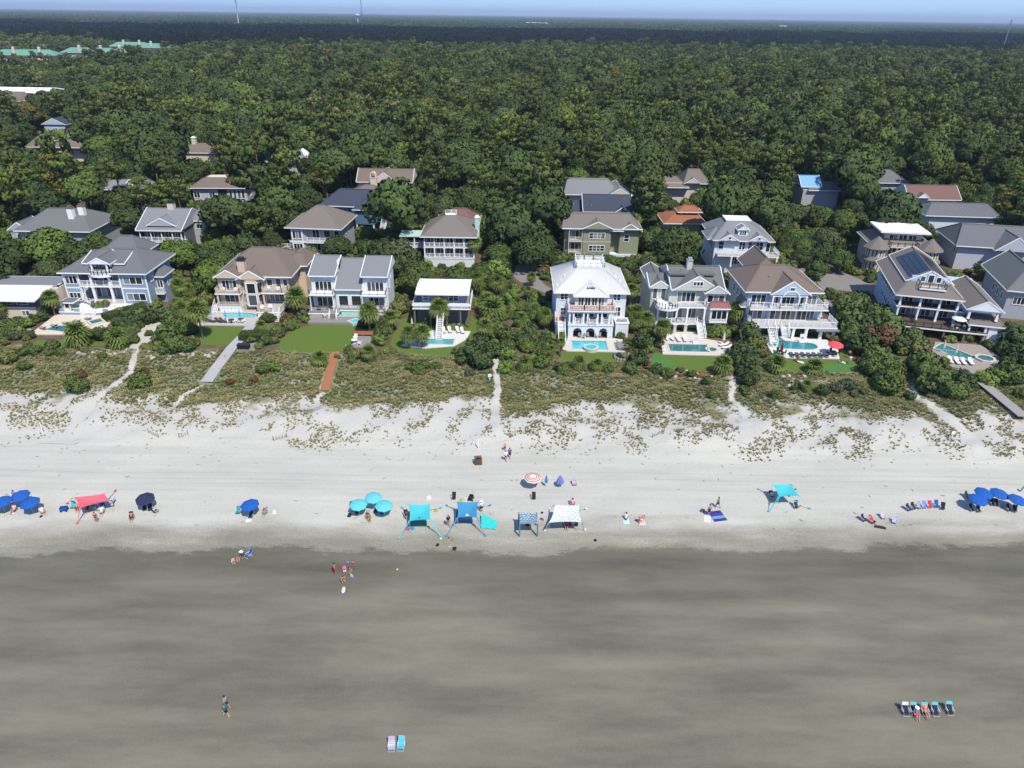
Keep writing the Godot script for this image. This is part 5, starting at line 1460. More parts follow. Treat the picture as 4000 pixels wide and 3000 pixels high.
	# solar panels on both slopes
	for s: float in [-1.0, 1.0]:
		for i in 4:
			for j in 6:
				b = MB.new()
				b.box(-0.48, 0.48, 0.0, 0.05, -1.15, 1.15)
				var p := part(h, "solar_panel", b.done(), mat("solar glass"))
				var ang: float = atan2(2.5, 4.4) * -s
				var u: float = 0.6 + i * 1.05
				p.transform = Transform3D(Basis(Vector3(0, 0, 1), ang), Vector3(-4.5 + s * u * cos(ang), 11.9 - u * sin(absf(ang)), -6.5 - j * 2.4))
	for d in [5.0, 7.0, 9.2, 11.0, 13.5, 15.2]:
		window(h, -10.4, 5.2, 1.0, 1.4, 1, d, "l")
		wall(h, mat("brown shingles"), -11.2, -10.35, 6.6, 6.72, d - 0.7, d + 0.7, "awning")
		window(h, -10.4, 2.2, 1.0, 1.4, 1, d, "l")
	# the gabled porch wing
	roof(h, wg, w, 1.6, 8.4, -2.8, 14, 6.6, 5.0, 5.0, -2.8, 14, 8.6)
	roof(h, wg, w, 2.4, 9.2, -3.8, 2.0, 3.9, 3.4, 8.2, -1.2, 2.0, 4.7)
	for x in [2.4, 7.4]: column(h, x, -2.3, 4.6, 6.5, 0.4)
	railing(h, [[2.4, -2.3], [7.4, -2.3]], 4.6, "black metal", 0.8, 0.0)
	wall(h, w, 2.0, 7.8, 6.2, 6.55, -2.6, -2.3, "eave_beam")
	for x in [2.8, 5.8]: column(h, x, -3.4, 0, 3.85, 0.4)
	wall(h, w, 6.4, 8.8, 0, 3.85, -3.5, 1.0)
	wall(h, mat("dark grey siding"), 1.2, 6.3, 0.2, 3.8, 0.7, 0.98, "screen")
	# spiral stair
	sp = hold(h, "spiral_stairs", Transform3D(Basis(), Vector3(-7.6, 0, 1.6)))
	b = MB.new()
	b.tube(Vector3(0, 2.3, 0), Vector3(0, 6.6, 0), 0.07, 0.07, 6)
	for i in 13:
		var a0 := i * 0.42
		var y := 2.5 + i * 0.22
		b.slab([Vector3(0, y, 0), Vector3(cos(a0), 0, sin(a0)) * 0.85 + Vector3(0, y, 0), Vector3(cos(a0 + 0.45), 0, sin(a0 + 0.45)) * 0.85 + Vector3(0, y, 0)], 0.05)
		b.bar(Vector3(cos(a0), 0, sin(a0)) * 0.85 + Vector3(0, y, 0), Vector3(cos(a0), 0, sin(a0)) * 0.85 + Vector3(0, y + 0.95, 0), 0.05)
	part(sp, "steps", b.done(), mat("black metal"))

	# grey house at the right edge
	h = house("beach_house", "grey green roofed house at right edge with pale stucco chimney", "the right edge house", Vector3(113, YARD, -146), -15.0, 9.0, 16.0)
	var slg := mat("green grey shingles")
	wall(h, gy, -6, 10, 0, 6.5, 0, 16)
	roof(h, slg, gy, -6.8, 3.0, -0.8, 18, 6.5, -2.0, -2.0, 5.0, 18, 10.6)
	roof(h, slg, gy, 0.0, 11.0, -0.8, 17, 6.5, 4.0, 8.0, 6.0, 12.0, 9.8)
	chimney(h, 2.2, 7.0, 8.0, 11.2, 1.5, "pink stucco")
	for x in [-3.6, 0.2]: window(h, x, 3.4, 2.2, 1.5, 3, 0.0)
	for d in [3.0, 6.0, 9.0]: window(h, -6.0, 3.4, 0.9, 1.5, 1, d, "l")

func _back(a: Array) -> Array:
	var r := a.duplicate()
	r.reverse()
	return r

# a wall pierced by round-headed openings [middle, width], springing at sp
func arches(h: Node3D, m: Material, x0: float, x1: float, y0: float, y1: float, d: float, open: Array, sp: float) -> void:
	var b := MB.new()
	var x := x0
	for o in open:
		var l: float = o[0] - o[1] / 2
		var r: float = o[0] + o[1] / 2
		b.box(x, l, y0, y1, -d - 0.6, -d)
		for i in 10:
			var a0 := PI * i / 10.0
			var a1 := PI * (i + 1) / 10.0
			var p0 := Vector2(o[0] - cos(a0) * o[1] / 2, sp + sin(a0) * o[1] / 2)
			var p1 := Vector2(o[0] - cos(a1) * o[1] / 2, sp + sin(a1) * o[1] / 2)
			b.hexa([Vector3(p0.x, p0.y, -d - 0.6), Vector3(p1.x, p1.y, -d - 0.6), Vector3(p1.x, p1.y, -d), Vector3(p0.x, p0.y, -d)], [Vector3(p0.x, y1, -d - 0.6), Vector3(p1.x, y1, -d - 0.6), Vector3(p1.x, y1, -d), Vector3(p0.x, y1, -d)])
		x = r
	b.box(x, x1, y0, y1, -d - 0.6, -d)
	part(h, "arcade", b.done(), m)

func arch_ring(h: Node3D, x: float, y: float, r: float, d: float) -> void:
	var b := MB.new()
	for i in 12:
		var a0 := PI * i / 12.0
		var a1 := PI * (i + 1) / 12.0
		b.bar(Vector3(x - cos(a0) * r, y + sin(a0) * r * 0.8, -d + 0.35), Vector3(x - cos(a1) * r, y + sin(a1) * r * 0.8, -d + 0.35), 0.14, 0.2)
	part(h, "arch", b.done(), mat("white paint"))

# a rail panel with a starburst in it
func star_rail(h: Node3D, x0: float, x1: float, y: float, d: float) -> void:
	var b := MB.new()
	for yy in [0.1, 1.0]: b.bar(Vector3(x0, y + yy, -d), Vector3(x1, y + yy, -d), 0.08)
	for x in [x0, x1]:
		b.bar(Vector3(x, y, -d), Vector3(x, y + 1.2, -d), 0.16)
		b.blob(Vector3(x, y + 1.28, -d), Vector3(0.1, 0.12, 0.1), 6, 4)
	var c := Vector3((x0 + x1) / 2, y + 0.55, -d)
	for i in 8:
		var a := TAU * i / 8.0
		b.bar(c, c + Vector3(cos(a) * 0.6, sin(a) * 0.44, 0), 0.05)
	for s: float in [-1.0, 1.0]: b.bar(c + Vector3(s * 0.6, -0.45, 0), c + Vector3(s * 0.6, 0.45, 0), 0.06)
	var n := int((x1 - x0) / 0.2)
	for i in range(1, n):
		var xx := lerpf(x0, x1, float(i) / n)
		if absf(xx - c.x) > 0.62: b.bar(Vector3(xx, y + 0.1, -d), Vector3(xx, y + 1.0, -d), 0.045)
	part(h, "railing", b.done(), mat("white paint"))

func second_row() -> void:
	var w := mat("white paint")
	# two chimneys
	var h := house("house", "grey hip roofed house with two white chimneys among the trees", "the twin chimney house", Vector3(-121, YARD, -184), 0.0, 11.0, 18.0)
	wall(h, mat("grey siding"), -9, 9, 0, 6, 1, 16)
	roof(h, mat("green grey shingles"), w, -10, 10, 0, 17, 6, -4.5, 4.5, 8, 9, 10)
	roof(h, mat("green grey shingles"), mat("grey siding"), -13, -7, 2, 9, 5.5, -10, -10, 2, 9, 7.6)
	wall(h, mat("grey siding"), -12.4, -8, 0, 5.5, 2.4, 9)
	chimney(h, 3.4, 5.0, 7.0, 11.0, 1.4, "white paint", "rust shingles")
	chimney(h, 5.6, 6.4, 7.0, 11.2, 1.4, "white paint", "rust shingles")
	window(h, -10.2, 3.0, 1.4, 1.4, 2, 2.4)
	vents(h, [[5.0, 7.4, 3.0]])
	# grey house with porch and turret
	h = house("house", "grey shingled house with porch gable, chimney and corner turret", "the grey turret house", Vector3(-92, YARD, -183), 0.0, 7.0, 18.0)
	wall(h, mat("dark grey siding"), -5.6, 5.4, 0, 6.9, 2.5, 15)
	roof(h, mat("grey shingles"), mat("grey siding"), -6.2, 5.8, -0.4, 16, 7, -6.2, 5.8, 8, 8.4, 10.8)
	roof(h, mat("grey shingles"), mat("grey siding"), -3.6, 4.0, 0.6, 6, 7.9, 0.2, 0.2, 0.6, 6, 9.9)
	chimney(h, 0.4, 8.2, 9.5, 12.3, 1.6, "cream stucco", "black metal")
	deck(h, -5.8, 5.6, 4.0, 0, 2.6)
	railing(h, [[-5.7, 0.1], [5.5, 0.1]], 4.0)
	for x in [-5.4, -2.6, 0.2, 3.0, 5.3]: column(h, x, 0.1, 4.0, 6.9, 0.22)
	for x in [-3.8, -1.0, 1.8, 4.2]: door(h, x, 4.1, 1.6, 2.0, 2, 2.5)
	wall(h, mat("grey siding"), 5.4, 8.6, 0, 7.6, 8, 11.6, "turret")
	roof(h, mat("grey shingles"), w, 5.0, 9.0, 7.6, 12, 7.6, 7, 7, 9.8, 9.8, 10.4)
	window(h, 7.0, 5.4, 1.6, 1.2, 2, 8)
	for q in [[-3.6, 3.6], [4.4, 3.6]]: vents(h, [[q[0], 8.8, q[1]]])
	# beige flat-centred house
	h = house("house", "pale house with brown hip wings and flat beige centre roof", "the flat beige roof", Vector3(-99, YARD, -243), 3.0, 10.0, 14.0)
	wall(h, mat("lilac siding"), -9.2, 8.6, 0, 4.9, 0.6, 13)
	roof(h, mat("brown shingles"), w, -10, 9.4, -0.4, 14, 5, -6.2, 6.6, 5.0, 9.4, 7.4)
	wall(h, mat("cream stucco"), -5.4, 6.0, 7.4, 7.46, 5.1, 9.3, "flat_roof")
	for x in [-8.0, -3.0]: window(h, x, 1.6, 1.8, 1.8, 2, 0.6)
	wall(h, mat("black metal"), -0.9, 2.0, 0.2, 4.4, 0.5, 0.58, "screen")
	for x in [3.2, 4.6, 6.0, 7.3]: door(h, x, 1.4, 0.8, 2.6, 1, 0.6)
	window(h, 8.6, 1.4, 1.4, 2.2, 2, 5.0, "r")
	# small pale hip roof further back
	h = house("house", "small white windowed house with pale grey hip roof deep in trees", "the pale hip roof in trees", Vector3(-89, YARD, -285), 0.0, 9.0, 12.0)
	wall(h, mat("grey siding"), -7.4, 7.2, 0, 6, 0.5, 11)
	roof(h, mat("grey shingles"), w, -8.2, 8, -0.3, 12, 6, -1.5, 4.5, 5.5, 6.5, 9.6)
	roof(h, mat("white roof"), w, 2.0, 8.0, 4.0, 13, 6.6, 5.0, 5.0, 8, 9, 9.8)
	window(h, -4.8, 3.4, 2.2, 1.7, 2, 0.5, "f", "window", 2)
	window(h, 5.6, 3.4, 1.6, 1.7, 2, 0.5, "f", "window", 2)
	# grey bay house
	h = house("house", "grey and white house with bay front and warm grey hip roof", "the grey bay house", Vector3(-53, YARD, -185.5), -4.0, 8.5, 16.0)
	wall(h, mat("grey siding"), -2.0, 7.0, 0, 7.4, 1.2, 14)
	var b := MB.new()
	b.slab([Vector3(-6.4, 7.4, -5.0), Vector3(-2.0, 7.4, -5.0), Vector3(-1.8, 7.4, -0.9), Vector3(-3.0, 7.4, 0.0), Vector3(-5.6, 7.4, 0.0), Vector3(-6.4, 7.4, -0.9)], 7.4)
	part(h, "bay", b.done(), mat("grey siding"))
	wall(h, mat("grey siding"), -6.4, -2.0, 0, 7.4, 5.0, 14)
	roof(h, mat("warm grey shingles"), w, -7.4, 8.0, -0.6, 15, 7.5, -0.6, 1.4, 6.6, 7.6, 11.8)
	for y in [1.2, 4.6]:
		window(h, -4.3, y, 2.3, 1.9, 3, 0.0)
		window(h, -6.4, y, 1.2, 1.9, 1, 2.4, "l")
		door(h, 0.4, y, 1.8, 2.0, 2, 1.2)
		window(h, 3.4, y + 0.2, 1.6, 1.7, 1, 1.2)
		window(h, 6.0, y + 0.2, 1.2, 1.7, 1, 1.2)
	wall(h, w, -6.5, -1.8, 3.4, 3.9, -0.05, 0.0, "band")
	for x in [-5.7, -2.9]: wall(h, w, x - 0.12, x + 0.12, 0, 7.3, -0.06, 0.05, "corner_board")
	deck(h, -1.6, 3.6, 3.9, -0.6, 1.3)
	railing(h, [[-1.5, -0.5], [3.5, -0.5]], 3.9)
	deck(h, -10.5, -6.4, 1.6, 1.0, 5.0)
	railing(h, [[-10.4, 1.1], [-6.4, 1.1]], 1.6)
	for d in [3.5, 6.0, 8.5]: window(h, 7.0, 4.6, 0.9, 1.7, 1, d, "r")
	# denim blue house
	h = house("house", "denim blue house with wide navy hip roof", "the denim blue house", Vector3(-48, YARD, -208), -6.0, 10.0, 16.0)
	wall(h, mat("denim siding"), -9.6, 9.0, 2.6, 7, 4, 15)
	wall(h, mat("denim siding"), 1.4, 7.0, 2.6, 7, 0.5, 4.2)
	for x in [1.7, 6.7]: column(h, x, 0.8, 0, 2.6, 0.35)
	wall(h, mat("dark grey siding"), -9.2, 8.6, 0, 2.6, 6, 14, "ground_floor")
	roof(h, mat("navy shingles"), w, -10.4, 9.8, 3.2, 16, 7, -5.5, 5.0, 9, 10, 10.8)
	roof(h, mat("navy shingles"), w, 0.8, 7.6, -0.2, 9, 7, 4.2, 4.2, 4.0, 9, 9.6)
	for x in [-5.4, -2.6]: window(h, x, 4.2, 1.1, 1.8, 1, 4)
	window(h, 0.2, 5.6, 1.4, 0.7, 2, 4)
	stairs(h, 8.4, 9.8, 2.6, 3.6, 0, 0.4, 9)
	# pink house
	h = house("house", "pink stucco house with brown gables and arched cream chimney", "the pink stucco house", Vector3(-43, YARD, -236), 0.0, 11.0, 18.0)
	var pk := mat("pink stucco")
	wall(h, pk, -8.8, 8.4, 0, 8, 6, 16)
	roof(h, mat("brown shingles"), pk, -9.6, 9.2, 5.2, 17, 8, -9.6, 9.2, 10.6, 11.2, 11.4)
	roof(h, mat("brown shingles"), pk, -4.6, 4.2, 4.4, 14, 8, -0.2, -0.2, 4.4, 14, 11.2)
	wall(h, pk, -4.0, 3.6, 0, 8, 4.8, 7)
	roof(h, mat("brown shingles"), w, -12.5, 2.5, -2.0, 6, 5, -6.0, -3.0, 2.0, 3.0, 7.8)
	wall(h, pk, -11.8, 1.8, 0, 5, -1.4, 6)
	roof(h, mat("brown shingles"), w, 1.0, 7.4, -1.5, 5, 4.6, 2.0, 5.0, 1.5, 2.0, 6.4)
	wall(h, pk, 1.6, 6.8, 0, 4.6, -1.0, 5)
	roof(h, mat("brown shingles"), w, -8.6, -3.4, -3.0, 2, 5, -6, -6, -3.0, 2, 6.6)
	window(h, 1.8, 5.2, 1.9, 1.7, 2, 4.8, "f", "window", 2)
	window(h, 6.6, 5.4, 1.2, 1.3, 2, 6.0, "f", "window", 2)
	window(h, 5.0, 1.6, 1.8, 1.6, 2, -1.0, "f", "window", 2)
	window(h, -7.4, 5.8, 0.7, 1.2, 1, 6.0)
	window(h, 8.4, 5.4, 0.8, 1.5, 1, 9.0, "r")
	arched_chimney(h, -3.2, 2.6, 5.0, 11.6)
	# double porch house
	h = house("house", "white double porch house with warm grey pyramid roof and lookout", "the double porch house", Vector3(-16.5, YARD, -177.5), 0.0, 8.5, 16.0)
	wall(h, mat("dark grey siding"), -6.2, 6.2, 0, 7.8, 2.2, 15)
	wall(h, mat("ice siding"), -6.3, 6.4, 0, 2.3, 0.1, 3, "ground_floor")
	roof(h, mat("warm grey shingles"), w, -7.2, 7.2, -0.7, 16, 8, -1.2, 1.4, 7.2, 8.4, 11.6)
	wall(h, w, -1.3, 1.5, 11.3, 11.7, 7.1, 8.5, "lookout")
	railing(h, [[-1.3, 7.1], [-1.3, 8.5], [1.5, 8.5], [1.5, 7.1]], 11.7, "white paint", 0.9, 0.3)
	for y in [2.5, 5.3]:
		deck(h, -6.4, 6.5, y, 0, 2.3)
		for i in 5: 
			railing(h, [[-6.2 + i * 2.5, 0.1], [-3.7 + i * 2.5, 0.1]], y, "white paint", 0.95, 0.18)
			door(h, -4.9 + i * 2.45, y + 0.1, 1.7, 2.0, 2, 2.2)
		for i in 6: column(h, -6.2 + i * 2.5, 0.12, y, y + 2.45, 0.3)
	chimney(h, 6.9, 6.5, 5.0, 11.2, 1.1, "aqua metal")
	roof(h, mat("rust shingles"), w, -5.0, 7.0, 14, 26, 7.0, 0.0, 3.0, 19, 20, 10.5)
	wall(h, mat("dark grey siding"), -4.4, 6.4, 0, 7, 15, 25)
	wall(h, mat("aqua metal"), -13.5, -6.0, 6.0, 6.2, 6, 12, "porch_roof")
	deck(h, -13.3, -6.2, 3.4, 6.2, 12)
	railing(h, [[-13.2, 6.3], [-6.3, 6.3]], 3.4)
	for x in [-13.0, -9.6]: column(h, x, 6.4, 0, 6.0, 0.25)
	# pale grey roof
	h = house("house", "beige house with long pale grey roof behind the navy roof", "the long grey roof", Vector3(27, YARD, -236), 0.0, 11.0, 14.0)
	wall(h, mat("pink stucco"), -10, 9, 0, 6, 1, 13)
	roof(h, mat("grey shingles"), w, -11, 7.0, 0, 14, 6, -9.5, 4, 6, 8, 9.8)
	roof(h, mat("grey shingles"), mat("cream stucco"), 2.0, 12.0, -1.6, 12, 5.4, 7, 7, -1.6, 12, 8.4)
	wall(h, mat("pink stucco"), 3.0, 11.0, 0, 5.4, -1.0, 12)
	for x in [-8.5, -4.5, -1.2, 1.0]: window(h, x, 3.0, 1.6, 1.8, 2, 1)
	# navy roof
	h = house("house", "lilac grey house with two stepped navy roofs", "the navy roofed house", Vector3(25, YARD, -209), 0.0, 10.5, 14.0)
	wall(h, mat("lilac siding"), -9.4, -4.6, 0, 6, 3.5, 11)
	roof(h, mat("navy shingles"), mat("lilac siding"), -9.9, -4.4, 2.6, 12, 6, -9.9, -4.4, 7.4, 7.8, 8.8)
	wall(h, mat("lilac siding"), -4.6, 9.2, 0, 7, 1.0, 13)
	roof(h, mat("navy shingles"), mat("lilac siding"), -5.0, 9.8, 0.2, 14, 7, -5.0, 9.8, 7, 7.4, 10.6)
	roof(h, mat("navy shingles"), mat("denim siding"), 3.6, 9.4, -0.6, 6, 6.6, 6.5, 6.5, -0.6, 6, 8.6)
	window(h, -7.0, 4.8, 1.8, 0.6, 1, 3.5)
	for x in [-3.2, -0.6]: window(h, x, 4.4, 1.0, 1.7, 1, 1.0, "f", "window", 2)
	window(h, 2.2, 5.6, 2.6, 0.6, 3, 1.0)
	deck(h, -9.4, -4.6, 3.6, 1.6, 3.6)
	railing(h, [[-9.3, 1.7], [-4.7, 1.7]], 3.6)
	vents(h, [[-2.4, 8.2, 2.4], [7.4, 9.6, 5.2], [-7.4, 7.8, 5.4]])
	# sage house
	h = house("house", "sage green three storey house with grey roof and corner balconies", "the sage green house", Vector3(23, YARD, -183.5), 0.0, 11.0, 14.0)
	var sg := mat("sage siding")
	wall(h, sg, -9.8, -5.0, 2.0, 9, 1.4, 13)
	wall(h, sg, -5.0, 2.2, 2.0, 9, 0, 13)
	wall(h, sg, 2.2, 4.6, 2.0, 7.8, 2.6, 13)
	wall(h, sg, 4.6, 9.6, 2.0, 8.4, 0.8, 13)
	wall(h, mat("ice siding"), -9.6, 9.4, 0, 2.0, 0.4, 12, "ground_floor")
	roof(h, mat("warm grey shingles"), w, -10.6, 10.2, -0.4, 14, 9, -9.6, 7.6, 6, 7.4, 11.4)
	roof(h, mat("warm grey shingles"), sg, -5.4, 2.6, -0.8, 6, 9, -1.4, -1.4, -0.8, 6, 10.8)
	roof(h, mat("warm grey shingles"), sg, 4.0, 10.2, -0.2, 6, 8.4, 7.1, 7.1, -0.2, 6, 10.2)
	roof(h, mat("white roof"), w, -8.8, -5.2, -0.3, 4, 8.9, -8.4, -5.4, 3.2, 4, 10.2)
	roof(h, mat("white roof"), w, 2.0, 5.4, -0.3, 4, 8.5, 2.2, 6.4, 3.4, 4, 10.2)
	for y in [3.0, 6.3]:
		window(h, -1.4, y, 4.0, 1.4, 4, 0, "f", "window", 2)
		deck(h, -8.8, -5.2, y - 0.6, -0.1, 1.5, "deck boards", "cream stucco")
		railing(h, [[-8.7, 1.3], [-8.7, 0.0], [-5.3, 0.0]], y - 0.6, "cream stucco", 0.95, 0.12)
		door(h, -7.0, y - 0.5, 1.9, 2.1, 2, 1.4)
	window(h, 6.4, 5.4, 1.2, 1.7, 1, 0.8, "f", "window", 2)
	for x in [-8.7, -5.3]: wall(h, mat("cream stucco"), x - 0.09, x + 0.09, 0, 8.9, -0.12, 0.02, "post")
	wall(h, mat("cream stucco"), -5.1, 2.3, 5.3, 5.5, -0.06, -0.01, "band")
	# orange tiled roof
	h = house("house", "orange tile roofed house with small cupola storey in the trees", "the orange tiled house", Vector3(50, YARD, -209), 0.0, 6.5, 12.0)
	wall(h, mat("cream stucco"), -5, 5, 0, 4, 0.6, 11)
	roof(h, mat("orange tiles"), w, -6.4, 6.4, -1, 12, 4.2, -1.6, 3.4, 4.6, 6, 6.4)
	wall(h, w, -0.8, 4.6, 5.2, 6.7, 3.4, 7, "cupola")
	window(h, 1.9, 5.6, 4.2, 0.9, 3, 3.4)
	roof(h, mat("orange tiles"), w, -1.8, 5.6, 2.6, 8, 6.7, 0.4, 3.4, 5, 5.6, 8.2)
	# brown gables
	h = house("house", "brown roofed house with stacked small gables behind the orange tiles", "the brown gabled house", Vector3(58, YARD, -251), 0.0, 10.0, 14.0)
	wall(h, mat("pink stucco"), -9, 8.2, 0, 7, 1, 12)
	roof(h, mat("warm grey shingles"), w, 0.0, 9.4, 0, 13, 7, 2.2, 6.0, 5, 6, 11)
	roof(h, mat("warm grey shingles"), w, -11, 2.0, -1, 13, 5.8, -6.4, -2.6, 5, 6, 9)
	roof(h, mat("warm grey shingles"), mat("pink stucco"), 0.6, 5.6, -0.6, 4, 7.2, 3.1, 3.1, -0.6, 4, 8.8)
	window(h, 7.0, 5.8, 1.6, 0.6, 2, 1)
	# white-topped house
	h = house("house", "blue white house with flat white deck roof and twin gables", "the white topped house", Vector3(57.5, YARD, -175), -3.0, 9.0, 16.0)
	var lb := mat("ice siding")
	wall(h, lb, -7.2, 6.6, 0, 8.6, 0.8, 15)
	roof(h, mat("grey shingles"), w, -8.0, 7.4, 0, 16, 8.6, -3.6, 1.8, 6.4, 11.0, 12.0)
	wall(h, mat("white roof"), -4.0, 2.4, 12.0, 12.2, 6.2, 11.2, "flat_roof")
	for x in [-4.0, 3.2]:
		roof(h, mat("grey shingles"), lb, x - 2.4, x + 2.4, -0.5, 5, 8.7, x, x, -0.5, 5, 10.2)
		window(h, x, 9.1, 0.6, 0.55, 1, -0.5)
	dormer(h, mat("grey shingles"), w, -0.4, 1.8, 2.4, 9.2, 10.9, 11.8, 3.0, 3)
	roof(h, mat("grey shingles"), lb, -9.0, -4.0, 2.0, 10, 8.3, -6.5, -5.5, 5.5, 6.5, 10.2)
	for q in [[-0.4, 1.4, 2], [2.9, 3.6, 4], [-5.6, 1.2, 1]]: window(h, q[0], 6.2, q[1], 1.9, q[2], 0.8, "f", "window", 2)
	window(h, 6.0, 5.8, 0.9, 2.2, 1, 0.8)
	deck(h, -6.6, 8.6, 5.2, -1.2, 0.9)
	railing(h, [[-6.5, -1.1], [8.5, -1.1], [8.5, 4.0]], 5.2)
	for x in [-3.0, 0.4, 3.6, 8.2]: column(h, x, -1.0, 0, 4.84, 0.35)
	for x in [-1.4, 2.0]: window(h, x, 2.4, 2.6, 1.7, 3, 0.8, "f", "window", 2)
	for d in [4.0, 7.0, 10.0]: window(h, -7.2, 5.6, 1.0, 1.7, 1, d, "l")
	# tarped roof
	h = house("house", "house with bright blue tarp over its dark roof in trees", "the blue tarped house", Vector3(103, YARD, -244), 0.0, 7.0, 11.0)
	wall(h, mat("grey siding"), -6, 6, 0, 6.8, 0.6, 10)
	roof(h, mat("slate shingles"), w, -4.5, 7.0, -0.2, 11, 6.8, -2.5, 5.0, 4.5, 6, 8.6)
	roof(h, mat("blue tarp"), mat("grey siding"), -6.6, 0.4, 1.5, 11, 7.6, -6.6, 0.4, 5.6, 6.2, 10.6)
	# turret house
	h = house("house", "tan house with two conical turrets and flat cream roof", "the twin turret house", Vector3(99, YARD, -177), -8.0, 10.0, 15.0)
	var cr := mat("cream stucco")
	wall(h, cr, -7, 7, 0, 6.6, 3, 14)
	wall(h, cr, -4.4, 4.6, 6.6, 9.7, 4.2, 12)
	wall(h, mat("white roof"), -6.0, 6.0, 9.7, 10.1, 2.6, 12.6, "flat_roof")
	roof(h, mat("warm grey shingles"), w, -8.0, 8.0, 2.4, 15, 6.6, -4.4, 4.6, 5, 12, 8.6)
	deck(h, -3.4, 3.4, 6.7, 1.2, 4.3, "cream stucco", "cream stucco")
	railing(h, [[-3.3, 4.0], [-3.3, 1.3], [3.3, 1.3], [3.3, 4.0]], 6.7, "black metal", 0.9, 0.5)
	deck(h, -3.4, 3.4, 3.6, 0.4, 3.1, "cream stucco", "cream stucco")
	for y in [3.7, 6.8]:
		for x in [-2.2, 0.1, 2.4]: door(h, x, y, 1.9, 2.2, 2, 3.0 if y < 5 else 4.2)
	for s: float in [-1.0, 1.0]: turret(h, s * 6.4, 2.0, cr)
	# red-brown roof
	h = house("house", "long red brown roofed house with shuttered windows behind trees", "the red brown roof", Vector3(137, YARD, -236), 0.0, 9.0, 12.0)
	wall(h, mat("ice siding"), -7.6, 7.6, 0, 6, 0.6, 11)
	roof(h, mat("rust shingles"), w, -8.6, 8.6, -0.2, 12, 6, -8.6, 8.6, 5, 6, 9.6)
	for x in [0.0, 2.8, 5.4]: window(h, x, 4.0, 1.0, 1.4, 1, 0.6)
	roof(h, mat("rust shingles"), w, -6.0, -2.4, -0.8, 4, 6.6, -4.2, -4.2, -0.8, 4, 8.0)
	# striped metal roof
	h = house("house", "long house with ribbed grey metal roof below the red roof", "the ribbed metal roof", Vector3(134, YARD, -214), -4.0, 12.0, 12.0)
	wall(h, mat("ice siding"), -9, 10, 0, 5.8, 0.8, 11)
	roof(h, mat("slate shingles"), w, -11, 11, -0.2, 12, 6, -7.5, 8.5, 5, 6, 8.8)
	seams(h, [[Vector3(-2, 6.02, 0.2), Vector3(11, 6.02, 0.2), Vector3(8.5, 8.82, -5), Vector3(-2, 8.82, -5)]], mat("grey metal"), 0.8)
	# small far grey roof
	h = house("house", "small grey hip roof showing between bright green trees", "the small grey roof", Vector3(135, YARD, -262), 0.0, 7.0, 10.0)
	wall(h, mat("grey siding"), -5.5, 5.5, 0, 6, 0.6, 9)
	roof(h, mat("green grey shingles"), w, -6.4, 6.4, -0.2, 10, 6, -1, 0.6, 4.5, 5.5, 9.8)
	# right edge grey house
	h = house("house", "grey house with large white trimmed gable at right edge", "the white gabled grey house", Vector3(124, YARD, -180), -10.0, 12.0, 16.0)
	wall(h, mat("lilac siding"), -9, 12, 0, 6.4, 0.6, 15)
	roof(h, mat("slate shingles"), mat("lilac siding"), -10, 13, -0.4, 16, 6.4, -7, 9, 7, 8, 10.4)
	roof(h, mat("slate shingles"), mat("lilac siding"), -1.4, 7.6, -2.4, 9, 6.2, 3.1, 3.1, -2.4, 9, 9.8)
	window(h, 2.2, 3.6, 2.4, 2.0, 3, 0.6)
	for d in [2.5, 5.5]: window(h, -9.0, 3.8, 0.9, 1.5, 1, d, "l")
	# two roofs behind the turret house on the left
	h = house("house", "low house with crossed pale grey roofs under the oaks", "the low crossed roofs", Vector3(-131, YARD, -240), 0.0, 8.0, 10.0)
	wall(h, mat("grey siding"), -6, 7, 0, 4.6, 0.6, 10)
	roof(h, mat("grey shingles"), w, -7, 1, -0.2, 11, 4.6, -7, 1, 5, 6, 6.8)
	roof(h, mat("grey shingles"), w, 0, 8, -1.2, 10, 4.6, 4, 4, -1.2, 10, 7.2)

func turret(h: Node3D, x: float, d: float, m: Material) -> void:
	var o := hold(h, "turret", Transform3D(Basis(), Vector3(x, 0, -d)))
	var b := MB.new()
	b.tube(Vector3.ZERO, Vector3(0, 6.2, 0), 2.5, 2.5, 8)
	part(o, "wall", b.done(), m)
	b = MB.new()
	b.tube(Vector3(0, 6.2, 0), Vector3(0, 9.0, 0), 3.3, 0.05, 8)
	b.tube(Vector3(0, 3.2, 0), Vector3(0, 4.1, 0), 3.3, 2.45, 8)
	part(o, "roof", b.done(), mat("warm grey shingles"))
	for y in [0.9, 4.3]:
		for i in 5:
			var a := PI * (0.125 + 0.25 * (i - 0.5))
			var w := MB.new()
			w.box(-0.62, 0.62, 0, 1.6, -0.06, 0.05)
			part(o, "pane", w.done(), mat("window glass"), Transform3D(Basis(Vector3.UP, PI / 2 - a), Vector3(cos(a), 0, sin(a)) * 2.3 + Vector3(0, y, 0)))

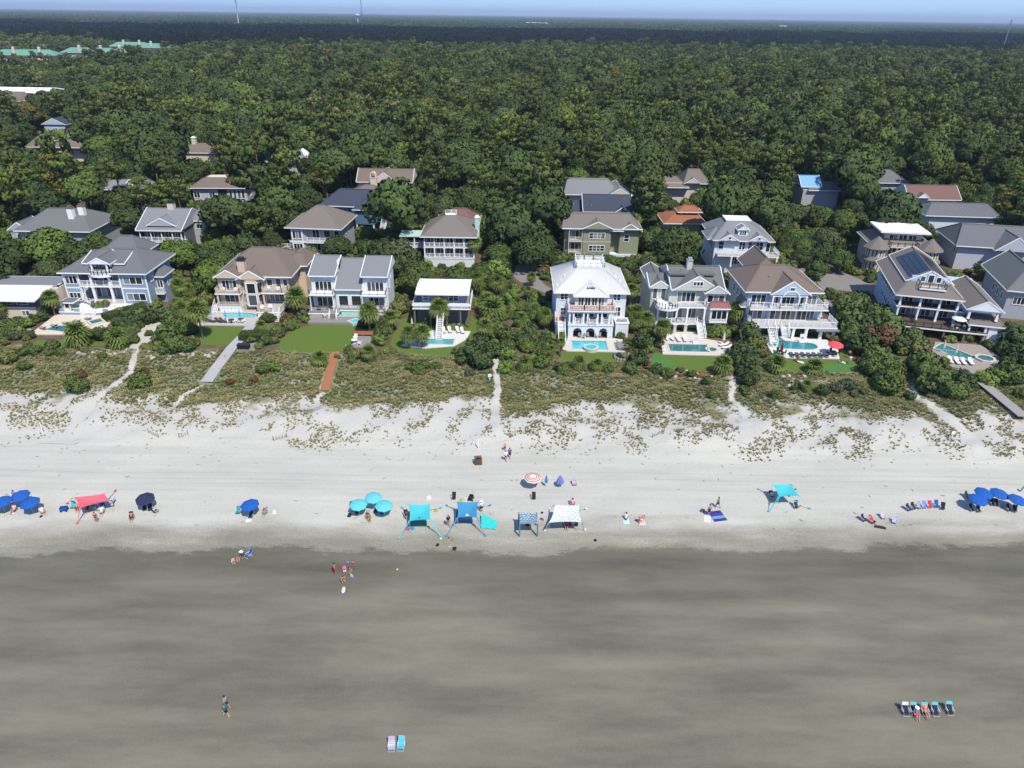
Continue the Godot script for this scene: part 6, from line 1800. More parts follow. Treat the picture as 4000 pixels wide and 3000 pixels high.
func arched_chimney(h: Node3D, x: float, d: float, y0: float, y1: float) -> void:
	var o := hold(h, "chimney", Transform3D(Basis(), Vector3(x, 0, -d)))
	var b := MB.new()
	b.box(-1.0, 1.0, y0, y1 - 1.4, -0.7, 0.7)
	b.box(-1.15, 1.15, y1 - 1.7, y1 - 1.4, -0.8, 0.8)
	b.box(-1.0, -0.6, y1 - 1.4, y1 - 0.7, -0.7, 0.7)
	b.box(0.6, 1.0, y1 - 1.4, y1 - 0.7, -0.7, 0.7)
	for i in 8:
		var a0 := PI * i / 8.0
		var a1 := PI * (i + 1) / 8.0
		b.hexa([Vector3(-cos(a0) * 0.6, y1 - 0.7 + sin(a0) * 0.6, -0.7), Vector3(-cos(a1) * 0.6, y1 - 0.7 + sin(a1) * 0.6, -0.7), Vector3(-cos(a1) * 0.6, y1 - 0.7 + sin(a1) * 0.6, 0.7), Vector3(-cos(a0) * 0.6, y1 - 0.7 + sin(a0) * 0.6, 0.7)], [Vector3(-cos(a0), y1 - 0.7 + sin(a0), -0.7), Vector3(-cos(a1), y1 - 0.7 + sin(a1), -0.7), Vector3(-cos(a1), y1 - 0.7 + sin(a1), 0.7), Vector3(-cos(a0), y1 - 0.7 + sin(a0), 0.7)])
	part(o, "stack", b.done(), mat("cream stucco"))

func far_buildings() -> void:
	var w := mat("white paint")
	# arcade house
	var h := house("house", "cream arcaded house with brown roof and three small dormers", "the cream arcaded house", Vector3(-194, YARD, -311), 0.0, 14.0, 16.0)
	arches(h, mat("cream stucco"), -9.5, 3.5, 0, 6.0, 0, [[-7.0, 3.0], [-3.0, 3.0], [1.0, 3.0]], 3.4)
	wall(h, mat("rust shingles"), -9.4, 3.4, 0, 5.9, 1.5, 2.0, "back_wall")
	wall(h, mat("cream stucco"), -10, 14, 0, 6, 2, 16)
	roof(h, mat("brown shingles"), w, -11, 15, -0.8, 17, 6.1, -8, 12, 7, 8, 10)
	for x in [-5.5, -2.0, 1.5]: dormer(h, mat("brown shingles"), mat("cream stucco"), x, 2.4, 1.4, 7.2, 8.2, 9.0, 3.0, 1)
	chimney(h, 8.4, 3.4, 6.0, 11.0, 1.6, "tan stucco")
	window(h, 6.2, 2.8, 2.2, 2.2, 2, 2)
	roof(h, mat("brown shingles"), w, -14, -2, 20, 34, 6.5, -11, -5, 26, 28, 9.5)
	wall(h, mat("cream stucco"), -13, -3, 0, 6.5, 21, 33)
	# navy gable beyond
	h = house("house", "pale blue gabled house with navy roof beyond the arcaded house", "the pale blue gable", Vector3(-222, YARD, -362), 0.0, 7.0, 10.0)
	wall(h, mat("pale blue siding"), -5, 5, 0, 8, 0, 10)
	roof(h, mat("navy shingles"), mat("pale blue siding"), -5.8, 5.8, -0.6, 12, 8, 0, 0, -0.6, 12, 10.8)
	window(h, 0, 4.5, 2, 1.8, 2, 0)
	# brown roof with cream chimney
	h = house("house", "brown roof with cream chimney half hidden in the wood", "the cream chimney roof", Vector3(-129, YARD, -303), 0.0, 7.0, 10.0)
	wall(h, mat("cream stucco"), -6, 6, 0, 6, 0, 10)
	roof(h, mat("brown shingles"), w, -7, 7, -0.6, 11, 6, -4.5, 4.5, 5, 6, 9)
	chimney(h, -3.6, 5, 8, 11, 1.6, "cream stucco")
	# large white building at the left
	h = thing("hotel", "large white building with brown roof at the left edge", "hotel", Vector3(-302, YARD, -440), 0.0)
	landmark("the large white building", Vector3(-302, YARD, -455), 24, 20)
	wall(h, mat("pink stucco"), -30, 6, 0, 8.5, 12, 34)
	wall(h, w, -30, 20, 0, 12, 26, 44)
	wall(h, w, 6, 17, 0, 8.6, 14, 30)
	roof(h, mat("brown shingles"), w, -31, 9, 11, 27, 8.5, -31, 4, 24, 27, 12.4)
	roof(h, mat("white roof"), w, -31, 21, 25, 45, 12, -31, 16, 34, 36, 14)
	for i in 7: window(h, -27.0 + i * 4.2, 3.2, 1.8, 2.2, 1, 12)
	# green-roofed resort
	for q in [[-521.0, -830.0, 30.0, 8.0], [-486.0, -890.0, 30.0, -4.0], [-448.0, -893.0, 14.0, 0.0], [-520.0, -1060.0, 24.0, 6.0], [-472.0, -1030.0, 20.0, 0.0]]:
		var which: int = [-521.0, -486.0, -448.0, -520.0, -472.0].find(q[0])
		h = thing("resort_block", ["green roofed pink resort block nearest the left edge", "widest green roofed resort block with two chimneys", "short green roofed resort block at the right of the near row", "green roofed resort block half hidden at the back left", "green roofed resort block at the back right with balconies"][which], "hotel", Vector3(q[0], YARD, q[1]), q[3], "green roofed resort blocks in the wood")
		wall(h, mat("pink stucco"), -q[2], q[2], 0, 13, 0, 16)
		roof(h, mat("green metal roof"), w, -q[2] - 2, q[2] + 2, -2, 18, 13, -q[2] + 7, q[2] - 7, 7, 9, 18)
		for s in [-0.45, 0.4]:
			wall(h, mat("pink stucco"), q[2] * s - 4, q[2] * s + 4, 0, 13.2, -3, 0)
			roof(h, mat("green metal roof"), w, q[2] * s - 5, q[2] * s + 5, -4.5, 6, 13.2, q[2] * s, q[2] * s, 0.5, 5, 16)
			chimney(h, q[2] * s + 3, 3, 14, 20, 2.4, "pink stucco")
		for i in 6:
			window(h, -q[2] * 0.85 + i * q[2] * 0.34, 9.2, 2.4, 2.4, 2, 0)
			window(h, -q[2] * 0.85 + i * q[2] * 0.34, 5.2, 2.4, 2.4, 2, 0)
	# roofs glimpsed in the wood at the right
	h = house("house", "mint green roof glimpsed far off in the wood", "the mint green roof", Vector3(164, YARD, -636), -20.0, 12.0, 16.0)
	wall(h, w, -9, 9, 0, 8, 0, 14)
	roof(h, mat("aqua metal"), w, -11, 11, -1, 16, 8, -7, 7, 7, 8, 12.5)
	window(h, 0, 4, 3, 2, 2, 0)
	h = house("house", "small lilac roof glimpsed right of the mint green roof", "the small lilac roof", Vector3(190, YARD, -578), 0.0, 7.0, 10.0)
	wall(h, w, -5, 5, 0, 7, 0, 10)
	roof(h, mat("lilac siding"), w, -6, 6, -0.6, 11, 7, -1, 1, 5, 6, 10.5)
	window(h, 0, 4, 2, 1.6, 2, 0)
	# masts and the water tower
	for q in [[-483.0, -2500.0, 115.0, "tall guyed lattice mast rising above the horizon"], [-1010.0, -2900.0, 95.0, "pale antenna mast left of the tall lattice mast"], [1010.0, -1650.0, 62.0, "white leaning monopole above the wood at the right"]]:
		var o := thing("radio_mast", q[3], "mast", Vector3(q[0], YARD, q[1]), 0.0)
		var lat := MB.new()
		var rr := 1.4 if q[2] > 70.0 else 0.8
		if q[2] > 100.0:
			for k in 3:
				var a := TAU * k / 3.0
				lat.tube(Vector3(cos(a) * rr, 0, sin(a) * rr), Vector3(cos(a) * rr * 0.6, q[2], sin(a) * rr * 0.6), 0.35, 0.3, 4)
			for k in 30:
				var a := TAU * k / 3.0
				lat.bar(Vector3(cos(a) * rr, q[2] * k / 30.0, sin(a) * rr), Vector3(cos(a + 2.1) * rr, q[2] * (k + 1) / 30.0, sin(a + 2.1) * rr), 0.25)
		else:
			lat.tube(Vector3.ZERO, Vector3(q[2] * 0.03, q[2], 0), rr * 1.2, rr * 0.8, 8)
		part(o, "shaft", lat.done(), mat("grey metal") if q[2] > 100 else w)
		lat = MB.new()
		for k in 3: lat.box(-rr * 1.6, rr * 1.6, q[2] * (0.86 + k * 0.05), q[2] * (0.88 + k * 0.05), -rr * 1.6, rr * 1.6)
		part(o, "antennas", lat.done(), w)
	var t := thing("water_tower", "pale blue water tower beside the tall mast on the horizon", "water tower", Vector3(-735, YARD, -3700), 0.0)
	var tb := MB.new()
	tb.tube(Vector3.ZERO, Vector3(0, 38, 0), 3.5, 2.6, 10)
	part(t, "stem", tb.done(), mat("pale blue siding"))
	tb = MB.new()
	tb.blob(Vector3(0, 44, 0), Vector3(10, 7, 10), 14, 8)
	part(t, "tank", tb.done(), mat("pale blue siding"))
	# white sheds far off
	for q in [[90.0, -4600.0, 40.0, "long white shed far off near the horizon"], [150.0, -4450.0, 26.0, "white warehouse right of the long white shed"], [1560.0, -4700.0, 20.0, "pale red roofed hall far off at the right"]]:
		h = thing("warehouse", q[3], "building", Vector3(q[0], YARD, q[1]), 0.0, "sheds near the horizon")
		wall(h, w, -q[2], q[2], 0, 15, 0, 30)
		roof(h, mat("white roof"), w, -q[2] - 1, q[2] + 1, -1, 31, 15, -q[2] - 1, q[2] + 1, 14, 16, 17)

# ---------------------------------------------------------------- yards: lawns, decks, pools and what stands on them
func flat(v: Array) -> PackedVector2Array:
	var r := PackedVector2Array()
	for p in v: r.append(Vector2(p.x, p.z))
	return r

func cover(b: MB, poly: PackedVector2Array, y: float) -> void:
	var t := Geometry2D.triangulate_polygon(poly)
	for i in range(0, t.size(), 3):
		var p := [poly[t[i]], poly[t[i + 1]], poly[t[i + 2]]]
		var q := []
		for k in p: q.append(Vector3(k.x, y, k.y))
		if (q[2] - q[0]).cross(q[1] - q[0]).y > 0.0: b.tri(q[0], q[1], q[2])
		else: b.tri(q[0], q[2], q[1])

func skirt(b: MB, poly: PackedVector2Array, y0: float, y1: float) -> void:
	var cw := 1.0
	if Geometry2D.is_polygon_clockwise(poly): cw = -1.0
	for i in poly.size():
		var a := poly[i]
		var z := poly[(i + 1) % poly.size()]
		if cw > 0.0: b.quad(Vector3(a.x, y0, a.y), Vector3(z.x, y0, z.y), Vector3(z.x, y1, z.y), Vector3(a.x, y1, a.y))
		else: b.quad(Vector3(z.x, y0, z.y), Vector3(a.x, y0, a.y), Vector3(a.x, y1, a.y), Vector3(z.x, y1, z.y))

func smooth(v: Array, n := 5) -> Array:   # a rounded outline through the points
	var r := []
	for i in v.size():
		var a: Vector3 = v[(i + v.size() - 1) % v.size()]
		var b: Vector3 = v[i]
		var c: Vector3 = v[(i + 1) % v.size()]
		var d: Vector3 = v[(i + 2) % v.size()]
		for k in n: r.append(b.cubic_interpolate(c, a, d, float(k) / n))
	return r

func ground_sheet(called: String, v: Array, m: Material, lift: float, label: String, rounded := true) -> void:
	var b := MB.new()
	var poly := flat(smooth(v, 4) if rounded else v)
	cover(b, poly, YARD + lift)
	if called != "mulch_bed": keep_clear(poly)
	skirt(b, poly, YARD - 0.6, YARD + lift)
	setting(called, b.done(), m, label)

# paving with openings for pools
func patio(v: Array, holes: Array, m: Material, label: String, top := 0.2) -> void:
	var b := MB.new()
	var poly := flat(v)
	var pieces := [poly]
	for h in holes:
		var hp := flat(h)
		var c := Vector2.ZERO
		for p in hp: c += p / hp.size()
		var next := []
		for q in pieces:
			for side in [-1.0, 1.0]:
				var half := PackedVector2Array([c + Vector2(0, -900), c + Vector2(side * 900, -900), c + Vector2(side * 900, 900), c + Vector2(0, 900)])
				for piece in Geometry2D.intersect_polygons(q, half):
					for rest in Geometry2D.clip_polygons(piece, hp): next.append(rest)
		pieces = next
	for q in pieces: cover(b, q, YARD + top)
	skirt(b, poly, YARD - 0.6, YARD + top)
	keep_clear(poly, 0.7)
	setting("patio", b.done(), m, label)

func pool(v: Array, r: float, g: float, bl: float, label: String, top := 0.2) -> void:
	var o := thing("swimming_pool", label, "swimming pool", Vector3.ZERO, 0.0, "swimming pools in front of the houses")
	var c := Vector3.ZERO
	for p in v: c += p / v.size()
	o.position = Vector3(c.x, YARD, c.z)
	var rel := []
	for p in v: rel.append(Vector3(p.x - c.x, 0, p.z - c.z))
	var poly := flat(rel)
	var b := MB.new()
	cover(b, poly, 0.03)
	skirt(b, poly, top, 0.03)
	part(o, "basin", b.done(), mat("pool plaster %.2f %.2f" % [g, bl], r, g, bl, 0.7, 4.0))
	b = MB.new()
	cover(b, poly, top - 0.06)
	var w := StandardMaterial3D.new()
	w.resource_name = "pool water"
	w.albedo_color = Color(0.35, 0.75, 0.8, 0.12)
	w.transparency = BaseMaterial3D.TRANSPARENCY_ALPHA
	w.roughness = 0.03
	if not M.has("pool water"): M["pool water"] = w
	part(o, "water", b.done(), M["pool water"])
	b = MB.new()
	for i in rel.size():
		var a: Vector3 = rel[i]
		var z: Vector3 = rel[(i + 1) % rel.size()]
		b.bar(a + Vector3(0, top, 0), z + Vector3(0, top, 0), 0.3, 0.07)
	part(o, "coping", b.done(), mat("coping stone", 0.52, 0.49, 0.45, 0.85, 1.0))

func spa(c: Vector3, r: float, sides: int, tall: float, label: String, g := 0.24) -> void:
	var o := thing("hot_tub", label, "hot tub", Vector3(c.x, YARD, c.z), 0.0, "round spas beside the pools")
	var b := MB.new()
	for i in sides:
		var a0 := TAU * i / sides
		var a1 := TAU * (i + 1) / sides
		var p := []
		for q in [[a0, r * 0.74], [a1, r * 0.74], [a1, r], [a0, r]]: p.append(Vector3(cos(q[0]) * q[1], 0, sin(q[0]) * q[1]))
		var hi := []
		for q in p: hi.append(q + Vector3(0, tall, 0))
		b.hexa(p, hi)
	part(o, "rim", b.done(), mat("coping stone", 0.52, 0.49, 0.45, 0.85, 1.0))
	b = MB.new()
	b.tube(Vector3.ZERO, Vector3(0, tall - 0.12, 0), r * 0.76, r * 0.76, sides)
	part(o, "water", b.done(), mat("spa water %.2f" % g, 0.03, g, g * 1.1, 0.05))

# ---------------------------------------------------------------- outdoor furniture
func made(key: String, fill: Callable) -> ArrayMesh:
	if not shared.has(key):
		var b := MB.new()
		fill.call(b)
		shared[key] = b.done()
	return shared[key]

func spot(p: Vector3, turn: float) -> Transform3D:
	return Transform3D(Basis(Vector3.UP, deg_to_rad(turn)), p)

func lounger(p: Vector3, turn: float, colour: String, tone: String) -> void:
	var o := thing("chaise_lounge", "", "lounger", p, turn, "loungers by the pools")
	part(o, "frame", made("lounge frame", func(b):
		b.box(-0.3, 0.3, 0.28, 0.33, -0.95, 0.95)
		for x in [-0.27, 0.27]:
			for z in [-0.7, 0.75]: b.box(x - 0.03, x + 0.03, 0, 0.28, z - 0.03, z + 0.03)), mat("grey metal"))
	part(o, "seat", made("lounge seat", func(b): b.box(-0.32, 0.32, 0.33, 0.41, -0.35, 0.98)), mat(colour))
	part(o, "backrest", made("lounge back", func(b): b.hexa([Vector3(-0.32, 0.36, -1.05), Vector3(0.32, 0.36, -1.05), Vector3(0.32, 0.33, -0.37), Vector3(-0.32, 0.33, -0.37)].map(func(q): return q + Vector3(0, 0.42 * (-(q.z + 0.37)) / 0.68, 0)), [Vector3(-0.32, 0.44, -1.05), Vector3(0.32, 0.44, -1.05), Vector3(0.32, 0.41, -0.37), Vector3(-0.32, 0.41, -0.37)].map(func(q): return q + Vector3(0, 0.42 * (-(q.z + 0.37)) / 0.68, 0)))), mat(colour))
	waiting.append([o, tone + " chaise lounge"])

func adirondack(p: Vector3, turn: float, colour: String, tone: String) -> void:
	var o := thing("adirondack_chair", "", "chair", p, turn, "chairs in the yards")
	part(o, "seat", made("adi seat", func(b): b.hexa([Vector3(-0.28, 0.24, -0.3), Vector3(0.28, 0.24, -0.3), Vector3(0.28, 0.36, 0.3), Vector3(-0.28, 0.36, 0.3)], [Vector3(-0.28, 0.28, -0.3), Vector3(0.28, 0.28, -0.3), Vector3(0.28, 0.4, 0.3), Vector3(-0.28, 0.4, 0.3)])), mat(colour))
	part(o, "backrest", made("adi back", func(b):
		for i in 5: b.bar(Vector3(-0.24 + i * 0.12, 0.26, -0.28), Vector3(-0.28 + i * 0.14, 0.98 - absf(i - 2) * 0.06, -0.6), 0.1, 0.03)), mat(colour))
	for s: float in [-1.0, 1.0]:
		part(o, "armrest", made("adi arm%d" % s, func(b): b.box(s * 0.36 - 0.07, s * 0.36 + 0.07, 0.55, 0.58, -0.35, 0.4)), mat(colour))
		part(o, "leg", made("adi leg%d" % s, func(b):
			b.box(s * 0.32 - 0.03, s * 0.32 + 0.03, 0, 0.55, 0.26, 0.34)
			b.box(s * 0.32 - 0.03, s * 0.32 + 0.03, 0, 0.3, -0.4, -0.3)), mat(colour))
	waiting.append([o, tone + " slatted armchair"])

func garden_chair(p: Vector3, turn: float, colour: String, tone: String) -> void:
	var o := thing("dining_chair", "", "chair", p, turn, "chairs in the yards")
	part(o, "seat", made("din seat", func(b): b.box(-0.24, 0.24, 0.42, 0.47, -0.24, 0.24)), mat(colour))
	part(o, "backrest", made("din back", func(b): b.hexa([Vector3(-0.24, 0.47, -0.26), Vector3(0.24, 0.47, -0.26), Vector3(0.24, 0.47, -0.22), Vector3(-0.24, 0.47, -0.22)], [Vector3(-0.24, 0.98, -0.34), Vector3(0.24, 0.98, -0.34), Vector3(0.24, 0.98, -0.3), Vector3(-0.24, 0.98, -0.3)])), mat(colour))
	var leg := made("din leg", func(b): b.box(-0.025, 0.025, 0, 0.42, -0.025, 0.025))
	for x in [-0.21, 0.21]:
		for z in [-0.21, 0.21]: part(o, "leg", leg, mat(colour), Transform3D(Basis(), Vector3(x, 0, z)))
	waiting.append([o, tone + " upright chair"])

func round_table(p: Vector3, colour: String, tone: String) -> void:
	var o := thing("round_table", "", "table", p, 0.0, "tables in the yards")
	part(o, "tabletop", made("tab top", func(b): b.tube(Vector3(0, 0.7, 0), Vector3(0, 0.74, 0), 0.6, 0.6, 14)), mat(colour))
	part(o, "pedestal", made("tab leg", func(b):
		b.tube(Vector3(0, 0.03, 0), Vector3(0, 0.7, 0), 0.06, 0.05, 8)
		b.tube(Vector3.ZERO, Vector3(0, 0.04, 0), 0.32, 0.28, 10)), mat(colour))
	waiting.append([o, tone + " round table"])

# an umbrella: pole, eight-panelled canopy with a drooping edge, ribs
func umbrella(called: String, p: Vector3, turn: float, tall: float, r: float, tilt: float, canopy: Material, label: String, group: String, rise := 0.42, panels := 8) -> Node3D:
	var o := thing(called, label, "umbrella", p, turn, group)
	var b := MB.new()
	b.tube(Vector3(0, -0.3, 0), Vector3(0, tall, 0), 0.022, 0.02, 6)
	part(o, "pole", b.done(), mat("pole white", 0.6, 0.6, 0.6, 0.4))
	var at := Transform3D(Basis(Vector3(1, 0, 0), deg_to_rad(tilt)), Vector3(0, tall, 0))
	b = MB.new()
	for i in panels:
		var a0 := TAU * i / panels
		var a1 := TAU * (i + 1) / panels
		var ring := [[0.0, 0.0], [0.35, -0.10], [0.7, -0.42], [1.0, -1.0]]
		for k in 3:
			var q := []
			for e in [[ring[k], a0], [ring[k], a1], [ring[k + 1], a1], [ring[k + 1], a0]]: q.append(Vector3(cos(e[1]) * e[0][0] * r, e[0][1] * rise * r * 0.62, sin(e[1]) * e[0][0] * r))
			b.tint = Color(1, 1, 1) if k % 2 == 0 else Color(0.97, 0.97, 0.97)
			if k == 0: b.tri(q[0], q[2], q[3])
			else: b.quad(q[0], q[1], q[2], q[3])
			if k == 2:
				var drop := Vector3(0, -0.1, 0)
				b.quad(q[3], q[2], q[2] + drop, q[3] + drop)
	part(o, "canopy", b.done(), canopy, at)
	b = MB.new()
	for i in panels:
		var a0 := TAU * i / panels
		b.bar(Vector3(0, -0.03, 0), Vector3(cos(a0) * r, -rise * r * 0.62 - 0.02, sin(a0) * r), 0.015)
	part(o, "ribs", b.done(), mat("pole white"), at)
	return o

func closed_umbrella(called: String, p: Vector3, tall: float, m: Material, tone: String, fat := 0.16) -> Node3D:
	var o := thing(called, "", "umbrella", p, 0.0, "folded umbrellas")
	part(o, "pole", made("umb pole", func(b): b.tube(Vector3(0, -0.1, 0), Vector3(0, 1, 0), 0.025, 0.02, 6)), mat("pole white", 0.6, 0.6, 0.6, 0.4), Transform3D(Basis().scaled(Vector3(1, tall, 1))))
	var b := MB.new()
	for i in 8:
		var a0 := TAU * i / 8
		var a1 := TAU * (i + 1) / 8
		var am := (a0 + a1) / 2
		for k in 3:
			var y0: float = [1.0, 0.8, 0.55, 0.36][k] * tall
			var y1: float = [1.0, 0.8, 0.55, 0.36][k + 1] * tall
			var r0: float = [0.02, 0.5, 0.85, 1.0][k] * fat
			var r1: float = [0.02, 0.5, 0.85, 1.0][k + 1] * fat
			for e in [[a0, am, 1.0, 0.7], [am, a1, 0.7, 1.0]]:
				b.quad(Vector3(cos(e[0]) * r0 * e[2], y0, sin(e[0]) * r0 * e[2]), Vector3(cos(e[1]) * r0 * e[3], y0, sin(e[1]) * r0 * e[3]), Vector3(cos(e[1]) * r1 * e[3], y1, sin(e[1]) * r1 * e[3]), Vector3(cos(e[0]) * r1 * e[2], y1, sin(e[0]) * r1 * e[2]))
	part(o, "folded_canopy", b.done(), m)
	if tone: waiting.append([o, tone])
	return o

# planks laid across a line of points; the line may bend
func boardwalk(v: Array, width: float, plank: Material, label: String, lift := 0.25) -> void:
	var o := thing("boardwalk", label, "boardwalk", v[0])
	PATHS.append([Array(flat(v)), width / 2 + 0.15])
	var b := MB.new()
	var run := 0.0
	var meshes := []
	for k in 3:
		var pb := MB.new()
		pb.box(-width / 2, width / 2, -0.05, 0.004 * k, -0.14, 0.14)
		meshes.append(pb.done())
	for i in v.size() - 1:
		var a: Vector3 = v[i] - v[0] + Vector3(0, lift, 0)
		var z: Vector3 = v[i + 1] - v[0] + Vector3(0, lift, 0)
		var l: float = a.distance_to(z)
		var turn := atan2(z.x - a.x, z.z - a.z)
		var n := int(l / 0.3)
		for k in n:
			var p: MeshInstance3D = part(o, "plank", meshes[(k * 7 + i) % 3], plank, Transform3D(Basis(Vector3.UP, turn), a.lerp(z, (k + 0.5) / n)))
			p.name = "plank_%03d" % (int(run) + k)
		run += n
		var side := (z - a).cross(Vector3.UP).normalized() * width * 0.42
		for s: float in [-1.0, 1.0]: b.bar(a + side * s - Vector3(0, 0.14, 0), z + side * s - Vector3(0, 0.14, 0), 0.08, 0.16)
		for k in int(l / 2.4) + 1:
			for s: float in [-1.0, 1.0]:
				var q := a.lerp(z, minf(1.0, k * 2.4 / l)) + side * s
				b.bar(q - Vector3(0, 1.0, 0), q - Vector3(0, 0.1, 0), 0.14)
	part(o, "joists", b.done(), mat("stilt wood"))

func sand_path(v: Array, widths: Array, label: String) -> void:
	var pts := []
	for p in v: pts.append(Vector2(p.x, p.z))
	PATHS.append([pts, widths[widths.size() / 2] * 0.5])
	var b := MB.new()
	var prev := []
	var steps := (v.size() - 1) * 10
	for i in steps + 1:
		var f := float(i) / steps * (v.size() - 1)
		var k := mini(int(f), v.size() - 2)
		var c: Vector3 = v[k].cubic_interpolate(v[k + 1], v[maxi(k - 1, 0)], v[mini(k + 2, v.size() - 1)], f - k)
		var ahead: Vector3 = (v[k + 1] - v[k]).normalized()
		var side := Vector3(-ahead.z, 0, ahead.x)
		var w: float = lerpf(widths[k], widths[k + 1], f - k) * 0.62
		var row := []
		for j in 7:
			var s := (j - 3) / 3.0
			var q := c + side * s * (w + 0.25 * sin(i * 1.7 + s * 2.0) + 0.15 * sin(i * 3.1 + s))
			row.append(Vector3(q.x, land(q.x, q.z) + 0.07 * (1.0 - 0.7 * s * s), q.z))
		if prev:
			for j in 6:
				if (row[j + 1] - prev[j]).cross(prev[j + 1] - prev[j]).y > 0.0: b.quad(prev[j], prev[j + 1], row[j + 1], row[j])
				else: b.quad(prev[j], row[j], row[j + 1], prev[j + 1])
		prev = row
	b.soft()
	setting("path", b.done(), mat("path sand", 0.45, 0.44, 0.405, 0.95, 1.7), label)

func hedge(p: Vector3, w: float, t: float, dp: float, turn: float, label: String) -> void:
	rng.seed = 61
	var o := thing("hedge", label, "hedge", p, turn)
	var b := MB.new()
	for i in int(w * t * 160 + w * dp * 200):
		var q := Vector3(rng.randf_range(-0.5, 0.5) * w, rng.randf() * t, rng.randf_range(-0.5, 0.5) * dp)
		match rng.randi() % 3:
			0: q.y = t
			1: q.z = dp * 0.5
			2: q.x = w * 0.5 * (1 if rng.randf() > 0.5 else -1)
		leaves(b, q, Vector3(0.08, 0.08, 0.08), 1, 0.16, Color(0.06, 0.09, 0.025))
	part(o, "foliage", b.done(), leafy("hedge leaf"))
	b = MB.new()
	b.box(-w * 0.46, w * 0.46, 0, t * 0.94, -dp * 0.44, dp * 0.44)
	part(o, "branches", b.done(), mat("hedge twigs", 0.06, 0.088, 0.026, 0.95))

func rocks(v: Array, n: int, spread: float, label: String) -> void:
	rng.seed = 17 + v.size() + n
	var o := thing("rock_bank", label, "rocks", v[0])
	var kinds := []
	for k in 4:
		var b := MB.new()
		b.blob(Vector3.ZERO, Vector3(0.5, 0.36, 0.42), 6, 4)
		var nz := FastNoiseLite.new()
		nz.seed = k
		nz.frequency = 0.9
		for i in b.v.size(): b.v[i] *= 1.0 + 0.6 * nz.get_noise_3dv(b.v[i] * 2.0)
		for i in range(0, b.v.size(), 3):
			var m := (b.v[i + 2] - b.v[i]).cross(b.v[i + 1] - b.v[i]).normalized()
			for j in 3: b.n[i + j] = m
		kinds.append(b.done())
	for i in n:
		var f := rng.randf() * (v.size() - 1)
		var k := int(f)
		var p: Vector3 = v[k].lerp(v[mini(k + 1, v.size() - 1)], f - k) + Vector3(rng.randfn(), 0, rng.randfn()) * spread
		var s := rng.randf_range(0.5, 1.15)
		part(o, "rock", kinds[i % 4], mat(["pale rock", "grey rock"][i % 2], 0.42 if i % 2 == 0 else 0.28, 0.40 if i % 2 == 0 else 0.27, 0.36 if i % 2 == 0 else 0.24, 0.9, 0.9), Transform3D(Basis(Vector3.UP, rng.randf() * TAU).scaled(Vector3(s, s, s)), Vector3(p.x, land(p.x, p.z) + 0.12 * s, p.z) - v[0]))

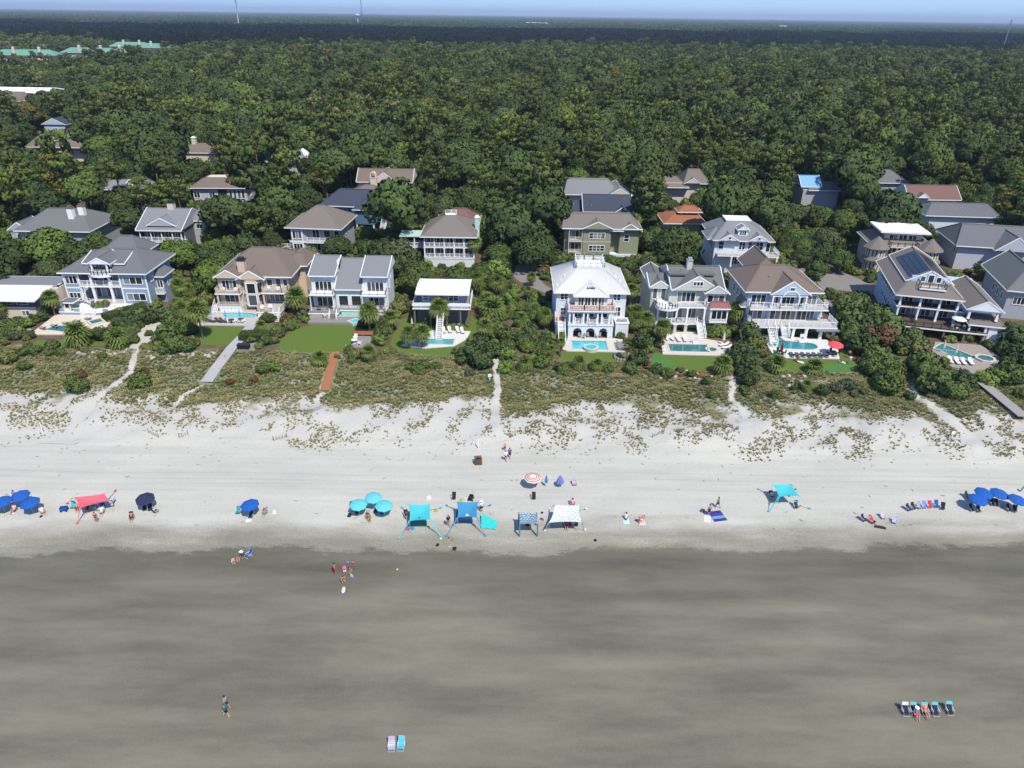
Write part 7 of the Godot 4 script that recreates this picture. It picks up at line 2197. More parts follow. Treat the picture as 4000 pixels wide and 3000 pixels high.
func build_yards() -> void:
	var turf := mat("lawn", 0.092, 0.145, 0.022, 0.95, 2.2)
	var dark_turf := turf
	var green := mat("putting green", 0.062, 0.175, 0.036, 0.9, 2.0)
	var stone := mat("patio stone", 0.55, 0.51, 0.46, 0.85, 1.6)
	var cream := mat("cream paving", 0.60, 0.52, 0.43, 0.85, 1.6)
	var pale := mat("pale paving", 0.60, 0.60, 0.59, 0.8, 2.5)
	var boards := mat("grey boards")
	mat("charcoal fabric", 0.09, 0.085, 0.08, 0.9)
	mat("grey fabric", 0.26, 0.25, 0.25, 0.9)
	mat("brown wicker", 0.055, 0.04, 0.035, 0.8)
	mat("white plastic", 0.75, 0.75, 0.74, 0.5)
	mat("cream plastic", 0.62, 0.56, 0.45, 0.6)
	mat("coral fabric", 0.62, 0.07, 0.085, 0.8)
	mat("crimson fabric", 0.35, 0.012, 0.02, 0.8)
	mat("yellow fabric", 0.62, 0.55, 0.07, 0.8)
	mat("sky fabric", 0.07, 0.36, 0.58, 0.8)
	mat("off white fabric", 0.62, 0.60, 0.56, 0.85)
	# blue house
	var p1 := [V(-94.66, 2, -132.98), V(-93.6, 2, -135.29), V(-88.44, 2, -135.35), V(-87.95, 2, -131.4)]
	patio([V(-96.06, 2, -130.59), V(-96.91, 2, -141.35), V(-84.05, 2, -141.85), V(-83.15, 2, -135.68), V(-81.35, 2, -131.12)], [p1], cream, "cream pool terrace in front of the blue house")
	pool(p1, 0.03, 0.14, 0.18, "dark teal pool below the blue house with the curved balcony")
	spa(V(-86.19, 2, -137.07), 2.0, 4, 0.55, "square raised spa between blue house and low palms", 0.13)
	ground_sheet("lawn", [V(-93.27, 2, -128.3), V(-80.44, 2, -128.75), V(-78.96, 2, -125.87), V(-92.28, 2, -125.4)], dark_turf, 0.03, "narrow dark lawn below the dark teal pool", false)
	for i in 6: lounger(V(-96.47, 2.2, -131.79) + Vector3(1.62 * i, 0.0, -1.28 * i), -120.0, "grey fabric", "grey")
	for i in 4: lounger(V(-90.52, 2.95, -144.25) + Vector3(1.05 * i, 0.0, 0.0), 20.0, "charcoal fabric", "dark grey")
	hedge(V(-82.09, 2, -141.63), 2.6, 1.6, 9.0, -38.0, "clipped dark hedge right of the blue house terrace")
	# tan house
	var p2 := smooth([V(-62.22, 2, -143.27), V(-59.17, 2, -143.69), V(-56.08, 2, -143.51), V(-54.68, 2, -142.24), V(-54.87, 2, -140.64), V(-57.54, 2, -140.54), V(-60.74, 2, -140.42), V(-61.85, 2, -141.68)], 4)
	patio([V(-65.39, 2, -136.61), V(-64.78, 2, -145.12), V(-54.9, 2, -145.5), V(-52.89, 2, -139.86), V(-52.99, 2, -138.17), V(-54.81, 2, -136.59)], [p2], mat("pool paving tan", 0.42, 0.40, 0.385, 0.85, 1.5), "grey and cream pool deck in front of the tan house")
	pool(p2, 0.14, 0.46, 0.50, "light turquoise kidney pool in front of the tan stucco house")
	spa(V(-62.5, 2.2, -141.01), 1.0, 18, 0.3, "small round spa left of the light turquoise kidney pool", 0.3)
	for q in [[V(-63.93, 2.2, -138.68), 70.0], [V(-62.72, 2.2, -138.02), 80.0], [V(-61.14, 2.2, -138.08), 60.0], [V(-60.25, 2.2, -138.12), 60.0]]: lounger(q[0], q[1], "brown wicker", "dark brown")
	round_table(V(-58.47, 2.2, -137.9), "brown wicker", "dark brown")
	round_table(V(-56.66, 2.2, -138.39), "brown wicker", "dark brown")
	for q in [[V(-57.46, 2.2, -138.22), 80.0], [V(-55.92, 2.2, -138.42), -80.0], [V(-56.8, 2.2, -137.69), 160.0], [V(-56.06, 2.2, -137.72), 200.0], [V(-58.94, 2.2, -137.75), 80.0], [V(-57.89, 2.2, -137.79), -80.0]]: garden_chair(q[0], q[1], "white plastic", "white")
	for q in [V(-63.35, 2.2, -139.83), V(-60.02, 2.2, -139.11), V(-57.2, 2.2, -139.5), V(-54.64, 2.2, -144.25)]: closed_umbrella("garden_umbrella", q, 2.5, mat("sky fabric"), "folded sky blue umbrella", 0.2)
	for q in [Vector3(-61.9, 6.47, -144.5), Vector3(-59.3, 6.47, -144.5), Vector3(-52.4, 6.62, -145.0), Vector3(-50.3, 6.62, -145.0)]: adirondack(q, 0.0, "white plastic", "white")
	for q in [Vector3(-53.2, 3.52, -142.0), Vector3(-51.6, 3.52, -142.6)]: adirondack(q, 20.0, "white plastic", "white")
	ground_sheet("lawn", [V(-63.91, 2, -129.84), V(-64.76, 2, -136.09), V(-54.93, 2, -136.31), V(-55.04, 2, -127.43), V(-61.1, 2, -126.97)], turf, 0.03, "bright lawn left of the grey boardwalk", false)
	ground_sheet("lawn", [V(-52.19, 2, -137.65), V(-48.87, 2, -137.22), V(-49, 2, -132.16), V(-52.69, 2, -133.98)], turf, 0.03, "small lawn right of the grey boardwalk", false)
	hedge(V(-50.99, 2, -130.05), 5.6, 1.5, 2.6, 0.0, "box clipped hedge right of the grey boardwalk")
	boardwalk([V(-54, 2, -137.17), V(-53.84, 2, -130.96), V(-54.12, 2, -125.53), V(-54.04, 1.8, -120.22), V(-53.76, 2.01, -116.77), V(-53.75, 1.57, -111.93)], 2.1, mat("pale planks", 0.40, 0.395, 0.40, 0.85, 1.0), "pale grey plank boardwalk running from tan house lawn into dunes")
	var b := MB.new()
	b.box(-1.1, 1.1, 0.0, 0.75, -0.55, 0.55)
	b.box(-1.2, 1.2, 0.75, 0.85, -0.6, 0.6)
	var bx := part(self, "deck_box", b.done(), mat("black metal"))
	bx.position = V(-51.59, 2.3, -125.2)
	mark(bx, "black storage box on the grey boardwalk platform", "box")
	ground_sheet("deck_platform", [V(-54.05, 2, -126.73), V(-50.07, 2, -127.97), V(-49.42, 2, -124.75), V(-52.66, 2, -124.17)], boards, 0.24, "grey plank platform at the boardwalk", false)
	# two-shed house
	var p3 := [V(-37.3, 2, -141.74), V(-37.47, 2, -146.03), V(-32.43, 2, -146.23), V(-31.94, 2, -141.95)]
	patio([V(-42.69, 2, -138.14), V(-43.75, 2, -148.56), V(-29.45, 2, -149.12), V(-28.14, 2, -138.27)], [p3], boards, "grey wood pool deck below the two shed roofs", 0.45)
	pool(p3, 0.06, 0.60, 0.66, "bright cyan pool set in the grey wood deck", 0.45)
	spa(V(-33.18, 2.4, -139.06), 1.6, 4, 0.6, "square spa at front of the grey wood deck", 0.5)
	for q in [[V(-39.87, 2.45, -143.6), 200.0], [V(-39.85, 2.45, -140.97), 150.0], [V(-36.15, 2.45, -147.38), 0.0], [V(-34.36, 2.45, -147.14), 10.0]]: adirondack(q[0], q[1], "cream plastic", "cream")
	for q in [Vector3(-29.0, 3.32, -143.2), Vector3(-27.2, 3.32, -143.2)]: adirondack(q, 0.0, "cream plastic", "cream")
	for q in [[Vector3(-41.4, 3.32, -143.0), 30.0], [Vector3(-39.4, 3.32, -143.4), -30.0]]: adirondack(q[0], q[1], "brown wicker", "brown")
	ground_sheet("lawn", [V(-44.94, 2, -125.37), V(-43.76, 2, -136.59), V(-32.22, 2, -137.84), V(-30.63, 2, -130.26), V(-32.07, 2, -125.11)], turf, 0.03, "large bright lawn below the grey wood deck")
	ground_sheet("deck_platform", [V(-31.29, 2, -126.56), V(-31.97, 2, -132.9), V(-28.33, 2, -133.03), V(-27.78, 2, -126.92)], boards, 0.15, "small grey deck with wooden bench right of large lawn", false)
	var bench := thing("bench", "long orange wood bench behind white chairs on small deck", "bench", V(-29.97, 2.15, -132.24))
	b = MB.new()
	b.box(-2.0, 2.0, 0.4, 0.46, -0.2, 0.3)
	part(bench, "seat", b.done(), mat("warm boards"))
	b = MB.new()
	b.box(-2.0, 2.0, 0.46, 0.95, -0.28, -0.2)
	part(bench, "backrest", b.done(), mat("warm boards"))
	for x in [-1.8, 0.0, 1.8]:
		b = MB.new()
		b.box(x - 0.06, x + 0.06, 0, 0.4, -0.18, 0.26)
		part(bench, "leg", b.done(), mat("warm boards"))
	round_table(V(-31.05, 2.15, -128.67), "white plastic", "white")
	for q in [[V(-29.96, 2.15, -127.97), -90.0], [V(-31.23, 2.15, -130.53), 0.0], [V(-31.55, 2.15, -125.98), 120.0]]: adirondack(q[0], q[1], "white plastic", "white")
	boardwalk([V(-33.77, 2, -124.34), V(-33.04, 1.85, -116.49), V(-32.41, 1.5, -109.43)], 1.55, mat("orange planks", 0.36, 0.15, 0.07, 0.85, 1.0), "orange brown plank boardwalk crossing the dune grass")
	# stilted cottage
	var p4 := [V(-19.14, 2, -128.68), V(-18.88, 2, -131.06), V(-11.54, 2, -131.32), V(-11.61, 2, -128.33)]
	ground_sheet("lawn", [V(-24.11, 2, -130.24), V(-23.68, 2, -138.43), V(-22.12, 2, -142.75), V(-8.48, 2, -143.86), V(-7.67, 2, -133.64), V(-11.33, 2, -124.18), V(-18.15, 2, -123.95), V(-22.59, 2, -125.9)], dark_turf, 0.03, "green lawn around the white pool terrace")
	patio([V(-21.82, 2, -127.73), V(-16.49, 2, -135.57), V(-8.6, 2, -135.32), V(-9.19, 2, -131.4), V(-11.33, 2, -127.97), V(-17, 2, -126.69)], [p4], pale, "white pool terrace below the stilted cottage")
	pool(p4, 0.10, 0.42, 0.41, "green turquoise pool below the stilted cottage")
	b = MB.new()
	var disc := []
	for i in 20: disc.append(V(-11.7, 2, -141.13) + Vector3(cos(TAU * i / 20), 0, sin(TAU * i / 20)) * 1.9)
	ground_sheet("patio", disc, pale, 0.1, "small round terrace right of the cottage stairs", false)
	for x in [1734, 1757]: pass
	for q in [V(-14.04, 2.2, -134.65), V(-12.85, 2.2, -134.83), V(-11.23, 2.2, -134.89), V(-10.27, 2.2, -134.53)]: lounger(q, 15.0, "off white fabric", "pale")
	closed_umbrella("garden_umbrella", V(-20.88, 2, -137.43), 2.2, mat("off white fabric"), "folded white umbrella", 0.22)
	# big white house
	var p5 := [V(11.52, 2, -127.19), V(11.65, 2, -131.38), V(18.77, 2, -131.38), V(18.68, 2, -126.96)]
	patio([V(9.72, 2, -127.13), V(11.21, 2, -133.28), V(21.95, 2, -132.63), V(22.98, 2, -128.92), V(22.07, 2, -126.25), V(10.62, 2, -126.33)], [p5], stone, "pale stone pool terrace below the big white house")
	pool(p5, 0.07, 0.50, 0.58, "bright turquoise pool below the arches of big white house")
	spa(V(15.25, 2.3, -127.27), 1.45, 20, 0.75, "raised round stone spa in front of bright turquoise pool", 0.42)
	ground_sheet("lawn", [V(9.25, 2, -123.04), V(9.84, 2, -126.54), V(21.09, 2, -125.98), V(21.99, 2, -124.61), V(19.84, 2, -122.26), V(9.59, 2, -122.14)], dark_turf, 0.03, "green lawn below the big white house")
	for q in [[V(13.49, 2.2, -132.77), 20.0], [V(14.29, 2.2, -132.42), -30.0], [V(15.17, 2.2, -133.09), 10.0], [V(16.89, 2.2, -132.77), 40.0], [V(17.54, 2.2, -133.05), -20.0]]: garden_chair(q[0], q[1], "grey fabric", "grey")
	for q in [V(21.43, 2.2, -129.9), V(21.45, 2.2, -128.91), V(21.43, 2.2, -127.94), V(21.45, 2.2, -126.98)]: lounger(q, 90.0, "grey fabric", "grey")
	b = MB.new()
	for i in 16:
		var a := TAU * i / 16.0
		if i % 8 != 2: b.box(cos(a) * 1.6 - 0.22, cos(a) * 1.6 + 0.22, 0, 0.5, sin(a) * 1.6 - 0.22, sin(a) * 1.6 + 0.22)
	var pit := part(self, "fire_pit", b.done(), mat("grey rock", 0.28, 0.27, 0.24, 0.9, 0.9))
	pit.position = V(21.11, 2, -123.89)
	mark(pit, "ring of dark stone blocks on the lawn beside pine", "fire pit")
	# pale green house
	var p6 := [V(30.59, 2, -126.78), V(30.72, 2, -130.42), V(38.64, 2, -130.33), V(38.35, 2, -126.57)]
	patio([V(28.93, 2, -125.54), V(29.78, 2, -131.39), V(33.37, 2, -136.44), V(37.63, 2, -136.6), V(38.03, 2, -133.46), V(42.13, 2, -131.82), V(42.31, 2, -126.11), V(40.45, 2, -125.23)], [p6], stone, "pale stone pool terrace below the pale green house")
	pool(p6, 0.015, 0.13, 0.14, "deep teal pool below the pale green house")
	spa(V(38.93, 2.2, -127.82), 1.25, 18, 0.35, "round spa joined to the right of deep teal pool", 0.14)
	ground_sheet("lawn", [V(25.7, 2, -120.02), V(27.35, 2, -126.43), V(28.79, 2, -125.3), V(40.33, 2, -124.77), V(40.34, 2, -122.72), V(37.23, 2, -119.1), V(25.52, 2, -118.94)], dark_turf, 0.03, "green lawn below the deep teal pool")
	ground_sheet("putting_green", [V(27.14, 2, -125.48), V(28.67, 2, -126), V(29.31, 2, -123.59), V(30.49, 2, -122.39), V(30.65, 2, -120.73), V(26.26, 2, -120.26)], green, 0.05, "bright putting green left of the deep teal pool")
	for q in [[V(33.22, 2.2, -132.07), 5.0], [V(34.56, 2.2, -132.12), -5.0], [V(31.82, 2.2, -132.53), 30.0]]: lounger(q[0], q[1], "white plastic", "white")
	for i in 4: lounger(V(41.69, 2.2, -129.62) + Vector3(0.25 * i, 0, 1.25 * i), -75.0, "white plastic", "white")
	for q in [[V(29.4, 2.2, -127.97), 90.0], [V(29.24, 2.2, -126.53), 90.0], [V(31.05, 2.2, -131.74), 20.0]]: garden_chair(q[0], q[1], "white plastic", "white")
	closed_umbrella("garden_umbrella", V(41.78, 2.2, -130.36), 2.8, mat("off white fabric"), "folded pale umbrella", 0.3)
	hoop(V(36.41, 2.2, -130.92), "white basketball hoop at the head of deep teal pool")
	# brown-roofed pale blue house
	var p7 := smooth([V(52.17, 2, -131.92), V(54.13, 2, -132.88), V(56.46, 2, -132.45), V(60, 2, -131.69), V(60.49, 2, -129.85), V(58.92, 2, -128.46), V(55.13, 2, -128.57), V(52.65, 2, -128.97), V(51.71, 2, -130.16)], 4)
	patio([V(51.11, 2, -135.89), V(63.71, 2, -133.47), V(64.11, 2, -129.12), V(62.65, 2, -124.59), V(51.94, 2, -124.69), V(50.38, 2, -126.27), V(50.64, 2, -132.63)], [p7], pale, "pale pool terrace below the brown roofed pale blue house")
	pool(p7, 0.015, 0.22, 0.27, "deep turquoise kidney pool below brown roofed pale blue house")
	spa(V(51.57, 2.2, -130.45), 1.1, 18, 0.35, "round spa at left end of deep turquoise kidney pool", 0.2)
	ground_sheet("lawn", [V(49.97, 2, -128.15), V(51.75, 2, -124.12), V(62.71, 2, -124.14), V(64.61, 2, -129.87), V(65.81, 2, -127.98), V(64.57, 2, -119.99), V(50.96, 2, -119.55)], dark_turf, 0.03, "green lawn where people play a tossing game", false)
	ground_sheet("putting_green", [V(58.92, 2, -121.77), V(63.85, 2, -122.04), V(64.05, 2, -119.65), V(58.37, 2, -119.47)], green, 0.05, "bright putting green at the right end of lawn")
	for i in 7: lounger(V(53.74, 2.2, -125.49) + Vector3(1.1 * i, 0, 0.15 * (i % 2)), 180.0, "charcoal fabric", "dark grey")
	for q in [V(51.58, 2.2, -126.11), V(61.92, 2.2, -126.23)]:
		round_table(q, "black metal", "black")
		for k in 4: garden_chair(q + Vector3(sin(k * PI / 2), 0, cos(k * PI / 2)) * 0.9, 180.0 + k * 90.0, "black metal", "black")
	umbrella("garden_umbrella", V(62.12, 2.2, -126.24), 0.0, 2.5, 1.5, 6.0, mat("coral fabric"), "open coral red umbrella over table by the lawn", "open garden umbrellas")
	closed_umbrella("garden_umbrella", V(51.88, 2.2, -126.12), 2.7, mat("crimson fabric"), "", 0.32).set_meta("label", "folded crimson umbrella over black table left of kidney pool")
	umbrella("garden_umbrella", Vector3(62.2, 4.95, -138.6), 0.0, 2.4, 1.45, 4.0, mat("yellow fabric"), "open yellow umbrella on the raised white deck", "open garden umbrellas")
	round_table(Vector3(62.2, 4.95, -138.6), "white plastic", "white")
	for q in [Vector3(50.4, 4.95, -138.6), Vector3(53.0, 4.95, -138.6), Vector3(57.6, 4.95, -138.8), Vector3(60.0, 4.95, -138.8), Vector3(63.6, 4.95, -138.4)]: garden_chair(q, 0.0, "cream plastic", "cream")
	hoop(V(57.93, 2.2, -132.05), "white poolside basketball hoop behind deep turquoise kidney pool")
	for q in [[V(54.56, 2.03, -122.79), "plain white angled game board on the green lawn"], [V(62.51, 2.03, -123.05), "blue and white angled game board beside two people"]]:
		var g := thing("tossing_board", q[1], "game board", q[0], 75.0)
		b = MB.new()
		b.hexa([Vector3(-0.3, 0.0, 0.6), Vector3(-0.3, 0.22, -0.6), Vector3(0.3, 0.22, -0.6), Vector3(0.3, 0.0, 0.6)], [Vector3(-0.3, 0.08, 0.6), Vector3(-0.3, 0.3, -0.6), Vector3(0.3, 0.3, -0.6), Vector3(0.3, 0.08, 0.6)])
		part(g, "board", b.done(), mat("white plastic"))
		if "blue" in q[1]:
			b = MB.new()
			b.quad(Vector3(-0.28, 0.312, -0.55), Vector3(0.28, 0.312, -0.55), Vector3(0.28, 0.21, 0.0), Vector3(-0.28, 0.21, 0.0))
			part(g, "blue_panel", b.done(), mat("royal blue", 0.02, 0.05, 0.3, 0.6))
	# solar house
	var p8 := [V(83.42, 2, -130.15), V(86.34, 2, -132.62), V(89.6, 2, -126.19), V(87.67, 2, -124.17), V(85.61, 2, -126.06)]
	patio([V(82.64, 2, -129.03), V(85.48, 2, -133.35), V(93.88, 2, -132), V(94.78, 2, -124.52), V(91.55, 2, -121.74), V(85.08, 2, -119.9), V(81.69, 2, -122.3)], [p8], mat("brown paving", 0.30, 0.26, 0.235, 0.85, 1.2), "brown grey pool terrace below the house with solar panels")
	pool(p8, 0.04, 0.20, 0.185, "long green grey pool below the house with solar panels")
	spa(V(90.78, 2.3, -125.13), 1.9, 8, 0.55, "large octagonal spa right of the green grey pool", 0.13)
	for q in [V(83.31, 2.2, -123.72), V(84.4, 2.2, -123.31), V(85.47, 2.2, -123.12), V(86.84, 2.2, -123.05)]: lounger(q, -10.0, "white plastic", "white")
	for q in [V(84.2, 2.2, -128.17), V(85.42, 2.2, -126.09)]: closed_umbrella("garden_umbrella", q, 2.7, mat("off white fabric"), "folded pale umbrella", 0.26)
	umbrella("garden_umbrella", Vector3(90.4, 4.4, -135.6), 0.0, 2.3, 1.4, 4.0, mat("off white fabric"), "open off white umbrella on the solar house deck", "open garden umbrellas")
	round_table(Vector3(90.4, 4.4, -135.6), "white plastic", "white")
	for q in [Vector3(89.2, 4.4, -135.2), Vector3(91.4, 4.4, -134.9)]: garden_chair(q, 150.0, "white plastic", "white")
	boardwalk([V(84.05, 2, -120.19), V(84.07, 1.7, -117.1), V(84.28, 1.53, -111.03), V(84.09, 1.56, -102.53)], 2.0, mat("weathered planks", 0.30, 0.28, 0.265, 0.9, 1.0), "weathered raised boardwalk leaving the frame at right", 0.9)
	# paths through the dunes
	sand_path([V(-75, 2, -138.47), V(-73.77, 2, -130.75), V(-71.42, 1.94, -122.85), V(-69.68, 1.95, -118.3), V(-68.99, 1.51, -113.56), V(-69.47, 1.85, -105.53), V(-70.36, 0.29, -98.95), V(-70.48, 0, -93.84)], [3.0, 3.0, 2.2, 1.5, 1.0, 1.2, 2.6, 5.0], "left sandy path winding from the hedges to the beach")
	sand_path([V(-2.97, 2, -126.34), V(-3, 1.86, -119.81), V(-2.45, 1.67, -110.99), V(-2.75, 1.05, -105.65), V(-2.57, 1.55, -98.88), V(-1.39, 0.69, -95.27)], [0.8, 0.9, 1.0, 1.2, 1.6, 3.0], "narrow middle sandy path through the dune grass")
	sand_path([V(40.11, 1.96, -117.27), V(38.97, 1.77, -112.37), V(38.05, 1.35, -109.68), V(38.6, 1.43, -104.68), V(37.92, 1.31, -100.26), V(36.33, 1.03, -95.06)], [0.8, 0.8, 0.8, 1.1, 1.4, 2.0], "sandy path below the pale green house")
	sand_path([V(71.98, 2.07, -114.58), V(71.01, 1.2, -110.95), V(71.94, 1.35, -106.59), V(72.47, 1.26, -102.06), V(73.28, 0.84, -99.14), V(72.44, 1.12, -95.22), V(73.04, 0.37, -92.55)], [0.8, 0.9, 1.1, 2.2, 2.0, 1.8, 4.0], "right sandy path widening towards the beach")
	sand_path([V(-53.8, 1.57, -111.14), V(-54.95, 1.51, -109.48), V(-56.31, 1.1, -107.77), V(-56.97, 1.32, -101.86)], [0.7, 0.6, 0.6, 0.9], "short sandy track below the grey boardwalk")
	sand_path([V(-32.38, 1.57, -108.93), V(-33, 1.59, -106.82), V(-32.32, 1.7, -103.44)], [0.7, 0.8, 1.4], "short sandy track below the orange boardwalk")
	# pine straw beds and drives behind
	var straw := mat("pine straw", 0.17, 0.075, 0.04, 0.95, 1.2)
	for q in [[V(25.64, 2, -118.52), V(26.2, 2, -120.48), V(40.61, 2, -119), V(39.43, 2.15, -115.53)], [V(7.97, 2.08, -118.63), V(8.41, 2, -122.67), V(27.03, 2, -122.5), V(25.47, 1.76, -118.79)], [V(39.64, 2, -131.73), V(39.28, 2, -138), V(45.2, 2, -138.22), V(43.13, 2, -130.36)], [V(-1.1, 2, -178.78), V(-0.84, 2, -187.63), V(9.93, 2, -189.3), V(9.68, 2, -175.11)], [V(-22.53, 2, -166.81), V(-22.15, 2, -171.68), V(-17.05, 2, -171.9), V(-16.62, 2, -167.07)]]:
		ground_sheet("mulch_bed", q, straw, 0.015, "reddish pine straw bed")
	var tarmac := mat("driveway", 0.21, 0.20, 0.19, 0.9, 3.0)
	ground_sheet("driveway", [V(3.03, 2, -194.95), V(5.45, 2, -191.44), V(6.57, 2, -169.03), V(9.11, 2, -161.73), V(8.66, 2, -158.21), V(1.52, 2, -166.91), V(0.24, 2, -174.69)], tarmac, 0.02, "grey driveway between the double porch and big white houses")
	ground_sheet("driveway", [V(73.49, 2, -190.01), V(85.12, 2, -189.41), V(84.9, 2, -178.48), V(88.35, 2, -166.89), V(84.68, 2, -161.35), V(74.95, 2, -164.5), V(72.03, 2, -149.36), V(69.7, 2, -147.75), V(74.52, 2, -170.06)], tarmac, 0.02, "grey driveway behind the brown roofed pale blue house")
	rocks([V(-80.8, 2.05, -122.4), V(-75.18, 2.19, -120.92), V(-72.14, 1.91, -122.42)], 46, 0.9, "pale boulders left of the left sandy path")
	rocks([V(-69.27, 2.02, -121.5), V(-62.97, 2.01, -122.52), V(-54.99, 1.92, -121.84)], 60, 0.8, "pale boulders right of the left sandy path")
	rocks([V(26.27, 1.69, -117.89), V(32.61, 1.78, -116.87), V(40.92, 2.27, -115.13)], 40, 0.9, "scattered pale boulders below the pale green house")
	rocks([V(49.05, 2, -115.92), V(54.82, 2.02, -114.04), V(57.98, 1.84, -115)], 34, 0.8, "grey boulders below the lawn with the game boards")
	garden_people()
	label_waiting()
	parked()

func hoop(p: Vector3, label: String) -> void:
	var o := thing("basketball_hoop", label, "basketball hoop", p)
	var b := MB.new()
	b.box(-0.5, 0.5, 0, 0.25, -0.35, 0.35)
	part(o, "base", b.done(), mat("white plastic"))
	b = MB.new()
	b.tube(Vector3(0, 0.25, 0), Vector3(0, 1.3, 0.1), 0.05, 0.05, 6)
	part(o, "post", b.done(), mat("white plastic"))
	b = MB.new()
	b.box(-0.55, 0.55, 1.1, 1.85, 0.08, 0.13)
	part(o, "backboard", b.done(), mat("white plastic"))
	b = MB.new()
	for i in 10: b.bar(Vector3(cos(TAU * i / 10) * 0.2, 1.25, 0.36 + sin(TAU * i / 10) * 0.2), Vector3(cos(TAU * (i + 1) / 10) * 0.2, 1.25, 0.36 + sin(TAU * (i + 1) / 10) * 0.2), 0.025)
	part(o, "rim", b.done(), mat("crimson fabric"))

func parked() -> void:
	for q in [[V(11.91, 2, -194.16), 80.0, "silver car parked beside the sage green house"], [V(-11.02, 2, -204.5), 20.0, "white car under trees right of double porch house"]]:
		var o := thing("parked_car", q[2], "car", q[0], q[1])
		var paint: Material = mat("silver paint", 0.42, 0.45, 0.5, 0.25) if "silver" in q[2] else mat("car white", 0.7, 0.7, 0.7, 0.3)
		var b := MB.new()
		b.box(-0.9, 0.9, 0.35, 0.9, -2.2, 2.2)
		b.hexa([Vector3(-0.86, 0.9, -1.9), Vector3(0.86, 0.9, -1.9), Vector3(0.86, 0.9, 1.0), Vector3(-0.86, 0.9, 1.0)], [Vector3(-0.7, 1.5, -1.5), Vector3(0.7, 1.5, -1.5), Vector3(0.7, 1.5, 0.3), Vector3(-0.7, 1.5, 0.3)])
		part(o, "body", b.done(), paint)
		b = MB.new()
		b.hexa([Vector3(-0.88, 0.95, -1.75), Vector3(0.88, 0.95, -1.75), Vector3(0.88, 0.95, 0.85), Vector3(-0.88, 0.95, 0.85)], [Vector3(-0.74, 1.4, -1.45), Vector3(0.74, 1.4, -1.45), Vector3(0.74, 1.4, 0.3), Vector3(-0.74, 1.4, 0.3)])
		part(o, "window", b.done(), mat("window glass"))
		for x in [-0.85, 0.85]:
			for z in [-1.4, 1.4]:
				b = MB.new()
				b.tube(Vector3(x - 0.1, 0.34, z), Vector3(x + 0.1, 0.34, z), 0.34, 0.34, 12)
				part(o, "wheel", b.done(), mat("black metal"))

# ---------------------------------------------------------------- people
func skin_mesh(b: MB, bones: Array, cell := 0.034, k := 0.035) -> void:   # one smooth surface round tapered bones [a, b, ra, rb]
	var lo := Vector3.ONE * 99.0
	var hi := -lo
	for e in bones:
		var r := Vector3.ONE * (maxf(e[2], e[3]) + cell * 2.0)
		lo = lo.min(e[0] - r).min(e[1] - r)
		hi = hi.max(e[0] + r).max(e[1] + r)
	var n := Vector3i(((hi - lo) / cell).ceil()) + Vector3i.ONE
	var f := PackedFloat32Array()
	f.resize(n.x * n.y * n.z)
	f.fill(9.0)
	for e in bones:
		var a: Vector3 = e[0]
		var d: Vector3 = e[1] - e[0]
		var l := maxf(d.length_squared(), 0.000001)
		var r := Vector3.ONE * (maxf(e[2], e[3]) + cell * 2.0 + k)
		var i0 := Vector3i(((a.min(e[1]) - r - lo) / cell).floor()).clamp(Vector3i.ZERO, n - Vector3i.ONE)
		var i1 := Vector3i(((a.max(e[1]) + r - lo) / cell).ceil()).clamp(Vector3i.ZERO, n - Vector3i.ONE)
		for z in range(i0.z, i1.z + 1):
			for y in range(i0.y, i1.y + 1):
				for x in range(i0.x, i1.x + 1):
					var p := lo + Vector3(x, y, z) * cell
					var t := clampf((p - a).dot(d) / l, 0.0, 1.0)
					var s := (p - a - d * t).length() - lerpf(e[2], e[3], t)
					var at := (z * n.y + y) * n.x + x
					var g := f[at]
					var h := clampf(0.5 + 0.5 * (g - s) / k, 0.0, 1.0)
					f[at] = lerpf(g, s, h) - k * h * (1.0 - h)
	var spotted := {}
	var step := [1, n.x, n.x * n.y]
	for z in n.z - 1:
		for y in n.y - 1:
			for x in n.x - 1:
				var at := (z * n.y + y) * n.x + x
				var sum := Vector3.ZERO
				var cuts := 0
				for e in 12:
					var ax := e / 4
					var u := e % 2
					var w := (e / 2) % 2
					var o := [0, 0, 0]
					o[(ax + 1) % 3] = u
					o[(ax + 2) % 3] = w
					var p: int = at + o[0] * step[0] + o[1] * step[1] + o[2] * step[2]
					var q: int = p + step[ax]
					if (f[p] < 0.0) != (f[q] < 0.0):
						var v := Vector3(x + o[0], y + o[1], z + o[2])
						v[ax] += f[p] / (f[p] - f[q])
						sum += v
						cuts += 1
				if cuts: spotted[at] = lo + sum / cuts * cell
	var v0 := b.v.size()
	for at in spotted:
		for ax in 3:
			var q: int = at + step[ax]
			if q >= f.size() or (f[at] < 0.0) == (f[q] < 0.0): continue
			var s1: int = step[(ax + 1) % 3]
			var s2: int = step[(ax + 2) % 3]
			if not (spotted.has(at - s1) and spotted.has(at - s2) and spotted.has(at - s1 - s2)): continue
			var c := [spotted[at], spotted[at - s1], spotted[at - s1 - s2], spotted[at - s2]]
			if f[at] < 0.0: b.quad(c[0], c[1], c[2], c[3])
			else: b.quad(c[0], c[3], c[2], c[1])
	if b.v.size() == v0: return
	b.soft()

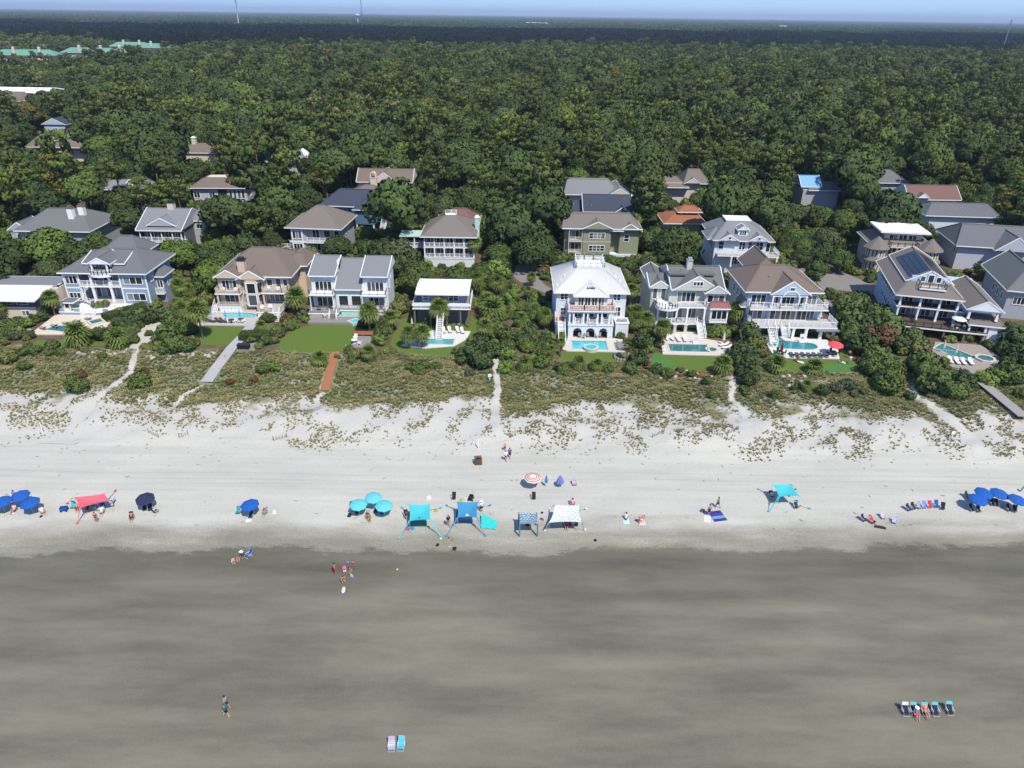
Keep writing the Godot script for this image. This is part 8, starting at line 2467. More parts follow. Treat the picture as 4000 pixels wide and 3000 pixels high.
# joints: hip, chest, neck, head, then for left and right: shoulder, elbow, wrist, thigh, knee, ankle, toe
func joints(pose: String) -> Dictionary:
	var j := {"hip": Vector3(0, 0.94, 0), "chest": Vector3(0, 1.27, 0.0), "neck": Vector3(0, 1.45, 0), "head": Vector3(0, 1.61, 0.02)}
	for s: float in [-1.0, 1.0]:
		var k := "l" if s < 0 else "r"
		var d: Array
		match pose:
			"stand": d = [Vector3(0.18, 1.38, 0), Vector3(0.25, 1.1, -0.02), Vector3(0.25, 0.86, 0.08), Vector3(0.09, 0.9, 0), Vector3(0.1, 0.5, 0.02), Vector3(0.11, 0.08, 0), Vector3(0.13, 0.04, 0.16)]
			"walk": d = [Vector3(0.18, 1.38, 0), Vector3(0.25, 1.1, -0.08 * s), Vector3(0.23, 0.88, -0.22 * s + 0.06), Vector3(0.09, 0.9, 0), Vector3(0.1, 0.52, 0.16 * s + 0.06), Vector3(0.1, 0.09, 0.3 * s - 0.06), Vector3(0.11, 0.05, 0.3 * s + 0.1)]
			"sit": d = [Vector3(0.18, 0.8, -0.2), Vector3(0.3, 0.58, -0.08), Vector3(0.28, 0.5, 0.16), Vector3(0.1, 0.3, 0.0), Vector3(0.13, 0.44, 0.42), Vector3(0.13, 0.08, 0.66), Vector3(0.14, 0.05, 0.82)]
			"recline": d = [Vector3(0.18, 0.68, -0.42), Vector3(0.28, 0.5, -0.22), Vector3(0.2, 0.48, 0.04), Vector3(0.09, 0.36, 0.0), Vector3(0.11, 0.42, 0.42), Vector3(0.1, 0.22, 0.82), Vector3(0.12, 0.3, 0.95)]
			"kneel": d = [Vector3(0.17, 0.72, 0.16), Vector3(0.24, 0.46, 0.26), Vector3(0.16, 0.22, 0.42), Vector3(0.09, 0.24, -0.08), Vector3(0.15, 0.1, 0.28), Vector3(0.12, 0.07, -0.14), Vector3(0.12, 0.04, -0.28)]
			"bend": d = [Vector3(0.18, 1.06, 0.42), Vector3(0.2, 0.78, 0.5), Vector3(0.12, 0.52, 0.56), Vector3(0.09, 0.9, 0), Vector3(0.12, 0.5, 0.04), Vector3(0.14, 0.08, -0.04), Vector3(0.15, 0.04, 0.12)]
		var names := ["shoulder", "elbow", "wrist", "thigh", "knee", "ankle", "toe"]
		for i in 7: j[names[i] + k] = Vector3(d[i].x * s, d[i].y, d[i].z)
	match pose:
		"sit": j.merge({"hip": Vector3(0, 0.32, 0), "chest": Vector3(0, 0.66, -0.16), "neck": Vector3(0, 0.85, -0.22), "head": Vector3(0, 1.0, -0.2)}, true)
		"recline": j.merge({"hip": Vector3(0, 0.38, 0), "chest": Vector3(0, 0.58, -0.34), "neck": Vector3(0, 0.72, -0.48), "head": Vector3(0, 0.83, -0.58)}, true)
		"kneel": j.merge({"hip": Vector3(0, 0.28, -0.06), "chest": Vector3(0, 0.6, 0.1), "neck": Vector3(0, 0.78, 0.18), "head": Vector3(0, 0.92, 0.26)}, true)
		"bend": j.merge({"hip": Vector3(0, 0.93, 0), "chest": Vector3(0, 1.05, 0.3), "neck": Vector3(0, 1.03, 0.48), "head": Vector3(0, 0.95, 0.62)}, true)
	return j

func figure(pose: String) -> Dictionary:
	if shared.has("figure " + pose): return shared["figure " + pose]
	var j := joints(pose)
	var up: Vector3 = (j.head - j.neck).normalized()
	var ahead := Vector3(0, 0, 1).slide(up).normalized()
	var body := [[j.hip, j.chest, 0.135, 0.15], [j.chest, j.neck, 0.14, 0.06], [j.neck, j.head, 0.055, 0.06], [j.head - up * 0.03, j.head + up * 0.05, 0.085, 0.09], [j.head + ahead * 0.08, j.head + ahead * 0.105 - up * 0.02, 0.02, 0.018]]
	var top := [[j.hip.lerp(j.chest, 0.15), j.chest, 0.158, 0.172]]
	var low := [[j.hip, j.hip.lerp(j.chest, 0.2), 0.155, 0.15]]
	for k in ["l", "r"]:
		body += [[j.chest, j["shoulder" + k], 0.1, 0.065], [j["shoulder" + k], j["elbow" + k], 0.055, 0.042], [j["elbow" + k], j["wrist" + k], 0.042, 0.03], [j.hip, j["thigh" + k], 0.12, 0.095], [j["thigh" + k], j["knee" + k], 0.09, 0.06], [j["knee" + k], j["ankle" + k], 0.058, 0.038], [j["ankle" + k], j["toe" + k], 0.042, 0.03]]
		top += [[j.chest, j["shoulder" + k], 0.125, 0.085], [j["shoulder" + k], j["shoulder" + k].lerp(j["elbow" + k], 0.6), 0.075, 0.07]]
		low += [[j.hip, j["thigh" + k], 0.14, 0.115], [j["thigh" + k], j["thigh" + k].lerp(j["knee" + k], 0.75), 0.112, 0.1]]
	var b := MB.new()
	skin_mesh(b, body)
	for s: float in [-1.0, 1.0]:
		var k := "l" if s < 0 else "r"
		var w: Vector3 = j["wrist" + k]
		var dir: Vector3 = (w - j["elbow" + k]).normalized()
		var side := dir.cross(Vector3(0, 0, 1)).normalized()
		if side.length() < 0.5: side = Vector3.RIGHT
		var palm := dir.cross(side).normalized()
		b.bar(w, w + dir * 0.09, 0.075, 0.03)
		for i in 4:
			var r := w + dir * 0.085 + side * (i - 1.5) * 0.02
			var l: float = [0.032, 0.04, 0.037, 0.028][i]
			b.tube(r, r + dir * l, 0.0095, 0.009, 5)
			b.tube(r + dir * l, r + (dir * 0.8 + palm * 0.6).normalized() * l * 1.1 + dir * l * 0.95, 0.009, 0.007, 5)
		b.tube(w + dir * 0.02 + side * 0.035, w + dir * 0.06 + side * 0.065, 0.011, 0.01, 5)
		b.tube(w + dir * 0.06 + side * 0.065, w + dir * 0.09 + side * 0.066, 0.01, 0.008, 5)
		b.blob(j.head + Vector3(s, 0, 0) * 0.092, Vector3(0.014, 0.03, 0.02), 6, 4)
		b.tint = Color(0.1, 0.08, 0.07)
		b.blob(j.head + ahead * 0.082 + Vector3(s, 0, 0) * 0.034 + up * 0.012, Vector3(0.012, 0.008, 0.006), 6, 4)
		b.tint = Color(1, 1, 1)
	b.tint = Color(0.75, 0.4, 0.4)
	b.bar(j.head + ahead * 0.084 - up * 0.05 - Vector3(0.022, 0, 0), j.head + ahead * 0.084 - up * 0.05 + Vector3(0.022, 0, 0), 0.012, 0.008)
	var r := {"body": b.done()}
	b = MB.new()
	skin_mesh(b, top, 0.04)
	r.top = b.done()
	b = MB.new()
	skin_mesh(b, low, 0.04)
	r.bottom = b.done()
	b = MB.new()
	var bust: Vector3 = j.chest.lerp(j.hip, 0.12)
	skin_mesh(b, [[bust - Vector3(0.09, 0, 0) + ahead * 0.04, bust + Vector3(0.09, 0, 0) + ahead * 0.04, 0.115, 0.115], [bust, bust - ahead * 0.06, 0.11, 0.11]], 0.035)
	r.bikini = b.done()
	b = MB.new()
	skin_mesh(b, [[j.hip - Vector3(0.03, 0.01, 0), j.hip + Vector3(0.03, -0.01, 0), 0.152, 0.152]], 0.035)
	r.brief = b.done()
	b = MB.new()
	skin_mesh(b, [[j.head + up * 0.05 - ahead * 0.03, j.head + up * 0.06 + ahead * 0.015, 0.098, 0.09], [j.head + up * 0.02 - ahead * 0.04, j.head - up * 0.05 - ahead * 0.05, 0.085, 0.05]], 0.03, 0.02)
	r.hair = b.done()
	b = MB.new()
	b.tube(j.head + up * 0.07, j.head + up * 0.09, 0.23, 0.2, 14)
	b.tube(j.head + up * 0.08, j.head + up * 0.19, 0.115, 0.09, 10)
	r.hat = b.done()
	shared["figure " + pose] = r
	return r

# wear: top, bottom, hair, hat as [r, g, b] in linear values; "bikini" narrows top and bottom
func person(pose: String, p: Vector3, turn: float, wear: Dictionary, label: String, size := 1.0, group := "people on the beach") -> void:
	var o := thing("person", label, "person", p, turn, group)
	var f := figure(pose)
	var skin: Array = wear.get("skin", [0.42, 0.24, 0.16])
	var at := Transform3D(Basis().scaled(Vector3.ONE * size))
	var sk := leafy("skin %.2f" % skin[0])
	sk.albedo_color = lin(skin[0], skin[1], skin[2])
	sk.roughness = 0.6
	part(o, "body", f.body, sk, at)
	var slim: bool = wear.get("bikini", false)
	for q in [["top", "bikini" if slim else "top"], ["bottom", "brief" if slim else "bottom"], ["hair", "hair"], ["hat", "hat"]]:
		if wear.has(q[0]):
			var c: Array = wear[q[0]]
			part(o, {"top": "swim_top" if slim else "shirt", "bottom": "briefs" if slim else "shorts", "hair": "hair", "hat": "hat"}[q[0]], f[q[1]], mat("cloth %.2f %.2f %.2f" % c, c[0], c[1], c[2], 0.9), at)

func garden_people() -> void:
	person("stand", V(54.1, 2.03, -123), 200.0, {"top": [0.3, 0.22, 0.2], "bottom": [0.18, 0.14, 0.12], "hair": [0.04, 0.03, 0.02]}, "person in brown shirt standing on lawn beside dark loungers", 1.05, "people on the lawn")
	person("stand", V(64.6, 2.03, -125.17), 150.0, {"bottom": [0.03, 0.03, 0.035], "hair": [0.06, 0.035, 0.02]}, "shirtless person in dark shorts at the lawn's right edge", 1.05, "people on the lawn")
	person("stand", V(63.75, 2.03, -122.65), 190.0, {"top": [0.6, 0.6, 0.62], "bottom": [0.35, 0.36, 0.4], "hair": [0.05, 0.03, 0.02]}, "person in white shirt beside the blue game board", 1.02, "people on the lawn")

# ---------------------------------------------------------------- beach things
func cloth(r: float, g: float, b: float) -> StandardMaterial3D:
	return mat("beach cloth %.3f %.3f %.3f" % [r, g, b], r, g, b, 0.85)

func stripes(key: String, cols: Array, n: int) -> StandardMaterial3D:   # woven stripes, ringwise or lengthwise, by the mesh's own uv
	if M.has(key): return M[key]
	var im := Image.create(8, 128, false, Image.FORMAT_RGB8)
	for j in 128:
		var c: Array = cols[int(j / 128.0 * n) % cols.size()]
		for i in 8: im.set_pixel(i, j, lin(c[0], c[1], c[2]))
	var m := StandardMaterial3D.new()
	m.resource_name = key
	m.albedo_texture = ImageTexture.create_from_image(im)
	m.roughness = 0.85
	M[key] = m
	return m

func sling(w: float, pts: Array) -> ArrayMesh:   # a hammock of cloth through [y, z] points, uv along it
	var b := MB.new()
	for i in pts.size() - 1:
		var a := [Vector3(-w, pts[i][0], pts[i][1]), Vector3(w, pts[i][0], pts[i][1]), Vector3(w, pts[i + 1][0], pts[i + 1][1]), Vector3(-w, pts[i + 1][0], pts[i + 1][1])]
		b.quad(a[0], a[1], a[2], a[3])
		var v0 := float(i) / (pts.size() - 1)
		var v1 := float(i + 1) / (pts.size() - 1)
		for q in [v0, v0, v1, v0, v1, v1]: b.uv.append(Vector2(0.5, q))
	return b.done()

func beach_chair(p: Vector3, turn: float, fabric: Material, tone: String, head: Material = null, lean := 0.0) -> Node3D:
	var o := thing("beach_chair", "", "beach chair", p, turn, "low folding chairs on the sand")
	part(o, "frame", made("bc frame", func(b):
		for s in [-0.29, 0.29]:
			b.tube(Vector3(s, 0.02, 0.32), Vector3(s, 0.3, 0.3), 0.014, 0.014, 5)
			b.tube(Vector3(s, 0.3, 0.32), Vector3(s, 0.2, -0.25), 0.014, 0.014, 5)
			b.tube(Vector3(s, 0.2, -0.2), Vector3(s, 0.9, -0.55), 0.014, 0.014, 5)
			b.tube(Vector3(s, 0.3, 0.1), Vector3(s, 0.02, -0.45), 0.014, 0.014, 5)
		b.tube(Vector3(-0.29, 0.02, 0.32), Vector3(0.29, 0.02, 0.32), 0.014, 0.014, 5)
		b.tube(Vector3(-0.29, 0.02, -0.45), Vector3(0.29, 0.02, -0.45), 0.014, 0.014, 5)), mat("pole white", 0.6, 0.6, 0.6, 0.4))
	part(o, "seat", shared.get("bc seat s", _keep("bc seat s", sling(0.28, [[0.32, 0.32], [0.25, 0.1], [0.21, -0.12], [0.22, -0.22]]))), fabric)
	part(o, "backrest", shared.get("bc back s", _keep("bc back s", sling(0.28, [[0.22, -0.22], [0.42, -0.36], [0.66, -0.48], [0.88, -0.55]]))), fabric)
	if head: part(o, "headrest", made("bc head", func(b): b.hexa([Vector3(-0.27, 0.7, -0.53), Vector3(0.27, 0.7, -0.53), Vector3(0.27, 0.7, -0.43), Vector3(-0.27, 0.7, -0.43)], [Vector3(-0.27, 0.93, -0.62), Vector3(0.27, 0.93, -0.62), Vector3(0.27, 0.93, -0.52), Vector3(-0.27, 0.93, -0.52)])), head)
	for s: float in [-1.0, 1.0]: part(o, "armrest", made("bc arm%d" % s, func(b): b.box(s * 0.31 - 0.03, s * 0.31 + 0.03, 0.45, 0.48, -0.34, 0.16)), mat("pole white"))
	if tone: waiting.append([o, tone])
	return o

func _keep(key: String, m: ArrayMesh) -> ArrayMesh:
	shared[key] = m
	return m

# a stretched sunshade: four high corners (left back, right back, right front, left front), four ground anchors or none
func shade(label: String, c: Array, anchors: Array, m: Material, poles := true, pinch := 0.09) -> Node3D:
	var mid: Vector3 = (c[0] + c[1] + c[2] + c[3]) * 0.25
	var o := thing("beach_tent", label, "beach tent", Vector3(mid.x, 0, mid.z))
	var off := Vector3(mid.x, 0, mid.z)
	var b := MB.new()
	var n := 10
	var g := []
	for i in n + 1:
		var row := []
		for k in n + 1:
			var s := i / float(n)
			var t := k / float(n)
			var p: Vector3 = c[0].lerp(c[1], s).lerp(c[3].lerp(c[2], s), t)
			var e := pinch * (4.0 * s * (1 - s) * pow(absf(t * 2 - 1), 3.0))
			var w := pinch * (4.0 * t * (1 - t) * pow(absf(s * 2 - 1), 3.0))
			p = p.lerp(Vector3(p.x, p.y, mid.z), e).lerp(Vector3(mid.x, p.y, p.z), w)
			p.y -= 0.25 * (1.0 - maxf(absf(s * 2 - 1), absf(t * 2 - 1))) + 0.12 * sin(s * PI) * sin(t * PI)
			row.append(p - off)
		g.append(row)
	for i in n:
		for k in n:
			b.quad(g[i][k], g[i + 1][k], g[i + 1][k + 1], g[i][k + 1])
			for q in [[0, 0], [1, 0], [1, 1], [0, 0], [1, 1], [0, 1]]: b.uv.append(Vector2((i + q[0]) / float(n), (k + q[1]) / float(n)))
	b.soft()
	part(o, "canopy", b.done(), m)
	for i in anchors.size():
		var a: Vector3 = c[i] - off
		var z: Vector3 = anchors[i] - off
		var ab := MB.new()
		var dir := (z - a)
		var side := dir.cross(Vector3.UP).normalized()
		var pts := [[0.0, 0.2], [0.2, 0.09], [0.82, 0.045], [0.9, 0.13], [1.0, 0.12]]
		for k in 4:
			var p: Vector3 = a + dir * pts[k][0]
			var q: Vector3 = a + dir * pts[k + 1][0]
			ab.quad(p - side * pts[k][1], p + side * pts[k][1], q + side * pts[k + 1][1], q - side * pts[k + 1][1])
		ab.blob(z + Vector3(0, 0.1, 0), Vector3(0.17, 0.13, 0.17), 8, 5)
		for k in ab.v.size(): ab.uv.append(Vector2(0.02, 0.02))
		part(o, "guy_strap", ab.done(), m)
	if poles:
		for i in 4:
			var pb := MB.new()
			var p: Vector3 = c[i] - off
			pb.tube(Vector3(p.x * 0.92, -0.1, p.z * 0.92), p, 0.018, 0.016, 6)
			part(o, "pole", pb.done(), mat("pole white", 0.6, 0.6, 0.6, 0.4))
	return o

func motif(key: String, ground: Array, ink: Array, kind: int) -> StandardMaterial3D:   # printed cloth
	if M.has(key): return M[key]
	var im := Image.create(256, 256, false, Image.FORMAT_RGB8)
	im.fill(lin(ground[0], ground[1], ground[2]))
	var r := RandomNumberGenerator.new()
	r.seed = 3
	var c := lin(ink[0], ink[1], ink[2])
	for j in 8:
		for i in 6:
			var x := int(10 + i * 42 + (20 if j % 2 else 0) + r.randi_range(-5, 5))
			var y := int(8 + j * 32 + r.randi_range(-5, 5))
			if kind == 0:   # small fish
				im.fill_rect(Rect2i(x, y, 15, 7), c)
				im.fill_rect(Rect2i(x + 15, y - 3, 5, 5), c)
				im.fill_rect(Rect2i(x + 15, y + 5, 5, 5), c)
			else:   # palm sprays
				for k in 7: im.fill_rect(Rect2i(x + k * 5 - 12, y + absi(k - 3) * 5 - 6, 5, 15 - absi(k - 3) * 2), c if (k + i) % 3 else lin(0.25, 0.42, 0.5))
	var m := StandardMaterial3D.new()
	m.resource_name = key
	m.albedo_texture = ImageTexture.create_from_image(im)
	m.roughness = 0.85
	m.cull_mode = BaseMaterial3D.CULL_DISABLED
	M[key] = m
	return m

func bag(p: Vector3, s: Vector3, m: Material, called: String, tone: String) -> void:
	var o := thing(called, "", called.replace("_", " "), p, fmod(p.x * 77.0, 80.0) - 40.0, "bags and coolers on the sand")
	var b := MB.new()
	b.hexa([Vector3(-s.x, 0, -s.z), Vector3(s.x, 0, -s.z), Vector3(s.x, 0, s.z), Vector3(-s.x, 0, s.z)], [Vector3(-s.x * 0.86, s.y, -s.z * 0.86), Vector3(s.x * 0.86, s.y, -s.z * 0.86), Vector3(s.x * 0.86, s.y, s.z * 0.86), Vector3(-s.x * 0.86, s.y, s.z * 0.86)])
	part(o, "body", b.done(), m)
	b = MB.new()
	for i in 6: b.bar(Vector3(cos(PI * i / 6) * s.x * 0.6, s.y + sin(PI * i / 6) * 0.14, 0), Vector3(cos(PI * (i + 1) / 6) * s.x * 0.6, s.y + sin(PI * (i + 1) / 6) * 0.14, 0), 0.03)
	part(o, "handle", b.done(), mat("black metal"))
	if tone: waiting.append([o, tone])

func wagon(p: Vector3, turn: float, m: Material, label: String) -> void:
	var o := thing("beach_wagon", label, "wagon", p, turn)
	var b := MB.new()
	b.box(-0.45, 0.45, 0.25, 0.3, -0.28, 0.28)
	for q in [[-0.45, 0.45, -0.28, -0.24], [-0.45, 0.45, 0.24, 0.28], [-0.45, -0.41, -0.24, 0.24], [0.41, 0.45, -0.24, 0.24]]: b.box(q[0], q[1], 0.3, 0.62, q[2], q[3])
	part(o, "tub", b.done(), m)
	for x in [-0.34, 0.34]:
		for z in [-0.3, 0.3]:
			b = MB.new()
			b.tube(Vector3(x, 0.13, z - 0.04), Vector3(x, 0.13, z + 0.04), 0.13, 0.13, 10)
			part(o, "wheel", b.done(), mat("black metal"))
	b = MB.new()
	b.tube(Vector3(0.45, 0.35, 0), Vector3(0.95, 0.75, 0), 0.015, 0.015, 5)
	part(o, "handle", b.done(), mat("black metal"))

func towel(p: Vector3, turn: float, w: float, l: float, m: Material, label: String) -> void:
	var b := MB.new()
	for i in 6:
		var z0 := -l / 2 + l * i / 6
		var z1 := z0 + l / 6
		b.quad(Vector3(-w / 2, 0.02 + 0.012 * (i % 2), z0), Vector3(w / 2, 0.02 + 0.01 * ((i + 1) % 2), z0), Vector3(w / 2, 0.02 + 0.01 * (i % 2), z1), Vector3(-w / 2, 0.02 + 0.012 * ((i + 1) % 2), z1))
		for v in [0, 0, 1, 0, 1, 1]: b.uv.append(Vector2(0.5, (i + v) / 6.0))
	for k in b.n.size(): b.n[k] = Vector3.UP
	var o := part(self, "beach_towel", b.done(), m)
	o.position = p
	o.rotation_degrees.y = turn
	mark(o, label, "towel", "towels and mats on the sand")

func bucket(p: Vector3, m: Material, label: String) -> void:
	var o := thing("toy_bucket", label, "bucket", p, 0.0, "beach toys")
	var b := MB.new()
	b.tube(Vector3.ZERO, Vector3(0, 0.24, 0), 0.1, 0.14, 10)
	part(o, "pail", b.done(), m)
	b = MB.new()
	for i in 6: b.bar(Vector3(cos(PI * i / 6) * 0.14, 0.24 + sin(PI * i / 6) * 0.12, 0), Vector3(cos(PI * (i + 1) / 6) * 0.14, 0.24 + sin(PI * (i + 1) / 6) * 0.12, 0), 0.015)
	part(o, "handle", b.done(), mat("white plastic"))

func board(p: Vector3, turn: float, upright: bool, label: String) -> void:
	var o := thing("bodyboard", label, "bodyboard", p, turn)
	var tilt := Basis(Vector3(1, 0, 0), deg_to_rad(-75.0)) if upright else Basis()
	for k in 3:
		var b := MB.new()
		var ring := []
		var lows := []
		for i in 16:
			var a := TAU * i / 16.0
			var x := clampf(cos(a) * 0.3, -0.27, 0.27) * (1.0 - 0.33 * k)
			var z := sin(a) * (0.55 - 0.03 * k)
			ring.append(Vector3(x, 0.06 + 0.004 * k, z))
			lows.append(Vector3(x, 0.0 + 0.05 * mini(k, 1), z))
		b.hexa(lows, ring)
		part(o, ["deck", "stripe", "stripe"][k], b.done(), [cloth(0.05, 0.13, 0.4), cloth(0.75, 0.78, 0.75), cloth(0.5, 0.62, 0.08)][k], Transform3D(tilt, Vector3(0, 0.5 if upright else 0.0, 0)))

func sign_post(p: Vector3, tall: float, label: String, plate: bool) -> void:
	var o := thing("sign_post", label, "post", p, 10.0)
	var b := MB.new()
	b.box(-0.06, 0.06, -0.2, tall, -0.06, 0.06)
	part(o, "post", b.done(), mat("white paint"))
	if plate:
		b = MB.new()
		b.box(-0.3, 0.3, tall - 0.55, tall + 0.05, 0.062, 0.09)
		part(o, "plate", b.done(), mat("white plastic"))

func sand_fence(a: Vector3, z: Vector3, label: String) -> void:
	var o := thing("sand_fence", label, "fence", a)
	var l := a.distance_to(z)
	var n := int(l / 0.16)
	var slat := made("fence slat", func(b): b.box(-0.02, 0.02, -0.1, 0.75, -0.008, 0.008))
	var turn := atan2(-(z.z - a.z), z.x - a.x)
	for i in n:
		var p := a.lerp(z, float(i) / n)
		part(o, "slat", slat, mat("stilt wood"), Transform3D(Basis(Vector3.UP, turn) * Basis(Vector3(0, 0, 1), 0.12 * sin(i * 2.3)), Vector3(p.x, land(p.x, p.z) - 0.15, p.z) - a))
	var b := MB.new()
	for q in [a, z]: b.tube(Vector3(q.x, land(q.x, q.z) - 0.3, q.z) - a, Vector3(q.x, land(q.x, q.z) + 0.85, q.z) - a, 0.05, 0.045, 6)
	part(o, "end_post", b.done(), mat("stilt wood"))

func build_beach() -> void:
	places = []
	var blue := cloth(0.008, 0.085, 0.36)
	var navy := cloth(0.018, 0.025, 0.065)
	var aqua := cloth(0.10, 0.46, 0.50)
	var teal := cloth(0.03, 0.36, 0.42)
	var black := cloth(0.018, 0.018, 0.02)
	var red := cloth(0.5, 0.03, 0.05)
	var grey := cloth(0.3, 0.3, 0.32)
	var white := cloth(0.72, 0.72, 0.74)
	mat("pole white", 0.6, 0.6, 0.6, 0.4)
	# umbrellas
	var ug := "open umbrellas on the sand"
	for q in [[V(-67.42, 0, -76.73), "blue umbrella cut by the left edge of the picture"], [V(-65.81, 0, -78.11), "rearmost blue umbrella of the left group of three"], [V(-63.58, 0, -76.6), "right hand blue umbrella of the left group of three"], [V(-34.57, 0, -76.82), "lone blue umbrella between two long chairs"],
			[V(65.78, 0, -81.9), "blue umbrella furthest back left in the right group"], [V(67.89, 0, -81.83), "blue umbrella in the rear middle of the right group"], [V(64.11, 0, -80.35), "blue umbrella nearest the sea in the right group"], [V(69.56, 0, -80.47), "rightmost blue umbrella of the right group"]]:
		umbrella("beach_umbrella", q[0], fmod(q[0].x * 31.0, 45.0), 2.05, 1.25, 7.0, blue, q[1], ug)
		landmark("the " + {0: "left blue umbrellas", 1: "lone blue umbrella", 2: "right blue umbrellas"}[0 if q[0].x < -50 else 1 if q[0].x < 0 else 2], q[0], 1.5, 1.5)
	umbrella("beach_umbrella", V(-48.89, 0, -77.83), 10.0, 2.05, 1.25, 9.0, navy, "navy umbrella with small pale emblem and two chairs beneath", ug)
	landmark("the navy umbrella", V(-48.89, 0, -77.83), 1.5, 1.5)
	for q in [[V(-20.22, 0, -77.27), "left cyan umbrella of the group of three"], [V(-18.51, 0, -78.88), "rear cyan umbrella of the group of three"], [V(-16.79, 0, -77.12), "right cyan umbrella of the group of three"]]:
		umbrella("beach_umbrella", q[0], 12.0, 2.0, 1.2, 6.0, aqua, q[1], ug)
		landmark("the cyan umbrellas", q[0], 1.2, 1.2)
	var bands := umbrella("beach_umbrella", V(3.14, 0, -84.22), 8.0, 1.95, 1.3, 2.0, cloth(0.62, 0.54, 0.5), "open red and white ringed umbrella near the dunes", ug)
	var rb := MB.new()
	for i in 8:
		for k in 3:
			var a0 := TAU * i / 8
			var a1 := TAU * (i + 1) / 8
			var e := [0.42 + k * 0.2, 0.50 + k * 0.2]
			var q := []
			for z in [[e[0], a0], [e[0], a1], [e[1], a1], [e[1], a0]]:
				var y: float = (-0.10 - (z[0] - 0.35) / 0.35 * 0.32 if z[0] < 0.7 else -0.42 - (z[0] - 0.7) / 0.3 * 0.58) * 0.42 * 1.3 * 0.62 + 0.012
				q.append(Vector3(cos(z[1]) * z[0] * 1.3, y, sin(z[1]) * z[0] * 1.3))
			rb.quad(q[0], q[1], q[2], q[3])
	part(bands, "printed_rings", rb.done(), cloth(0.38, 0.06, 0.06), bands.get_node("canopy").transform)
	landmark("the ringed umbrella", V(3.14, 0, -84.22), 1.5, 1.5)
	closed_umbrella("beach_umbrella", V(5.08, 0, -84.39), 2.1, cloth(0.03, 0.22, 0.5), "", 0.24).set_meta("label", "folded bright blue umbrella right of the ringed umbrella")
	closed_umbrella("beach_umbrella", V(7.06, 0, -84.44), 2.0, cloth(0.16, 0.2, 0.45), "", 0.62).set_meta("label", "half folded blue and white umbrella near the dunes")
	# stretched tents
	var coral := cloth(0.60, 0.11, 0.14)
	shade("coral red stretched sunshade with teal chairs around it", [V(-58.27, 2, -77.59), V(-54.59, 2, -78.54), V(-53.13, 1.9, -77.22), V(-56.33, 1.8, -75.61)], [V(-60.31, 0, -78.81), V(-55.25, 0, -81.94), V(-54.18, 0, -79.3), V(-56.62, 0, -74.54)], coral)
	landmark("the coral red sunshade", V(-56.26, 0, -77.94), 2.0, 2.0)
	shade("cyan stretched sunshade left of the blue one", [V(-13.46, 2.05, -77.12), V(-10.61, 2.05, -77.19), V(-10.2, 2, -73.95), V(-12.92, 2, -73.58)], [V(-14.79, 0, -78.96), V(-9.4, 0, -79.09), V(-8.93, 0, -73.06), V(-14.13, 0, -72.49)], cloth(0.055, 0.45, 0.51))
	landmark("the cyan sunshade", V(-11.95, 0, -75.93), 1.8, 1.8)
	shade("steel blue stretched sunshade with white emblem", [V(-7.16, 2.05, -77.83), V(-4.26, 2.05, -77.9), V(-4.26, 2, -74.51), V(-6.81, 2, -74.45)], [V(-8.71, 0, -79.56), V(-2.75, 0, -79.76), V(-3.16, 0, -73.29), V(-8.18, 0, -73.13)], cloth(0.045, 0.24, 0.42))
	landmark("the steel blue sunshade", V(-5.68, 0, -76.61), 1.8, 1.8)
	shade("cyan stretched sunshade standing alone at the right", [V(36.55, 2.05, -82.83), V(39.19, 2.05, -83.02), V(39.58, 1.95, -80.29), V(36.63, 1.95, -80.04)], [V(35.49, 0, -84.45), V(40.92, 0, -84.58), V(41.29, 0, -80.04), V(35.34, 0, -79.28)], cloth(0.055, 0.45, 0.51))
	landmark("the lone cyan sunshade", V(38.66, 0, -82.21), 1.8, 1.8)
	shade("white sunshade printed with small fish", [V(5.95, 2.1, -77.34), V(9.19, 2.1, -77.42), V(9.21, 2, -73.87), V(4.99, 2, -73.67)], [V(5.41, 0, -79.09), V(10.38, 0, -79.21), V(9.81, 0, -74.82), V(4.56, 0, -74.5)], motif("fish print", [0.62, 0.68, 0.74], [0.12, 0.14, 0.2], 0))
	landmark("the fish print sunshade", V(7.57, 0, -76.1), 1.8, 1.8)
	var pc := [V(1.14, 2.05, -75.59), V(3.46, 2.05, -75.64), V(3.54, 2, -73.43), V(1.24, 2, -73.32)]
	var frame := shade("square shade with blue and white leaf print on four legs", pc, [], motif("leaf print", [0.10, 0.17, 0.24], [0.5, 0.58, 0.62], 1), false, 0.03)
	for i in 4:
		var lb := MB.new()
		var c: Vector3 = pc[i] - frame.position
		lb.box(c.x - 0.09, c.x + 0.09, -0.05, c.y, c.z - 0.09, c.z + 0.09)
		part(frame, "leg", lb.done(), motif("leaf print", [0.10, 0.17, 0.24], [0.5, 0.58, 0.62], 1))
	landmark("the leaf print shade", V(2.46, 0, -74.92), 1.5, 1.5)
	# marks printed on two of the sunshades
	for q in [[V(-5.6, 1.86, -75.19), cloth(0.8, 0.82, 0.85), 0.28], [V(-11.75, 1.86, -74.41), cloth(0.01, 0.09, 0.12), 0.22], [V(38.06, 1.9, -80.32), cloth(0.01, 0.09, 0.12), 0.2]]:
		var lb := MB.new()
		lb.box(-q[2], q[2], 0.0, 0.02, 0.10, 0.16)
		lb.box(-q[2] * 0.45, q[2] * 0.45, 0.0, 0.02, -0.18, 0.06)
		var host := get_node("beach_tent_001" if q[0].x < -8 else "beach_tent_002" if q[0].x < 10 else "beach_tent_003")
		part(host, "emblem", lb.done(), q[1], Transform3D(Basis(), q[0] - host.position))
	# the crumpled teal cloth
	var tb := MB.new()
	var tc := [V(-3.82, 0.7, -77.12), V(-1.67, 0.25, -76.06), V(-1.8, 0.12, -74.52), V(-3.83, 0.1, -74.92)]
	var tg := []
